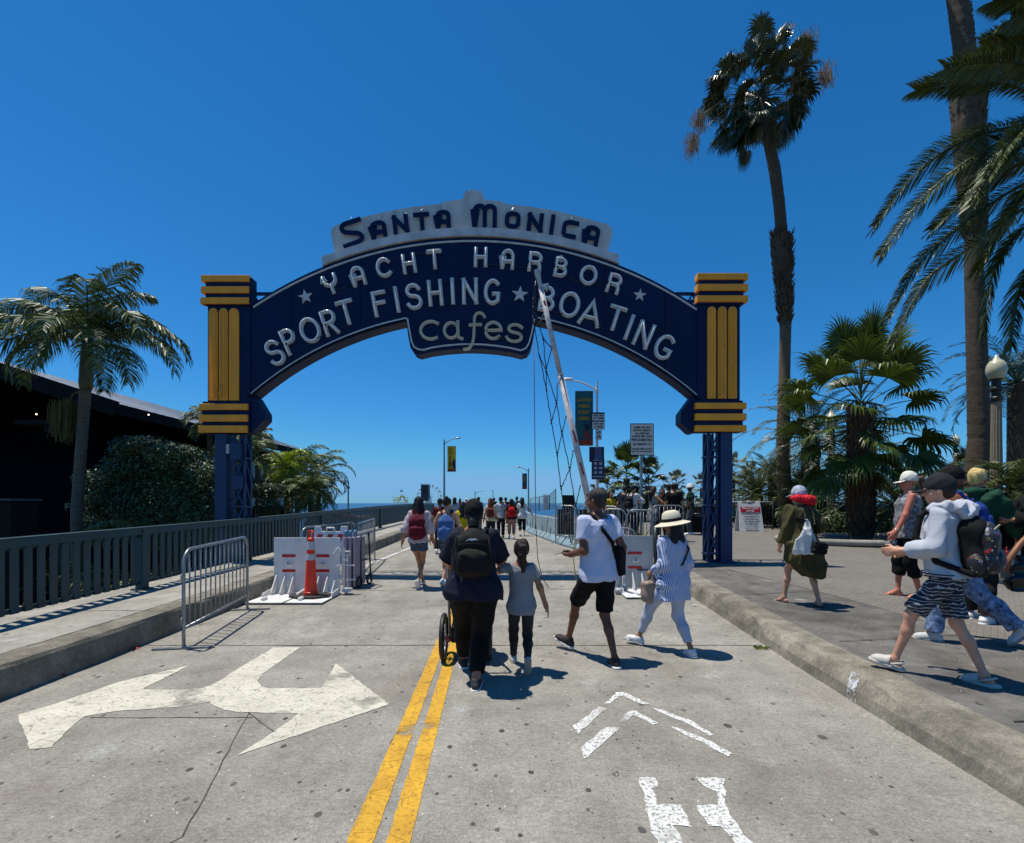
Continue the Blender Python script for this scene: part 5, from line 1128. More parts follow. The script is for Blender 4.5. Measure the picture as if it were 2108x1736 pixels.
s = p.s; rb = empty('backpack', p.loc, p.yaw, label='large black backpack with sticker print and cream piping on the boy\'s back', cat='backpack'); c = p.B(.0, -.225, .21 * s); M = p.T; u_ = p.up; f_ = p.fw
S = SDF(.009); S.box(c + f_ * .05, (.08, .025, .13), M, .05, .02); S.ell(c + u_ * .13 + f_ * .045, (.135, .085, .12), M, .05); S.ell(c - u_ * .11 + f_ * .03, (.145, .09, .12), M, .05); S.disp = folds(50, .006); S.build('main_compartment', bag_blk, rb)
S = SDF(.008); S.box(c - f_ * .03 - u_ * .02, (.07, .01, .10), M, .05, .02); S.ell(c - f_ * .03 + u_ * .09, (.115, .065, .105), M, .05); S.ell(c - f_ * .035 - u_ * .10, (.12, .07, .10), M, .05); S.disp = folds(51, .005); S.build('front_compartment', m_stk, rb)
S = SDF(.008); S.ell(c - f_ * .08 - u_ * .10, (.095, .045, .085), M, .02); S.disp = folds(52, .005); S.build('front_pocket', m_stk, rb)
b = MB(); arcp = [c - f_ * (.10 - .055 * abs(math.cos(a)) ** 2) + v3(math.cos(a) * .113, 0, 0) + u_ * (.05 + .12 * math.sin(a) if math.sin(a) > 0 else .05 + .20 * math.sin(a)) for a in np.linspace(R(-88), R(268), 40)]
b.tube(arcp, .0055, 6, closed=True); b.build('cream_piping', mat('cream_piping', '9a937c', .6), rb, smooth=True)
for sx in (-1, 1):
    b = MB(); q = c - f_ * .13 + v3(sx * .05 - .05, 0, 0) - u_ * .03; b.ball(q, .014, 8, (1, .5, 1.3)); b.tube([q + u_ * .015, q + u_ * .04], .003, 5); b.build('zip_pull', mat('red_zip_pull', 'b01820', .4), rb, smooth=True)
    S = SDF(.009); S.ell(c + v3(sx * .135, 0, 0) - u_ * .12 + f_ * .03, (.04, .055, .085), M, .02); S.disp = folds(53, .006); S.build('side_pocket', m_stk, rb)
    x = sx * p.sw * .68; S = SDF(.009); S.chain([c + v3(sx * .08, .06, 0) + u_ * .24, p.B(x, -.09, .56 * s), p.B(x, .02, .565 * s), p.B(x * 1.1, .115, .48 * s), p.B(x * 1.3, .15, .30 * s), p.B(x * 1.6, .03, .1 * s), c + v3(sx * .15, .05, 0) - u_ * .2], .022, .01); S.build('strap', bag_blk, rb)
b = MB(); q = c + v3(-.15, -.02, 0) - u_ * .03; b.tube([q, q + v3(.03, -.02, .0), q + v3(.02, -.03, .03), q], .005, 6); b.build('carabiner', mat('red_metal', 'b00c18', .3), rb, smooth=True)
# 18 - person behind the boy
p = Person(1975, 4.9, 1.79, 48, feet=[(-.12, .20, 0, 0, 0), (.10, -.42, .10, 45, 8)], hands=[(-.24, .2, .08), (.24, .1, 0)], hf=pz, label='person in black cap and blue patterned trousers mostly hidden behind the boy', tone='fair', fat=1.0, lean=6, head=(12, 4))
p.body(); p.top(cloth('rust_brown_top', '7a4a38'), .5, -.05, .016, .02, .01, seed=61); p.bottom(mat('blue_camouflage', '0c1636', .8, var=0, col2='8fa6cc', scale=22), 1.95, .022, .016, seed=62, amp=.01); p.shoes(mat('off_white_canvas', 'b9bab8'), mat('dirty_sole', '8b8580')); p.hair('6a3f28', 'short'); p.cap_hat(cloth('black_cap_cotton', '0b0b0c'), name='baseball_cap')
backpack(p, cloth('royal_blue_nylon', '16337c'), 'bright blue backpack half hidden behind the boy in grey', .22, .30, .11, .30, seed=9)
# 19 - blond person in green
p = Person(2012, 5.7, 1.80, -62, feet=[(-.1, .1, 0, 0, 4), (.1, -.1, 0, 0, 4)], hands=[(-.22, .22, .12, (-1, -1, 0)), (.24, .26, .06, (1, -1, 0))], hf=pz, label='short-haired blond person in dark green hoodie and sunglasses', tone='ruddy', fat=1.0, head=(-8, 4))
p.body((.9, .7)); gn = cloth('dark_green_fleece', '143f2e'); p.top(gn, 1.9, -.06, .025, .02, .015, seed=71, amp=.011, name='hoodie'); S = SDF(.011); S.chain([p.B(-.11, .03, .55 * p.s), p.B(0, -.12, .545 * p.s), p.B(.11, .03, .55 * p.s)], [.035, .05, .035], .03); S.disp = folds(72, .008); S.build('hood', gn, p.root)
p.bottom(blk2, 1.95, .016, .012, seed=73); p.shoes(M_white); p.hair('cdb070', 'short', seed=6); b = MB()
for x in (-1, 1): b.box(p.Hd(x * .034, .094, 0.0), (.052, .012, .036), M=Matrix([tuple(r_) for r_ in p.HM]).transposed()); b.bar(p.Hd(x * .06, .09, .004), p.Hd(x * .079, -.01, .004), .005, .008)
b.build('sunglasses', mat('dark_lens', '0a0a0c'), p.root)
P19 = p; S = SDF(.01); S.chain([p.B(.10, -.06, .56 * p.s), p.B(.05, .15, .44 * p.s), p.B(-.05, .20, .30 * p.s), p.B(-.20, .1, .10)], .014, .01)
db = empty('camera_bag', p.loc, p.yaw, label='black camera bag held by the blond person in green', cat='bag'); S.build('strap', blk, db); S = SDF(.01); S.box(p.B(.16, .28, .02), (.05, .04, .12), None, .02); S.build('bag_body', bag_blk, db)
# 20 - dark figure at the right edge
p = Person(2140, 5.5, 1.76, 78, feet=[(-.1, .12, 0, 0, 4), (.1, -.1, 0, 0, 4)], hands=[(-.10, .34, .26, (-1, -.8, -.3)), (.10, .36, .28, (1, -.8, -.3))], hf=pz, label='person in black jacket and flat black hat at the right edge', tone='tan', fat=1.1)
p.body((1, 1)); p.top(blk, 1.85, -.06, .025, .02, .015, seed=81, amp=.012, name='jacket'); p.bottom(blk, 1.95, .016, .012, seed=82); p.shoes(M_white); p.hair('15100e', 'short'); b = MB(); hc = Vector(p.Hd(0, -.01, .03)); b.lathe([(.0, .10), (.08, .095), (.092, .02), (.17, .012), (.17, .004), (.09, 0)], hc, 24); b.build('flat_hat', blk, p.root, smooth=True)
b = MB(); q = p.palm[0][0]; b.box(q + v3(0, .02, .01), (.08, .15, .01)); o = b.build('phone', MATS['phone_black'], None, bevel=.003, label='black phone held by the person in the black jacket', cat='phone'); o.location = p.loc; o.rotation_euler = (0, 0, p.yaw)
bg2 = empty('leather_bag', (0, 0, 0), label='shiny black leather bag with tan strap hanging low at the right edge', cat='bag'); q = P(2125, 1178, 4.9); S = SDF(.011); S.loft(q - Vector((0, 0, .18)), np.eye(3), [0, .1, .24, .34], [.22, .24, .20, .12], [.09, .10, .08, .05], k=.03); S.disp = folds(8, .012, 7, 7); S.build('bag_body', mat('glossy_black_leather', '101214', .18, var=.2), bg2)
tubeobj('strap', [P(2068, 1175, 4.86), P(2078, 1150, 4.86), P(2098, 1122, 4.88), P(2125, 1095, 4.9), P(2165, 1000, 5.2)], .028, mat('tan_leather', '7a4a28', .5), bg2)
# ---- queue of people beyond the crowd barriers ----
Q = 'people queuing behind the crowd barriers'
stand = None
far(1283, 15.4, 1.68, 'man in navy t-shirt bending over in the queue', navy, navy, tone='tan', yaw=-40, hf=pz, group=Q, lean=12, hair='2a201a', head=(0, 18))
p = far(1303, 14.9, 1.68, 'man in white shirt with backpack straps looking at his phone in the queue', cloth('white_poplin', 'c4c6ca', var=.05), blk2, tone='fair', yaw=-55, hf=pz, group=Q, sleeve=1.5, hair='0f0c0b', head=(0, 22), hands=[(-.1, .36, .24, (-1, -1, 0)), (.12, .36, .24, (1, -1, 0))])
backpack(p, blk2, 'dark backpack on the man in the white shirt in the queue', .26, .4, .14, .26)
p = far(1345, 14.6, 1.64, 'woman in black and white floral dress looking down at her phone', mat('floral_black_white', '141416', .8, var=0, col2='b0b0b0', scale=18), blk, tone='tan', yaw=-70, hf=pz, group=Q, sleeve=0, sex='f', style='long', hair='1a110d', head=(0, 22), hands=[(-.1, .34, .26, (-1, -1, 0)), (.12, .34, .26, (1, -1, 0))], hem=-.3)
far(1363, 15.2, 1.58, 'dark-haired woman in black top between the floral dress and the black t-shirt', blk, blk, tone='tan', yaw=160, hf=pz, group=Q, style='long', hair='0c0908', sex='f', head=(0, 15))
far(1377, 16.0, 1.72, 'person in white shirt standing behind the broad man in black', MATS['white_cotton'], blk2, tone='brown', yaw=20, hf=pz, group=Q, hair='100c0b')
far(1387, 14.4, 1.74, 'broad man in plain black t-shirt with his back turned in the queue', blk, blk, tone='tan', yaw=5, hf=pz, group=Q, fat=1.25, hair='0f0c0b', sleeve=.7, hands=[(-.3, .02, -.05), (.3, .02, -.05)])
p = far(1421, 16.4, 1.72, 'man in white bucket hat, dark green t-shirt and grey trousers', cloth('dark_green_cotton', '1e3527'), cloth('grey_jeans', '4a4e56', var=.25), tone='dark', yaw=75, hf=pz, group=Q, hair='0b0908', hands=[(-.22, .12, .04), (.12, .26, .26, (1, -1, .2))], shoe='d8d8d8', head=(5, 4), feet=[(-.12, .05, 0, 0, 10), (.12, -.05, 0, 0, 10)])
b = MB(); b.lathe([(.0, .125), (.07, .12), (.092, .085), (.105, .03), (.15, -.02), (.145, -.024), (.1, .02)], p.Hd(0, -.01, .01), 20); b.build('bucket_hat', mat('white_hat_cotton', 'd0d0cc', .8), p.root, smooth=True)
b = MB(); b.ball(p.B(-.07, .125, .42 * p.s), .05, 10, (1, .3, 1)); b.build('chest_emblem', mat('yellow_print', 'c8c020', .6), p.root, smooth=True)
far(1257, 15.6, 1.45, 'child in yellow top in the queue behind the barriers', MATS['yellow_cotton'], navy, tone='tan', yaw=-150, hf=pz, group=Q, hair='1c130e', style='mid', sex='f')
far(1240, 16.5, 1.6, 'person in dark clothes standing behind the child in yellow', blk2, navy, tone='tan', yaw=-100, hf=pz, group=Q, hair='120d0b')
# ---------------- text ----------------
def text(s, size, loc, m, parent=None, name='lettering', rz=0, w=None, bold=0., ex=.002, rx_=90, line=1., mirror=False):
    cu = bpy.data.curves.new('t', 'FONT'); cu.body = s; cu.size = size; cu.align_x = 'CENTER'; cu.align_y = 'CENTER'; cu.extrude = ex; cu.offset = bold; cu.space_line = line; cu.resolution_u = 2
    o = bpy.data.objects.new('t', cu); COL.objects.link(o); dg = bpy.context.evaluated_depsgraph_get(); me = bpy.data.meshes.new_from_object(o.evaluated_get(dg)); COL.objects.unlink(o); bpy.data.objects.remove(o)
    sx = 1.
    if w and len(me.vertices):
        xs = [v.co.x for v in me.vertices]; sx = w / max(.001, max(xs) - min(xs))
    me.transform(Matrix.Translation(Vector(loc)) @ Matrix.Rotation(rz, 4, 'Z') @ Matrix.Rotation(R(rx_), 4, 'X') @ Matrix.Diagonal((-sx if mirror else sx, 1, 1, 1))); me.materials.clear()
    return link(name, me, parent, m)
# ---------------- left railing ----------------
fx = -5.52
rl = empty('railing', (fx, 8, lw(8)), label='long slate green metal railing with flat pickets along the left sidewalk', cat='railing')
FT = Matrix.Translation(-rl.location)
def fb(): b = MB(); b.T = FT; return b
for i, (y0, y1) in enumerate(((.4, 7.2), (7.3, 14.0), (14.1, 20.3), (20.4, 27), (27.1, 34))):
    b = fb(); n_ = 6
    for k in range(n_):
        a, c = lerp(y0 - .045, y1 + .045, k / n_), lerp(y0 - .045, y1 + .045, (k + 1) / n_); b.bar((fx, a, lw(a) + .87), (fx, c, lw(c) + .87), .10, .09)
        b.bar((fx, a, lw(a) + .925), (fx, c, lw(c) + .925), .13, .018)
    b.build('top_rail', M_fence, rl)
    b = fb(); y = y0 + .06
    while y < y1 - .04: b.box((fx, y, lw(y) + .455), (.018, .088, .74)); b.box((fx - .01, y + .077, lw(y) + .1), (.02, .09, .012)); y += .154
    b.bar((fx - .02, y0, lw(y0) + .105), (fx - .02, y1, lw(y1) + .105), .02, .045); b.bar((fx - .02, y0, lw(y0) + .80), (fx - .02, y1, lw(y1) + .80), .02, .045); b.build('picket_panel', M_fence, rl)
for y in (.35, 7.25, 14.05, 20.35, 27.05, 34.05):
    b = fb(); b.box((fx, y, lw(y) + .463), (.114, .12, .93)); b.box((fx, y, lw(y) + .012), (.2, .2, .02)); b.build('post', M_fence, rl)
# ---------------- crowd barriers ----------------
def crowd_barrier(a, b_, label, h=1.08, m=M_galv, bars=None, group='steel crowd control barriers', panel=None):
    a, b_ = Vector(a), Vector(b_); L = (b_ - a).length; d = (b_ - a) / L; ang = math.atan2(d.y, d.x)
    t = empty('crowd_barrier', a, ang, label=label, cat='crowd barrier', group=group); dz = (b_.z - a.z) / L
    q = lambda s_, z: Vector((s_, 0, z + dz * s_)); r = .16; B = MB()
    pts = [q(0, 0), q(0, .2), q(0, h - r)] + [q(r - r * math.cos(R(t_)), h - r + r * math.sin(R(t_))) for t_ in (20, 45, 70, 90)] + [q(L - r + r * math.sin(R(t_)), h - r + r * math.cos(R(t_))) for t_ in (0, 20, 45, 70)] + [q(L, h - r), q(L, .2), q(L, 0)]
    B.tube(pts, .019, 8); B.tube([q(0, .22), q(L, .22)], .016, 8); B.build('frame', m, t, smooth=True)
    n_ = bars or max(8, int(L / .145)); B = MB()
    for i in range(1, n_): x = L * i / n_; zt = h - (0 if x > r and x < L - r else .05); B.tube([q(x, .22), q(x, zt)], .0085, 6)
    B.build('infill_bars', m, t, smooth=True)
    for x in (0, L):
        B = MB(); B.box(q(x, .012), (.05, .62, .012)); B.tube([q(x, .0) + Vector((0, -.02, 0)), q(x, .03)], .024, 8); B.build('foot', m, t)
    B = MB()
    for z in (.34, .82): B.tube([q(0, z), q(-.05, z), q(-.055, z - .06)], .008, 6)
    B.build('hook', m, t, smooth=True)
    if panel: B = MB(); B.box(q(L / 2, .62), (L - .1, .012, .72)); B.build('mesh_panel', panel, t)
    return t
a = GR(378, 1336); c_ = GR(509, 1256); crowd_barrier(a, c_, 'nearest steel crowd barrier, standing at an angle by the left kerb', bars=14)
G2 = lambda x, y: Vector((x, y, g(y)))
PZ2 = lambda x, y: Vector((x, y, pz(y)))
crowd_barrier(G2(-3.94, 9.1), G2(-3.55, 11.0), 'steel crowd barrier right behind the striped sign frame')
crowd_barrier(G2(-3.28, 10.2), G2(-3.56, 12.6), 'farthest left steel crowd barrier, next to the walking woman with the maroon pack')
mesh_dark = mat('dark_mesh_fabric', '15181a', .8, var=.4, scale=60)
crowd_barrier(G2(1.75, 9.5), G2(2.38, 9.35), 'low crowd barrier directly behind the grey barricade plate', h=1.05)
crowd_barrier(PZ2(2.2, 11.8), PZ2(2.72, 11.6), 'crowd barrier in front of the child in yellow')
crowd_barrier(PZ2(2.68, 11.3), PZ2(3.26, 11.2), 'crowd barrier beside the prohibition sign pole')
crowd_barrier(PZ2(1.26, 14.0), PZ2(1.80, 13.7), 'dark mesh covered barrier behind the raised gate arm', panel=mesh_dark)
crowd_barrier(PZ2(1.9, 14.0), PZ2(2.9, 13.2), 'second mesh covered barrier right of the gate arm', panel=mesh_dark)
crowd_barrier(PZ2(4.0, 13.9), PZ2(4.9, 13.9), 'crowd barrier in front of the woman in the floral dress')
# ---------------- jersey barriers ----------------
def jersey(y0, y1, label):
    a = Vector((jx(y0), y0, max(g(y0), pz(y0) - .35))); c = Vector((jx(y1), y1, max(g(y1), pz(y1) - .35))); a.z = g(y0); c.z = g(y1); L = (c - a).length; t = empty('concrete_barrier', a, math.atan2(c.y - a.y, c.x - a.x), label=label, cat='concrete barrier', group='row of blue-grey concrete barriers')
    pr = [(-.29, 0), (-.29, .07), (-.14, .24), (-.08, .82), (.08, .82), (.14, .24), (.29, .07), (.29, 0)]; dz = (c.z - a.z) / L
    B = MB(); vs = []
    for x in (.02, L - .02): vs += [(x, y, z + dz * x) for y, z in pr]
    n_ = len(pr); B.add(vs, [(i, (i + 1) % n_, (i + 1) % n_ + n_, i + n_) for i in range(n_)] + [tuple(range(n_))[::-1], tuple(range(n_, 2 * n_))]); B.build('barrier_block', M_jers, t, bevel=.012)
    for x in (L * .25, L * .75):
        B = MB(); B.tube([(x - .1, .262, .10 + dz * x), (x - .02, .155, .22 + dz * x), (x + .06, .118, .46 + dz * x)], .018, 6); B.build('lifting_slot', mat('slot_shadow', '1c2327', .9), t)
for i in range(7): jersey(13.7 + i * 2.5, 16.15 + i * 2.5, ['concrete barrier of the row nearest the man in white', 'second concrete barrier of the row, behind the rope', 'third concrete barrier of the row', 'fourth concrete barrier of the row, beside the woman in white', 'fifth concrete barrier of the row', 'sixth concrete barrier of the row, far up the ramp', 'farthest concrete barrier of the row'][i])
# ---------------- barricade plates ----------------
def barricade(x0, x1, y, zg, label, mp, extra):
    t = empty('steel_barricade', ((x0 + x1) / 2, y, zg), label=label, cat='barricade', group='white anti-vehicle plate barricades'); w = x1 - x0
    B = MB(); B.box((0, 0, .50), (w - .01, .018, .93)); B.build('upright_plate', mp, t, bevel=.004)
    B = MB(); B.box((-.02, -.40, .018), (w + .06, .86, .014)); B.build('base_plate', M_white, t, bevel=.003)
    for x in (-w * .38, -w * .12, w * .14): B = MB(); B.prism([(x - .008, -.01, .33), (x - .008, -.05, .33), (x - .008, -.24, .08), (x - .008, -.24, .027), (x - .008, -.01, .027)], (.016, 0, 0)); B.build('gusset', M_white, t)
    for z in (.40, .655): B = MB(); B.box((-.02, -.0125, z), (w * .40, .006, .048)); B.build('reflective_strip', M_red, t)
    B = MB(); B.box((-.045, -.03, .525), (.018, .04, .06)); B.box((.0, -.03, .505), (.07, .04, .018)); B.box((.035, -.03, .53), (.018, .04, .05)); B.build('pallet_bracket', M_white, t)
    B = MB(); B.tube([(-.12, -.70, .05), (-.12, -.58, .05)], .028, 10); B.build('axle_stub', M_white, t, smooth=True)
    for sx in (-1, 1):
        B = MB(); B.prism([(sx * (w / 2 - .005) - .006, -.02, .02), (sx * (w / 2 - .005) - .006, -.02, .12), (sx * (w / 2 - .005) - .006, -.38, .085), (sx * (w / 2 - .005) - .006, -.42, .02)], (.012, 0, 0)); B.build('side_flange', M_white, t)
    if extra:
        B = MB(); x = w / 2 + .06
        for q_ in ([(x, 0, .03), (x, 0, .78)], [(x - .02, -.03, .30), (x - .14, -.06, .24), (x - .14, -.20, .06)], [(x + .05, .03, .1), (x + .05, .03, .7)], [(x - .02, 0, .50), (x + .18, 0, .49)], [(x - .02, 0, .24), (x + .2, 0, .25)], [(x - .06, -.05, .74), (x - .16, -.05, .70), (x - .08, -.05, .80), (x - .04, -.05, .74)], [(x, 0, .66), (x + .1, .0, .66), (x + .1, 0, .73), (x + .01, 0, .73)], [(x - .02, -.03, .52), (x - .12, -.05, .48)]): B.tube(q_, .013, 6)
        B.box((x + .02, 0, .58), (.10, .05, .035)); B.box((x + .05, .02, .07), (.14, .12, .05)); B.lathe([(.03, 0), (.03, .05)], (x + .04, 0, .02), 12); B.build('hinge_linkage', M_white, t)
    return t
barricade(-4.07, -3.505, 8.3, g(8.3), 'left white steel barricade plate of the pair behind the traffic cone', M_white, False)
barricade(-3.49, -2.93, 8.3, g(8.3), 'right white steel barricade plate of the pair, with hinge linkage', M_white, True)
t = barricade(1.90, 2.53, 8.7, g(8.7), 'grey steel barricade plate between the man in white and the straw hat woman', M_grey, False)
B = MB(); B.tube([(-.36, -.12, .03), (-.36, -.12, .50)], .035, 10); B.tube([(-.41, -.12, .03), (-.41, -.12, .5)], .015, 8); B.box((-.38, -.12, .51), (.13, .09, .03)); B.build('jack_post', M_white, t, smooth='auto')
B = MB(); B.tube([(-.36, -.30, .03), (-.30, -.26, .09), (-.22, -.3, .06)], .03, 8); B.tube([(-.45, -.42, .055), (-.34, -.42, .055)], .05, 12); B.build('caster_wheel', M_grey, t, smooth=True)
B = MB(); B.tube([(.36, -.05, .12), (.34, -.05, 1.12)], .040, 10); B.build('folded_arm', mat('dark_steel_arm', '2c3034', .35, .5), t, smooth=True)
B = MB(); B.tube([(.02, -.03, .36), (.3, -.05, .35)], .012, 6); B.build('lock_rod', M_black, t, smooth=True)
# traffic cone
cx_, cy_ = (640 - 1054) / 1000 * 7.95, 7.95
t = empty('traffic_cone', (cx_, cy_, g(8) + .03), label='tall orange traffic cone with two white reflective collars standing before the barricades', cat='traffic cone')
rf = lambda z: lerp(.105, .052, z / .92)
B = MB(); B.lathe([(.112, .03), (.112, .08), (.105, .085)] + [(rf(z), z) for z in (.12, .3, .5, .7, .9)] + [(.055, .92), (.04, .94)], (0, 0, 0), 28); B.build('cone_body', M_orange, t, smooth='auto')
for z0, z1 in ((.60, .70), (.77, .90)): B = MB(); B.lathe([(rf(z0) + .001, z0), (rf(z0) + .004, z0 + .002), (rf(z1) + .004, z1 - .002), (rf(z1) + .001, z1)], (0, 0, 0), 28); B.build('reflective_collar', mat('reflective_white', 'b4b4b6', .35), t, smooth='auto')
B = MB(); B.tube([(-.032, 0, .93), (-.03, 0, 1.08), (.03, 0, 1.08), (.032, 0, .93)], .016, 8); B.lathe([(.05, .92), (.056, .935), (.045, .96)], (0, 0, 0), 20); B.build('grip_handle', M_orange, t, smooth=True)
B = MB(); B.prism([(.30 * math.cos(a) * 1.15, .26 * math.sin(a), .0) for a in np.linspace(R(22.5), R(382.5), 9)[:-1]], (0, 0, .035)); o = B.build('rubber_base', mat('dirty_black_rubber', '2b2b2a', .85, var=.4), t, bevel=.008)
# striped A-frame barricade
t = empty('striped_barricade', (-3.45, 9.25, g(9.25)), R(4), label='folding plastic barricade with white frame and orange diagonal stripes', cat='barricade')
for yy, tl_ in ((-.14, .12), (.14, -.12)):
    f = lambda x, z: (x, yy + tl_ * z, z)
    B = MB(); B.prism([f(-.31, 0), f(-.23, 0), f(-.22, .55), f(.22, .55), f(.23, 0), f(.31, 0), f(.30, 1.10), f(.19, 1.10), f(.17, 1.00), f(-.17, 1.0), f(-.19, 1.10), f(-.30, 1.10)], (0, .03, 0)); B.build('plastic_leg_frame', M_white, t, bevel=.004)
B = MB(); B.tube([(-.075, -.02, 1.0), (-.065, -.02, 1.07), (.065, -.02, 1.07), (.075, -.02, 1.0)], .02, 8); B.build('carry_handle', M_white, t, smooth=True)
for i in range(4):
    x = -.30 + i * .19; z0, z1 = .74, .95; f = lambda x_, z: (min(.29, max(-.29, x_)), -.14 + .12 * z - .004, z); B = MB(); B.prism([f(x - .02, z0), f(x + .08, z0), f(x + .17, z1), f(x + .07, z1)], (0, -.004, 0)); B.build('orange_stripe', mat('orange_reflective', 'b8290f', .4), t)
# folded barricades stacked beside it
for i in range(3):
    t = empty('folded_barricade', (-2.99 + i * .075, 9.0 + i * .02, g(9)), R(86), label=['folded white barricade with lamp, leftmost of the three stacked on edge', 'folded white barricade with lamp, middle of the three stacked on edge', 'folded white barricade with lamp, rightmost of the three stacked on edge'][i], cat='barricade', group='folded barricades stacked on edge')
    B = MB(); B.box((0, 0, .47), (.5, .045, .90)); B.build('folded_frame', mat('dusty_mauve_plastic', '9a909c', .6), t, bevel=.01)
    B = MB(); B.lathe([(.03, .93), (.036, .95), (.036, 1.02), (.025, 1.05), (0, 1.055)], (-.2, 0, 0), 14); B.build('warning_lamp', mat('blue_grey_lamp', '5a7a9c', .25), t, smooth=True)
t = empty('hand_trolley', (-2.72, 9.05, g(9)), R(80), label='dark folded hand trolley leaning beside the stacked barricades', cat='trolley')
B = MB(); B.tube([(-.2, 0, .1), (-.2, 0, .95), (.1, 0, 1.0), (.2, 0, .1)], .016, 8); B.tube([(-.2, 0, .5), (.2, 0, .5)], .012, 6); B.build('trolley_frame', M_black, t, smooth=True)
for x in (-.2, .2): B = MB(); B.tube([(x + .09 * math.cos(a), .03, .10 + .09 * math.sin(a)) for a in np.linspace(0, 6.28, 19)[:-1]], .022, 8, closed=True); B.build('wheel', M_black, t, smooth=True)
# ---------------- raised boom gate with cable netting ----------------
by = 8.9; p0 = P(1225, 1090, by); p1 = P(1105, 556, by - .2)
gt = empty('boom_gate', (p0.x, p0.y, g(by)), label='raised white gate arm with red bands and hanging cable net', cat='boom gate')
GT = Matrix.Translation(-gt.location)
def gb(): b = MB(); b.T = GT; return b
b = gb(); M_armw = mat('worn_white_arm_paint', (.42, .42, .43), .6, var=.3, scale=9, bump=.1)
b.tube([p0, lerp(p0, p1, .60)], .056, 12); b.build('lower_arm', M_armw, gt, smooth=True)
b = gb(); b.tube([lerp(p0, p1, .60), lerp(p0, p1, .93)], .044, 12); b.build('upper_arm', M_armw, gt, smooth=True)
b = gb(); b.tube([lerp(p0, p1, .60), lerp(p0, p1, .605)], .060, 12); b.build('arm_collar', M_white, gt, smooth='auto'); b = gb(); b.tube([lerp(p0, p1, .97), lerp(p0, p1, 1.0)], .052, 12); b.tube([lerp(p0, p1, .93), p1], .040, 12); b.build('arm_tip', M_grey, gt, smooth='auto')
for t_ in (.095, .215, .34, .86): a = lerp(p0, p1, t_); c = lerp(p0, p1, t_ + (.045 if t_ < .5 else .02)); b = gb(); b.ribbon([a + Vector((.008, -.052, 0)), c + Vector((-.006, -.050, 0))], .034, FN, .006); b.build('red_band', mat('dull_red_tape', (.30, .02, .025), .5, var=.3), gt)
b = gb(); b.box((p0.x + .08, by + .15, g(by) + .5), (.34, .34, 1.0)); b.build('gate_cabinet', M_white, gt, bevel=.015)
cyv = lambda x, y: P(x, y, by - .07)
n1 = [(1103, 581), (1097, 625), (1098, 663), (1111, 734), (1125, 803), (1135, 869), (1147, 936), (1155, 1004), (1163, 1064), (1176, 1118)]
n2 = [(1101, 640), (1110, 668), (1118, 696), (1124, 762), (1145.6, 828), (1157, 892), (1173, 966), (1185, 1040), (1196, 1090)]
ext = [(1103, 578), (1120, 646), (1136, 716), (1148, 787), (1165, 855), (1180, 926), (1195, 998)]
m_cab = M_wire; rnd = random.Random(4)
def cable(a, c, sag=.02, r=.0085):
    A_, C_ = cyv(*a), cyv(*c); pts = [lerp(A_, C_, i / 6) + Vector((0, 0, -sag * math.sin(math.pi * i / 6))) + Vector((rnd.uniform(-.006, .006), 0, 0)) for i in range(7)]; b = gb(); b.tube(pts, r, 6)
    for q, o_ in ((pts[0], pts[1]), (pts[-1], pts[-2])):
        d = (o_ - q).normalized(); sd = Vector((-d.z, 0, d.x)); b.tube([q + d * .05 + sd * .0, q + d * .03 + sd * .012, q, q + d * .03 - sd * .012, q + d * .05], .005, 5); b.tube([q + d * .05, q + d * .10], .009, 5)
    b.build('net_cable', m_cab, gt, smooth=True)
for L in (n1, n2):
    for a, c in zip(L, L[1:]): cable(a, c, .012)
for a, c in (((1136, 716), (1118, 696)), ((1136, 716), (1124, 762)), ((1148, 787), (1145.6, 828)), ((1165, 855), (1157, 892)), ((1180, 926), (1173, 966)), ((1195, 998), (1185, 1040)), ((1145.6, 828), (1135, 869)), ((1157, 892), (1147, 936)), ((1173, 966), (1155, 1004)), ((1124, 762), (1111, 734)), ((1124, 762), (1125, 803)), ((1185, 1040), (1163, 1064)), ((1103, 578), (1101, 640)), ((1120, 646), (1110, 668))): cable(a, c, .01)
for q in n1[1:-1] + n2[1:-1]:
    c = cyv(*q); b = gb(); b.ball(c, .014, 8); b.tube([c + Vector((.012 * math.cos(a), 0, .02 * math.sin(a) - .02)) for a in np.linspace(0, 6.28, 9)[:-1]], .004, 5, closed=True); b.build('shackle', mat('dark_shackle', '2a2623', .4, .5), gt, smooth=True)
rope = [P(1099, 700, by), P(1100, 800, by), P(1101, 900, by), P(1102, 1000, by), P(1103, 1080, by), P(1107, 1150, by), P(1116, 1190, by), P(1132, 1214, by), P(1155, 1226, by), P(1175, 1224, by), P(1188, 1214, by)]
o = tubeobj('rope', rope, .007, mat('tan_rope', '5a4636', .8), None, label='thin brown rope looping down from the gate arm to the ground', cat='rope')
o = tubeobj('rope', [P(1190, 1212, by), P(1184, 1180, by - .02), P(1180, 1150, by), P(1186, 1120, by), P(1192, 1092, by), P(1184, 1112, by - .03), P(1180, 1140, by - .03)], .008, mat('yellow_rope', 'a08a3a', .8), None, label='yellow rope knotted below the gate net beside the man in white', cat='rope')
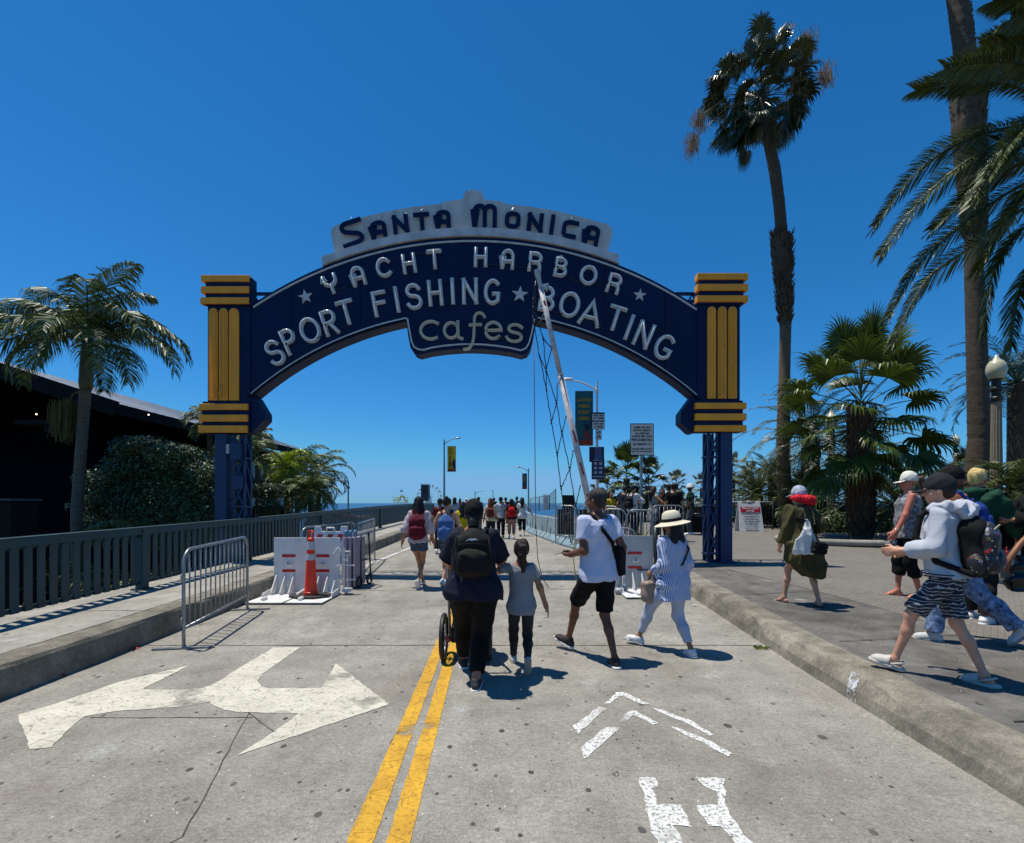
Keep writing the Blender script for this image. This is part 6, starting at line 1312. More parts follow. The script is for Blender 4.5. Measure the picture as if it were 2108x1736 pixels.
# ---------------- street lights ----------------
def banner(parent, x0, x1, z0, z1, kind):
    cx, cz, w, h = (x0 + x1) / 2, (z0 + z1) / 2, x1 - x0, z1 - z0
    col = {'teal': mat('teal_banner', '17565c', .7, var=.1, scale=1), 'yellow': mat('yellow_banner', 'c9a21a', .7, var=.1, scale=1), 'teal2': mat('teal_banner', '17565c')}[kind]
    b = MB(); n_ = 6; vs = []
    for i in range(n_ + 1):
        x = lerp(x0, x1, i / n_); vs += [(x, .02 * math.sin(i * 1.3), z0), (x, .02 * math.sin(i * 1.3 + .5), z1)]
    b.add(vs, [(2 * i, 2 * i + 2, 2 * i + 3, 2 * i + 1) for i in range(n_)]); bo = b.build('banner', col, parent, smooth=True)
    b = MB(); b.tube([(x0 - (.0), 0, z1 + .01), (x1 + .0, 0, z1 + .01)], .015, 6); b.tube([(x0, 0, z0 - .01), (x1, 0, z0 - .01)], .015, 6); b.build('banner_bracket', M_galv, parent, smooth=True)
    b = MB(); b.box((cx, -.03, z0 + h * .05), (w * .98, .004, h * .10)); b.build('banner_footer', mat('brick_red_print', '8c3018', .7), bo)
    if kind != 'yellow':
        gd = mat('mustard_print', 'b08c1c', .7)
        for i, s_ in enumerate(('GOOD', 'VIBES', 'START', 'HERE')): text(s_, h * .085, (cx + (-.02 if i != 0 else 0), -.032, z1 - h * (.165 + .113 * i)), gd, bo, w=w * (.78, .66, .66, .6)[i], bold=.006)
        b = MB(); zc = z0 + h * .12; sk = w * .5
        b.prism([(cx + .02, -.03, zc), (cx + .10 * 1, -.03, zc), (cx + .16 * w, -.03, zc + h * .10), (cx + .22 * w, -.03, zc), (cx + .36 * w, -.03, zc), (cx + .22 * w, -.03, zc + h * .15), (cx + .05 * w, -.03, zc + h * .15)], (0, -.004, 0)); b.build('printed_trousers', mat('red_print', '9c2a1c', .7), bo)
        b = MB(); b.prism([(cx + .05 * w, -.03, zc + h * .155), (cx + .23 * w, -.03, zc + h * .155), (cx + .24 * w, -.03, zc + h * .25), (cx + .30 * w, -.03, zc + h * .20), (cx + .33 * w, -.03, zc + h * .21), (cx + .22 * w, -.03, zc + h * .28), (cx + .06 * w, -.03, zc + h * .26), (cx - .04 * w, -.03, zc + h * .33), (cx - .07 * w, -.03, zc + h * .32), (cx + .04 * w, -.03, zc + h * .22)], (0, -.004, 0)); b.build('printed_torso', mat('navy_print', '10203a', .7), bo)
    else:
        text('LOREM'[0:0] or 'GOOD\nVIBES\nSTART\nHERE', h * .06, (cx - w * .12, -.032, z1 - h * .2), mat('dark_print', '3a3410', .7), bo, w=w * .5)
        b = MB(); b.prism([(cx + w * .48 * 1, -.03, z0 + h * .10)] + [(cx + w * .48 - w * .42 * math.sin(a), -.03, z0 + h * (.30 - .2 * math.cos(a))) for a in np.linspace(.2, 2.9, 9)], (0, -.004, 0)); b.build('printed_shape', mat('navy_print', '10203a'), bo)
        b = MB(); b.prism([(cx - w * .3, -.03, z0 + h * .14), (cx - w * .24, -.03, z0 + h * .14), (cx - w * .18, -.03, z0 + h * .3), (cx - w * .12, -.03, z0 + h * .14), (cx - w * .06, -.03, z0 + h * .14), (cx - w * .12, -.03, z0 + h * .45), (cx - w * .1, -.03, z0 + h * .62), (cx - w * .22, -.03, z0 + h * .62), (cx - w * .24, -.03, z0 + h * .45)], (0, -.004, 0)); b.build('printed_figure', mat('brown_print', '4a2a14', .7), bo)
def street_lamp(vx, y, vtop, zg, side, label, m=M_polew, ban=None, arm=1.25, r=.085, head=True, group='street lamps along the pier road'):
    X = (vx - 1054) / 1000 * y; t = empty('street_lamp', (X, y, zg), label=label, cat='street lamp', group=group); zt = EYE + (1036 - vtop) / 1000 * y - zg; s = side
    b = MB(); b.tube([(0, 0, 0), (0, 0, .5), (0, 0, zt - .5), (0, 0, zt)], [r * 1.15, r, r * .62, r * .55], 12); b.lathe([(r * 1.8, 0), (r * 1.8, .18), (r * 1.2, .3)], (0, 0, 0), 12); b.build('pole', m, t, smooth='auto')
    z = zt - .42; b = MB(); b.tube([(0, 0, z)] + [(s * arm * u, 0, z + .50 * (u ** .8) + .10 * math.sin(u * 3.1)) for u in (.15, .35, .55, .75, .9)] , [.05, .045, .04, .036, .034, .032], 8); b.box((0, 0, z), (.16, .14, .14)); b.build('arm', m, t, smooth='auto')
    b = MB(); hx = s * arm * 1.05; hz = z + .56; b.ball((hx, 0, hz), .18, 12, (1.35, .62, .38)); b.box((hx, 0, hz - .05), (.34, .18, .05)); b.box((hx - s * .05, 0, hz + .09), (.06, .06, .07)); b.build('lamp_head', m, t, smooth='auto')
    if ban: 
        k, x0, x1, yt, yb = ban; banner(t, (x0 - vx) / 1000 * y, (x1 - vx) / 1000 * y, EYE + (1036 - yb) / 1000 * y - zg, EYE + (1036 - yt) / 1000 * y - zg, k)
    return t, X, zg
yl_ = 22.0; t, X, zg = street_lamp(1229, yl_, 787, pz(22), -1, 'white street lamp with teal banner and traffic plates, nearest of the row', ban=('teal', 1184, 1221, 806, 917))
def plate(parent, x0, x1, y0, y1, y, X, zg, name, m, dy=-.1, border=None):
    b = MB(); w = (x1 - x0) / 1000 * y; h = (y1 - y0) / 1000 * y; c = ((x0 + x1) / 2 - 1054) / 1000 * y - X; z = EYE + (1036 - (y0 + y1) / 2) / 1000 * y - zg
    b.box((c, dy, z), (w, .006, h)); o = b.build(name, m, parent, bevel=.002)
    if border: b = MB(); b.box((c, dy - .004, z), (w * .94, .003, h * .95)); b.build('sign_face', border, o); 
    return o, c, z, w, h
o, c, z, w, h = plate(t, 1217.8, 1244, 850, 885, yl_, X, zg, 'weight_limit_sign', M_signbk, border=M_signw)
text('WEIGHT LIMIT', .085, (c, -.112, z + h * .30), M_signbk, o, w=w * .78, bold=.003); text('15 TONS', .15, (c, -.112, z + h * .14), M_signbk, o, w=w * .78, bold=.004); b = MB(); b.box((c, -.111, z - h * .02), (w * .94, .004, h * .07)); b.box((c, -.111, z + h * .43), (w * .94, .004, h * .07)); b.build('black_bar', M_signbk, o)
text('WEIGHT LIMIT', .085, (c, -.112, z - h * .18), M_signbk, o, w=w * .78, bold=.003); text('3 TONS', .15, (c, -.112, z - h * .36), M_signbk, o, w=w * .66, bold=.004)
o, c, z, w, h = plate(t, 1225, 1238, 886, 906, yl_, X, zg, 'no_bikes_sign', M_signbk, border=M_signw); text('NO', .17, (c, -.112, z + h * .22), M_signbk, o, w=w * .6, bold=.006); text('BIKES\nSKATING', .08, (c, -.112, z - h * .2), M_signbk, o, w=w * .8, bold=.003)
m_bs = mat('blue_sign', '1a2550', .5); plate(t, 1213.6, 1244.5, 919.6, 951, yl_, X, zg, 'blue_sign_back', mat('navy_sign_back', '0d1838', .5), dy=.10)
o, c, z, w, h = plate(t, 1224, 1238, 922, 945, yl_, X, zg, 'no_smoking_sign', mat('light_blue_sign', '2c5a8c', .5), dy=-.11)
b = MB(); b.tube([(c + w * .32 * math.cos(a), -.118, z + h * .14 + w * .32 * math.sin(a)) for a in np.linspace(0, 6.28, 21)[:-1]], .012, 5, closed=True); b.bar((c - w * .22, -.118, z + h * .14 + w * .22), (c + w * .22, -.118, z + h * .14 - w * .22), .02, .005); b.build('prohibition_ring', M_red, o)
o, c, z, w, h = plate(t, 1217, 1243.7, 945.6, 987.5, yl_, X, zg, 'pier_rules_sign', m_bs, dy=-.1)
b = MB()
for i in range(3):
    for j in (-1, 1): b.box((c + j * w * .20, -.106, z + h * (.28 - .22 * i)), (w * .24, .004, h * .12))
b.build('pictogram', mat('pale_print', 'a9aab8', .6), o); b = MB(); b.box((c, -.106, z - h * .36), (w * .85, .004, h * .05)); b.box((c, -.106, z + h * .44), (w * .7, .004, h * .03)); b.build('printed_line', mat('pale_print', 'a9aab8'), o)
street_lamp(914.5, 44, 905, g(44), 1, 'street lamp with yellow banner left of the road', m=M_galv, ban=('yellow', 921, 938.5, 919, 971), r=.11, arm=1.2)
street_lamp(1088, 58, 964, .1, -1, 'farther street lamp with narrow teal banner right of the road', m=M_galv, ban=('teal2', 1075, 1085, 975, 1007), r=.11, arm=1.2)
street_lamp(978, 90, 1012, -1.5, 1, 'small distant street lamp right of the first yellow banner', m=M_galv, r=.12, arm=1.6)
street_lamp(1015, 120, 1010, -2, -1, 'tiny farthest street lamp over the pier', m=M_galv, r=.13, arm=.6)
street_lamp(717, 30, 990, -3, -1, 'thin grey lamp post beyond the railing on the left', m=M_galv, r=.07, arm=1.0)
# prohibition sign
ys = 15.0; X = (1320 - 1054) / 1000 * ys; zg = pz(ys); t = empty('road_sign', (X, ys, zg), label='white prohibition sign for buses, trucks and long vehicles on a grey post', cat='road sign')
zt = EYE + (1036 - 873) / 1000 * ys - zg; b = MB(); b.box((0, 0, zt / 2), (.07, .07, zt)); b.build('post', M_galv, t)
o, c, z, w, h = plate(t, 1296.5, 1345, 872.5, 938.5, ys, X, zg, 'sign_plate', M_signbk, dy=-.05, border=M_signw)
for s_, zz, ww, sz in (('BUSES, TRUCKS,', .37, .68, .075), ('MOTOR HOMES &', .28, .72, .07), ('ALL VEHICLES', .185, .6, .07), ('OVER 27 FEET LONG', .095, .86, .07), ('PROHIBITED', -.02, .86, .12), ('PMC PERMITTED AT 7', -.15, .78, .075), ('DELIVERIES PERMITTED ONLY', -.30, .86, .05), ('FROM 6 A.M. TO 10 A.M. MON-FRI', -.375, .88, .04)): text(s_, sz, (c, -.062, z + zz * h), M_signbk, o, w=w * ww, bold=.002)
# FIRE ACCESS ZONE A-frame
ya = 17.9; t = empty('sandwich_board', ((1542 - 1054) / 1000 * ya, ya, EYE - .067 * ya), R(-4), label='white folding sandwich board reading Fire Access Zone by the palm trunk', cat='sandwich board')
for sy, tl_ in ((-1, .22), (1, -.22)):
    f = lambda x, z: (x, sy * .30 + tl_ * z, z); b = MB(); b.prism([f(-.44, 0), f(-.36, 0), f(-.34, .06), f(.34, .06), f(.36, 0), f(.44, 0), f(.38, 1.28), f(.27, 1.28), f(.25, 1.18), f(-.25, 1.18), f(-.27, 1.28), f(-.38, 1.28)], (0, .03, 0)); o = b.build('board_panel', M_white, t, bevel=.005)
    if sy < 0:
        ff = lambda z: -.30 + .22 * z - .008; b = MB(); b.prism([(-.35, ff(.86), .86), (.35, ff(.86), .86), (.35, ff(1.06), 1.06), (-.35, ff(1.06), 1.06)], (0, -.004, 0)); b.build('red_header', mat('red_header_print', 'c01030', .5), o)
        wt = mat('white_print', 'd8d8d8', .5); text('FIRE ACCESS\nZONE', .095, (0, ff(.96) - .008, .96), wt, o, w=.58, bold=.002, rx_=90 - 12)
        text('NO OBSTRUCTING\nOR IMPEDING\nTHE ACCESS, STEPS\nOR SIDEWALKS\nAT ANY TIME', .075, (0, ff(.60) - .004, .60), mat('grey_print', '6a6a6c', .6), o, w=.56, rx_=78, line=1.25); text('VIOLATORS SUBJECT\nTO PROSECUTION', .06, (0, ff(.25) - .004, .25), mat('grey_print', '6a6a6c'), o, w=.5, rx_=78, line=1.2)
b = MB(); b.tube([(-.07, -.02, 1.19), (-.06, -.02, 1.27), (.06, -.02, 1.27), (.07, -.02, 1.19)], .02, 8); b.build('carry_handle', M_white, t, smooth=True)
# ---------------- globe lamps ----------------
M_col = mat('fluted_concrete_column', '8b7d69', .8, var=.15, scale=9, bump=.2); M_globe = mat('cream_glass_globe', 'b9b395', .3, var=.08, scale=3)
def globe_lamp(vx, y, vglobe, label, gr=.30):
    X = (vx - 1054) / 1000 * y; zg = pz(y); zc = EYE + (1036 - vglobe) / 1000 * y - zg; t = empty('globe_lamp', (X, y, zg), label=label, cat='street lamp', group='globe lamps on fluted columns in the park')
    b = MB(); b.lathe([(.19, 0), (.19, .45), (.215, .47), (.215, .52), (.16, .58)], (0, 0, 0), 16); b.build('column_base', M_col, t, smooth='auto', bevel=0)
    b = MB(); b.lathe([(.15, .55), (.145, 1.5), (.115, zc - .95), (.11, zc - .9)], (0, 0, 0), 28, flute=.13); b.build('fluted_shaft', M_col, t)
    b = MB(); b.lathe([(.12, zc - .92), (.14, zc - .88), (.14, zc - .80), (.105, zc - .76), (.115, zc - .62), (.155, zc - .58), (.155, zc - .52), (.105, zc - .48), (.115, zc - gr + .0), (.155, zc - gr + .05)], (0, 0, 0), 20); b.build('collar', mat('dark_bronze', '1e1d1b', .5), t, smooth='auto')
    b = MB(); b.lathe([(.10, -gr), (.17, -gr * .8), (.225, -gr * .3), (.235, .02), (.21, .16), (.15, .25), (.08, .30), (.075, .34), (.045, .36), (.04, .42), (.0, .44)], (0, 0, zc), 24); b.build('globe', M_globe, t, smooth=True)
globe_lamp(2051, 14.0, 762, 'large globe lamp in front of the thick palm trunk at the right', .3)
globe_lamp(1967, 31, 908, 'small distant globe lamp between the palms'); globe_lamp(1711, 18.0, 868, 'globe lamp column standing behind the bright green fan palm')
# park railing and bench behind the sandwich board
t = empty('park_railing', (8.6, 19, pz(19)), label='black park railing with vertical bars behind the sandwich board', cat='railing'); b = MB()
for z in (1.08, .15): b.tube([(-1.0, 0, z), (1.6, 0, z)], .028, 6)
b.build('rail', M_grey, t, smooth=True)
b = MB()
for i in range(20): b.tube([(-1.0 + i * .137, 0, .15), (-1.0 + i * .137, 0, 1.06)], .012, 5)
b.build('balusters', M_black, t, smooth=True)
for x in (-1.0, .3, 1.6): b = MB(); b.tube([(x, 0, 0), (x, 0, 1.1)], .03, 8); b.build('post', M_black, t, smooth=True)
t = empty('bench', (9.75, 20.4, pz(20)), label='teal park bench behind the railing', cat='bench')
mt = mat('teal_slats', '2f6f6c', .5)
for i in range(3): b = MB(); b.box((0, -.15 + .14 * i, .45), (1.5, .10, .03)); b.build('seat_slat', mt, t)
for i in range(3): b = MB(); b.box((0, .26 + .02 * i, .56 + .13 * i), (1.5, .03, .09)); b.build('back_slat', mt, t)
for x in (-.65, .65): b = MB(); b.bar((x, -.18, 0), (x, -.18, .44), .04, .04); b.bar((x, .2, 0), (x, .3, .9), .04, .04); b.bar((x, -.2, .43), (x, .25, .43), .04, .04); b.build('leg', M_black, t)
# suitcases beside the man in the bucket hat
for i, (x, l_) in enumerate(((1405, 'black suitcase left of the man in the bucket hat'), (1435, 'black suitcase right of the man in the bucket hat'))):
    y = 16.7; t = empty('suitcase', ((x - 1054) / 1000 * y, y, pz(y)), label=l_, cat='suitcase', group='black suitcases standing in the plaza')
    b = MB(); b.box((0, 0, .34), (.42, .24, .58)); b.build('shell', bag_blk, t, bevel=.03); b = MB(); b.tube([(-.1, 0, .63), (-.1, 0, .70), (.1, 0, .70), (.1, 0, .63)], .012, 6); b.build('handle', M_galv, t, smooth=True)
    for sx in (-1, 1): b = MB(); b.ball((sx * .16, 0, .03), .03, 8); b.build('wheel', M_black, t, smooth=True)
# lettered stone bollard and letterbox wall at the right
t = empty('stone_plinth', P(2066, 1112, 8.6) - Vector((0, 0, .38)), label='grey stone plinth with the letter K beside the green hoodie', cat='plinth'); t.location.z = pz(8.6)
b = MB(); b.box((0, 0, .33), (.42, .3, .66)); b.box((0, 0, .69), (.5, .36, .06)); b.box((-.02, 0, .80), (.3, .3, .16)); b.build('plinth_block', M_col, t, bevel=.01); text('K', .16, (0, -.155, .46), M_signw, t, bold=.006)
t = empty('steel_bollard', (P(2100, 1100, 8.3).x - .05, 8.3, pz(8.3)), label='square grey steel bollard right of the lettered plinth', cat='bollard'); b = MB(); b.box((0, 0, .48), (.12, .12, .96)); b.build('bollard_body', M_grey, t, bevel=.01); b = MB(); b.box((0, 0, .975), (.15, .15, .03)); b.build('bollard_cap', M_galv, t)
# far fence and covered panels along the right of the ramp
t = empty('chain_link_fence', (.9, 24, pz(24)), label='chain-link fence with dark windscreen right of the far ramp', cat='fence')
def far_pt(x, y, d): return P(x, y, d) - t.location
fp = [(1092, 1026, 1052, 27), (1110, 1023, 1052, 24), (1131, 1020, 1050, 21), (1144, 1007, 1048, 19)]
for i in range(3):
    (xa, ta, ba, da), (xb, tb_, bb_, db_) = fp[i], fp[i + 1]; b = MB()
    for k in range(13):
        u = k / 12; A_ = far_pt(lerp(xa, xb, u), lerp(ta, tb_, u), lerp(da, db_, u)); B_ = far_pt(lerp(xa, xb, u), lerp(ba, bb_, u), lerp(da, db_, u)); b.tube([A_, B_], .006 if k % 12 else .025, 4)
    for u in (0, .2, .4, .6, .8, 1): b.tube([far_pt(xa, lerp(ta, ba, u), da), far_pt(xb, lerp(tb_, bb_, u), db_)], .02 if u == 0 else .006, 4)
    b.build('mesh_bay', M_galv, t)
b = MB(); a, c = far_pt(1118.5, 1018.6, 22.6), far_pt(1128.5, 1050, 22.2); b.box((a + c) / 2, (.24, .02, .7)); b.build('white_panel', M_white, t)
b = MB(); a = far_pt(1160, 1022, 20); b.box(a - Vector((-.2, 0, .25)), (.5, .03, .6)); b.build('dark_screen', mesh_dark, t)
# litter and kerb weeds
rnd = random.Random(12)
for i, (x, y, l_) in enumerate(((272, 1338, 'crumpled red paper scrap lying at the left kerb'), (137, 1393, 'small red wrapper on the road below the left kerb'), (83, 1415, 'pink wrapper on the road near the left edge'), (1432, 1249, 'clear crumpled wrapper in the right gutter'))):
    q = GR(x, y); b = MB(); cc = ['a01020', 'b80c14', 'c08080', 'b0b0b0'][i]
    for k in range((14, 3, 3, 5)[i]):
        o_ = Vector((rnd.uniform(-.05, .05) * (1.4 if i == 0 else .6), rnd.uniform(-.03, .03), rnd.uniform(.006, .02))); a = rnd.uniform(0, 6); b.add([q + o_, q + o_ + Vector((.022 * math.cos(a), .022 * math.sin(a), .008)), q + o_ + Vector((.03 * math.cos(a + .9), .03 * math.sin(a + .9), .016)), q + o_ + Vector((.02 * math.cos(a + 1.7), .02 * math.sin(a + 1.7), .002))], [(0, 1, 2, 3)])
    b.build('paper_scrap', mat('scrap_' + cc, cc, .6), None, label=l_, cat='litter', group='litter in the gutters')
# ---------------- vegetation ----------------
M_feather = mat('king_palm_leaf', '1e2a10', .45, var=0, col2='64753c', attr=True, trans=.12, spec=.3)
M_date = mat('date_palm_leaf', '1c2610', .42, var=0, col2='5e6a34', attr=True, trans=.12, spec=.3)
M_dategrey = mat('grey_date_palm_leaf', '3a432c', .45, var=0, col2='808463', attr=True, trans=.15)
M_fan = mat('fan_palm_leaf', '1c2a0c', .4, var=0, col2='53661f', attr=True, trans=.2, spec=.35)
M_fand = mat('tall_fan_palm_leaf', '151f0c', .35, var=0, col2='434c26', attr=True, trans=.1, spec=.4)
M_bright = mat('bright_young_leaf', '5a7a10', .4, var=0, col2='a0ac28', attr=True, trans=.3)
M_dead = mat('dry_brown_frond', '4a3a22', .8, var=0, col2='8a7048', attr=True)
M_trunkp = mat('ringed_palm_trunk', '494238', .9, var=0, col2='6b6457', scale=6, stretch=(1, 1, 6), bump=.6, bscale=14)
M_trunkt = mat('tan_palm_trunk', '4b3d2e', .9, var=0, col2='7d684e', scale=5, stretch=(1, 1, 9), bump=.9, bscale=12)
M_trunkd = mat('dark_palm_trunk', '332b22', .9, var=0, col2='5e5140', scale=6, stretch=(1, 1, 5), bump=.9, bscale=16)
M_boot = mat('palm_boot_fibre', '241b13', .9, var=0, col2='564330', scale=14, attr=True)
M_seed = mat('palm_seed_strings', '7a5a38', .8, var=0, col2='c8a882', attr=True)
def frond(b, base, az, el, L, droop, nl=44, ll=.55, lw_=.022, vshape=.5, hang=.5, rnd=random, roll=0., twist=0., tipw=.25):
    """feather frond into MB b"""
    az_v = Vector((math.cos(az), math.sin(az), 0)); pts = []; n_ = 14; p = Vector(base); a = el; st = L / n_
    for i in range(n_ + 1):
        pts.append(p.copy()); t = i / n_; d = az_v * math.cos(a) + Vector((0, 0, 1)) * math.sin(a); p = p + d * st; a -= droop / n_ * (.35 + 1.5 * t)
    b.cur = .3; b.tube(pts, [max(.004, .030 * L / 3 * (1 - i / n_)) for i in range(n_ + 1)], 4, caps=False)
    leaflets(b, pts, Vector((-az_v.y, az_v.x, 0)), nl, ll, lw_, vshape, hang, rnd, roll, tipw)
def leaflets(b, pts, side0, nl, ll, lw_, vshape, hang, rnd, roll=0., tipw=.25, t0=.14, fwd=.55):
    n_ = len(pts) - 1
    for i in range(nl):
        t = t0 + (1 - t0) * (i + rnd.random() * .5) / nl; k = min(n_ - 1, int(t * n_)); q = lerp(pts[k], pts[k + 1], t * n_ - k); tn = (pts[k + 1] - pts[k]).normalized(); up = side0.cross(tn) * -1
        if up.z < 0: up = -up
        l_ = ll * (math.sin(min(1, (t + .06) * 1.5) * math.pi / 2) if t < .6 else 1 - (t - .6) * (1 - tipw) / .4) * rnd.uniform(.82, 1.1)
        for s in (-1, 1):
            if rnd.random() < .04: continue
            sd = side0 * s; d1 = (sd * 1.0 + tn * (fwd + .5 * t) + up * (vshape * rnd.uniform(.5, 1.2) + roll * s)).normalized(); d2 = (d1 + Vector((0, 0, -1)) * hang * rnd.uniform(.6, 1.5)).normalized(); d3 = (d2 + Vector((0, 0, -1)) * hang * 1.2).normalized()
            m1 = q + d1 * l_ * .4; m2 = m1 + d2 * l_ * .35; m3 = m2 + d3 * l_ * .25; w = tn * lw_ * .5 + up * lw_ * rnd.uniform(-.3, .3); b.cur = rnd.random()
            b.add([q - w * .5, q + w * .5, m1 + w, m1 - w, m2 + w * .8, m2 - w * .8, m3], [(0, 1, 2, 3), (3, 2, 4, 5), (5, 4, 6)])
def fan(b, base, az, el, pet, r, rnd, nseg=26, spread=250, droop=.5, sag=.4, w=.06, back=False):
    d = Vector((math.cos(az) * math.cos(el), math.sin(az) * math.cos(el), math.sin(el))); pts = [Vector(base)]; n_ = 5; p = Vector(base)
    for i in range(n_): d = (d + Vector((0, 0, -sag / n_))).normalized(); p = p + d * pet / n_; pts.append(p.copy())
    b.cur = .45; b.tube(pts, [.022, .02, .017, .015, .013, .012], 4, caps=False); side = d.cross(Vector((0, 0, 1)))
    side = side.normalized() if side.length > .01 else Vector((1, 0, 0)); up = side.cross(d).normalized(); tw = rnd.uniform(-.5, .5); side, up = side * math.cos(tw) + up * math.sin(tw), up * math.cos(tw) - side * math.sin(tw)
    for i in range(nseg):
        a = R(-spread / 2 + spread * i / (nseg - 1)); dd = d * math.cos(a) + side * math.sin(a); l_ = r * (1 - .22 * abs(a) / R(spread / 2)) * rnd.uniform(.88, 1.08); nn = (dd.cross(up)).normalized(); ww = w * r * .9
        dd = (dd + up * .12).normalized(); m1 = p + dd * l_ * .5; d2 = (dd + Vector((0, 0, -1)) * droop * .5 * rnd.uniform(.5, 1.3)).normalized(); m2 = m1 + d2 * l_ * .25; d3 = (d2 + Vector((0, 0, -1)) * droop * 1.6 * rnd.uniform(.4, 1.5)).normalized(); m3 = m2 + d3 * l_ * .25
        b.cur = rnd.random(); pl = up * ww * .45 * (1 if i % 2 else -1)
        b.add([p, m1 + nn * ww, m1 + pl, m1 - nn * ww, m2 + nn * ww * .7, m2 - nn * ww * .7, m3], [(0, 2, 1), (0, 3, 2), (1, 2, 4), (2, 5, 4), (2, 3, 5), (4, 5, 6)])
def trunk_pts(ps, rs, b, seg=14, rings=None, rnd=random, rough=.0):
    pts = []; rr = []
    for i in range(len(ps) - 1):
        a, c = Vector(ps[i]), Vector(ps[i + 1]); n_ = max(2, int((c - a).length / .10))
        for k in range(n_): t = k / n_; pts.append(a.lerp(c, t)); rr.append(lerp(rs[i], rs[i + 1], t) * (1 + rnd.uniform(-rough, rough) + (.035 if k % 2 else 0)))
    pts.append(Vector(ps[-1])); rr.append(rs[-1]); b.tube(pts, rr, seg)
def boots(b, p0, p1, r0, r1, rnd, n=200, L=.22, out=.5, w=.07):
    p0, p1 = Vector(p0), Vector(p1)
    for i in range(n):
        t = rnd.random(); c = p0.lerp(p1, t); r = lerp(r0, r1, t); a = rnd.uniform(0, 6.283); o = Vector((math.cos(a), math.sin(a), 0)); s = Vector((-o.y, o.x, 0)) * w * rnd.uniform(.6, 1.2); l_ = L * rnd.uniform(.6, 1.3); q = c + o * r * .92; tip = q + o * l_ * out + Vector((0, 0, l_)); b.cur = rnd.random()
        b.add([q - s, q + s, tip + s * .5, tip - s * .5, q + o * .05 + Vector((0, 0, l_ * .3))], [(0, 1, 4), (1, 2, 4), (2, 3, 4), (3, 0, 4)])
def palm_root(x, y, z, name, label, group=None): return empty(name, (x, y, z), label=label, cat='palm tree', group=group)
def local(t):
    b = MB(); b.T = Matrix.Translation(-t.location); return b
# A: king palm at the left
rnd = random.Random(11); y = 10.6; base = P(160, 1100, y); base.z = -1.2; crown = P(181, 705, y)
t = palm_root(base.x, y, -1.2, 'feather_palm', 'feather palm with ringed grey trunk and swept crown beyond the left railing')
b = local(t); trunk_pts([base, P(158, 1060, y), P(170, 880, y), P(176, 800, y)], [.115, .105, .10, .105], b, rnd=rnd); b.build('trunk', M_trunkp, t, smooth=True)
b = local(t); b.tube([P(176, 802, y), P(177, 790, y), P(180, 740, y), P(182, 690, y)], [.105, .13, .125, .085], 14); b.build('crownshaft', mat('brown_green_crownshaft', '4a4a2e', .5, var=.2), t, smooth=True)
b = local(t)
spec = [(-.15, 75, 2.0, 1.1), (.6, 80, 1.9, 1.5), (2.6, 58, 2.2, 1.9), (3.1, 48, 2.5, 2.0), (3.5, 30, 2.6, 1.9), (2.9, 15, 2.5, 2.0), (3.7, 5, 2.2, 1.9), (4.4, 25, 1.9, 2.1), (5.0, 35, 1.8, 2.3), (-.5, 38, 2.4, 2.1), (-.15, 25, 2.5, 2.1), (.3, 30, 2.4, 2.1), (-.3, 5, 1.9, 2.0), (1.2, 40, 2.0, 2), (1.9, 40, 2.1, 2), (4.0, -10, 1.8, 1.6), (2.4, 60, 2.1, 1.7), (5.5, 60, 1.9, 1.8)]
spec += [(3.3, 55, 2.3, 2.2), (2.2, 30, 2.3, 2.2), (.1, 45, 2.1, 2.4), (4.7, 5, 1.7, 2.0), (2.0, 5, 1.8, 2.0), (3.0, 70, 2.2, 2.0), (-.7, 15, 2.2, 2.1)]
for az, el, L, dr in spec: frond(b, crown + Vector((0, 0, rnd.uniform(-.1, .15))), az + rnd.uniform(-.1, .1), R(el), L, dr, 72, .72, .030, .2, .95, rnd, tipw=.35)
b.build('crown', M_feather, t, attr=True)
b = local(t); q = P(135, 845, y)
for i in range(260): a = q + Vector((rnd.uniform(-.22, .22), rnd.uniform(-.2, .2), rnd.uniform(-.1, .25))); b.cur = rnd.random() * .6; b.tube([a, a + Vector((rnd.uniform(-.03, .03), 0, -.25)), a + Vector((rnd.uniform(-.05, .05), 0, -rnd.uniform(.4, .7)))], .006, 3, caps=False)
b.tube([P(176, 800, y), P(150, 812, y), P(138, 835, y)], .02, 5); b.build('seed_cluster', mat('olive_seed_strings', '3c3a16', .8, var=0, col2='6a6428', attr=True), t, attr=True)
# low fronds at its foot
t = palm_root(-8.6, 9.6, -1.4, 'low_palm', 'low feather palm fronds at the foot of the tall left palm'); b = local(t)
for i in range(14): frond(b, (-9.0, 9.6, -.2 + .1 * (i % 3)), rnd.uniform(0, 6.28), R(rnd.uniform(25, 70)), rnd.uniform(1.3, 1.8), 1.9, 40, .42, .024, .2, .6, rnd)
frond(b, (-9.05, 9.4, .9), 3.1, R(35), 1.5, 1.9, 44, .42, .024, .2, .7, rnd); frond(b, (-8.6, 9.6, .9), .2, R(45), 1.2, 1.9, 40, .4, .024, .2, .7, rnd); b.build('crown', M_feather, t, attr=True); b = local(t); trunk_pts([(-9.0, 9.6, -1.4), (-9.0, 9.6, .8)], [.08, .06], b); b.build('trunk', M_trunkp, t, smooth=True)
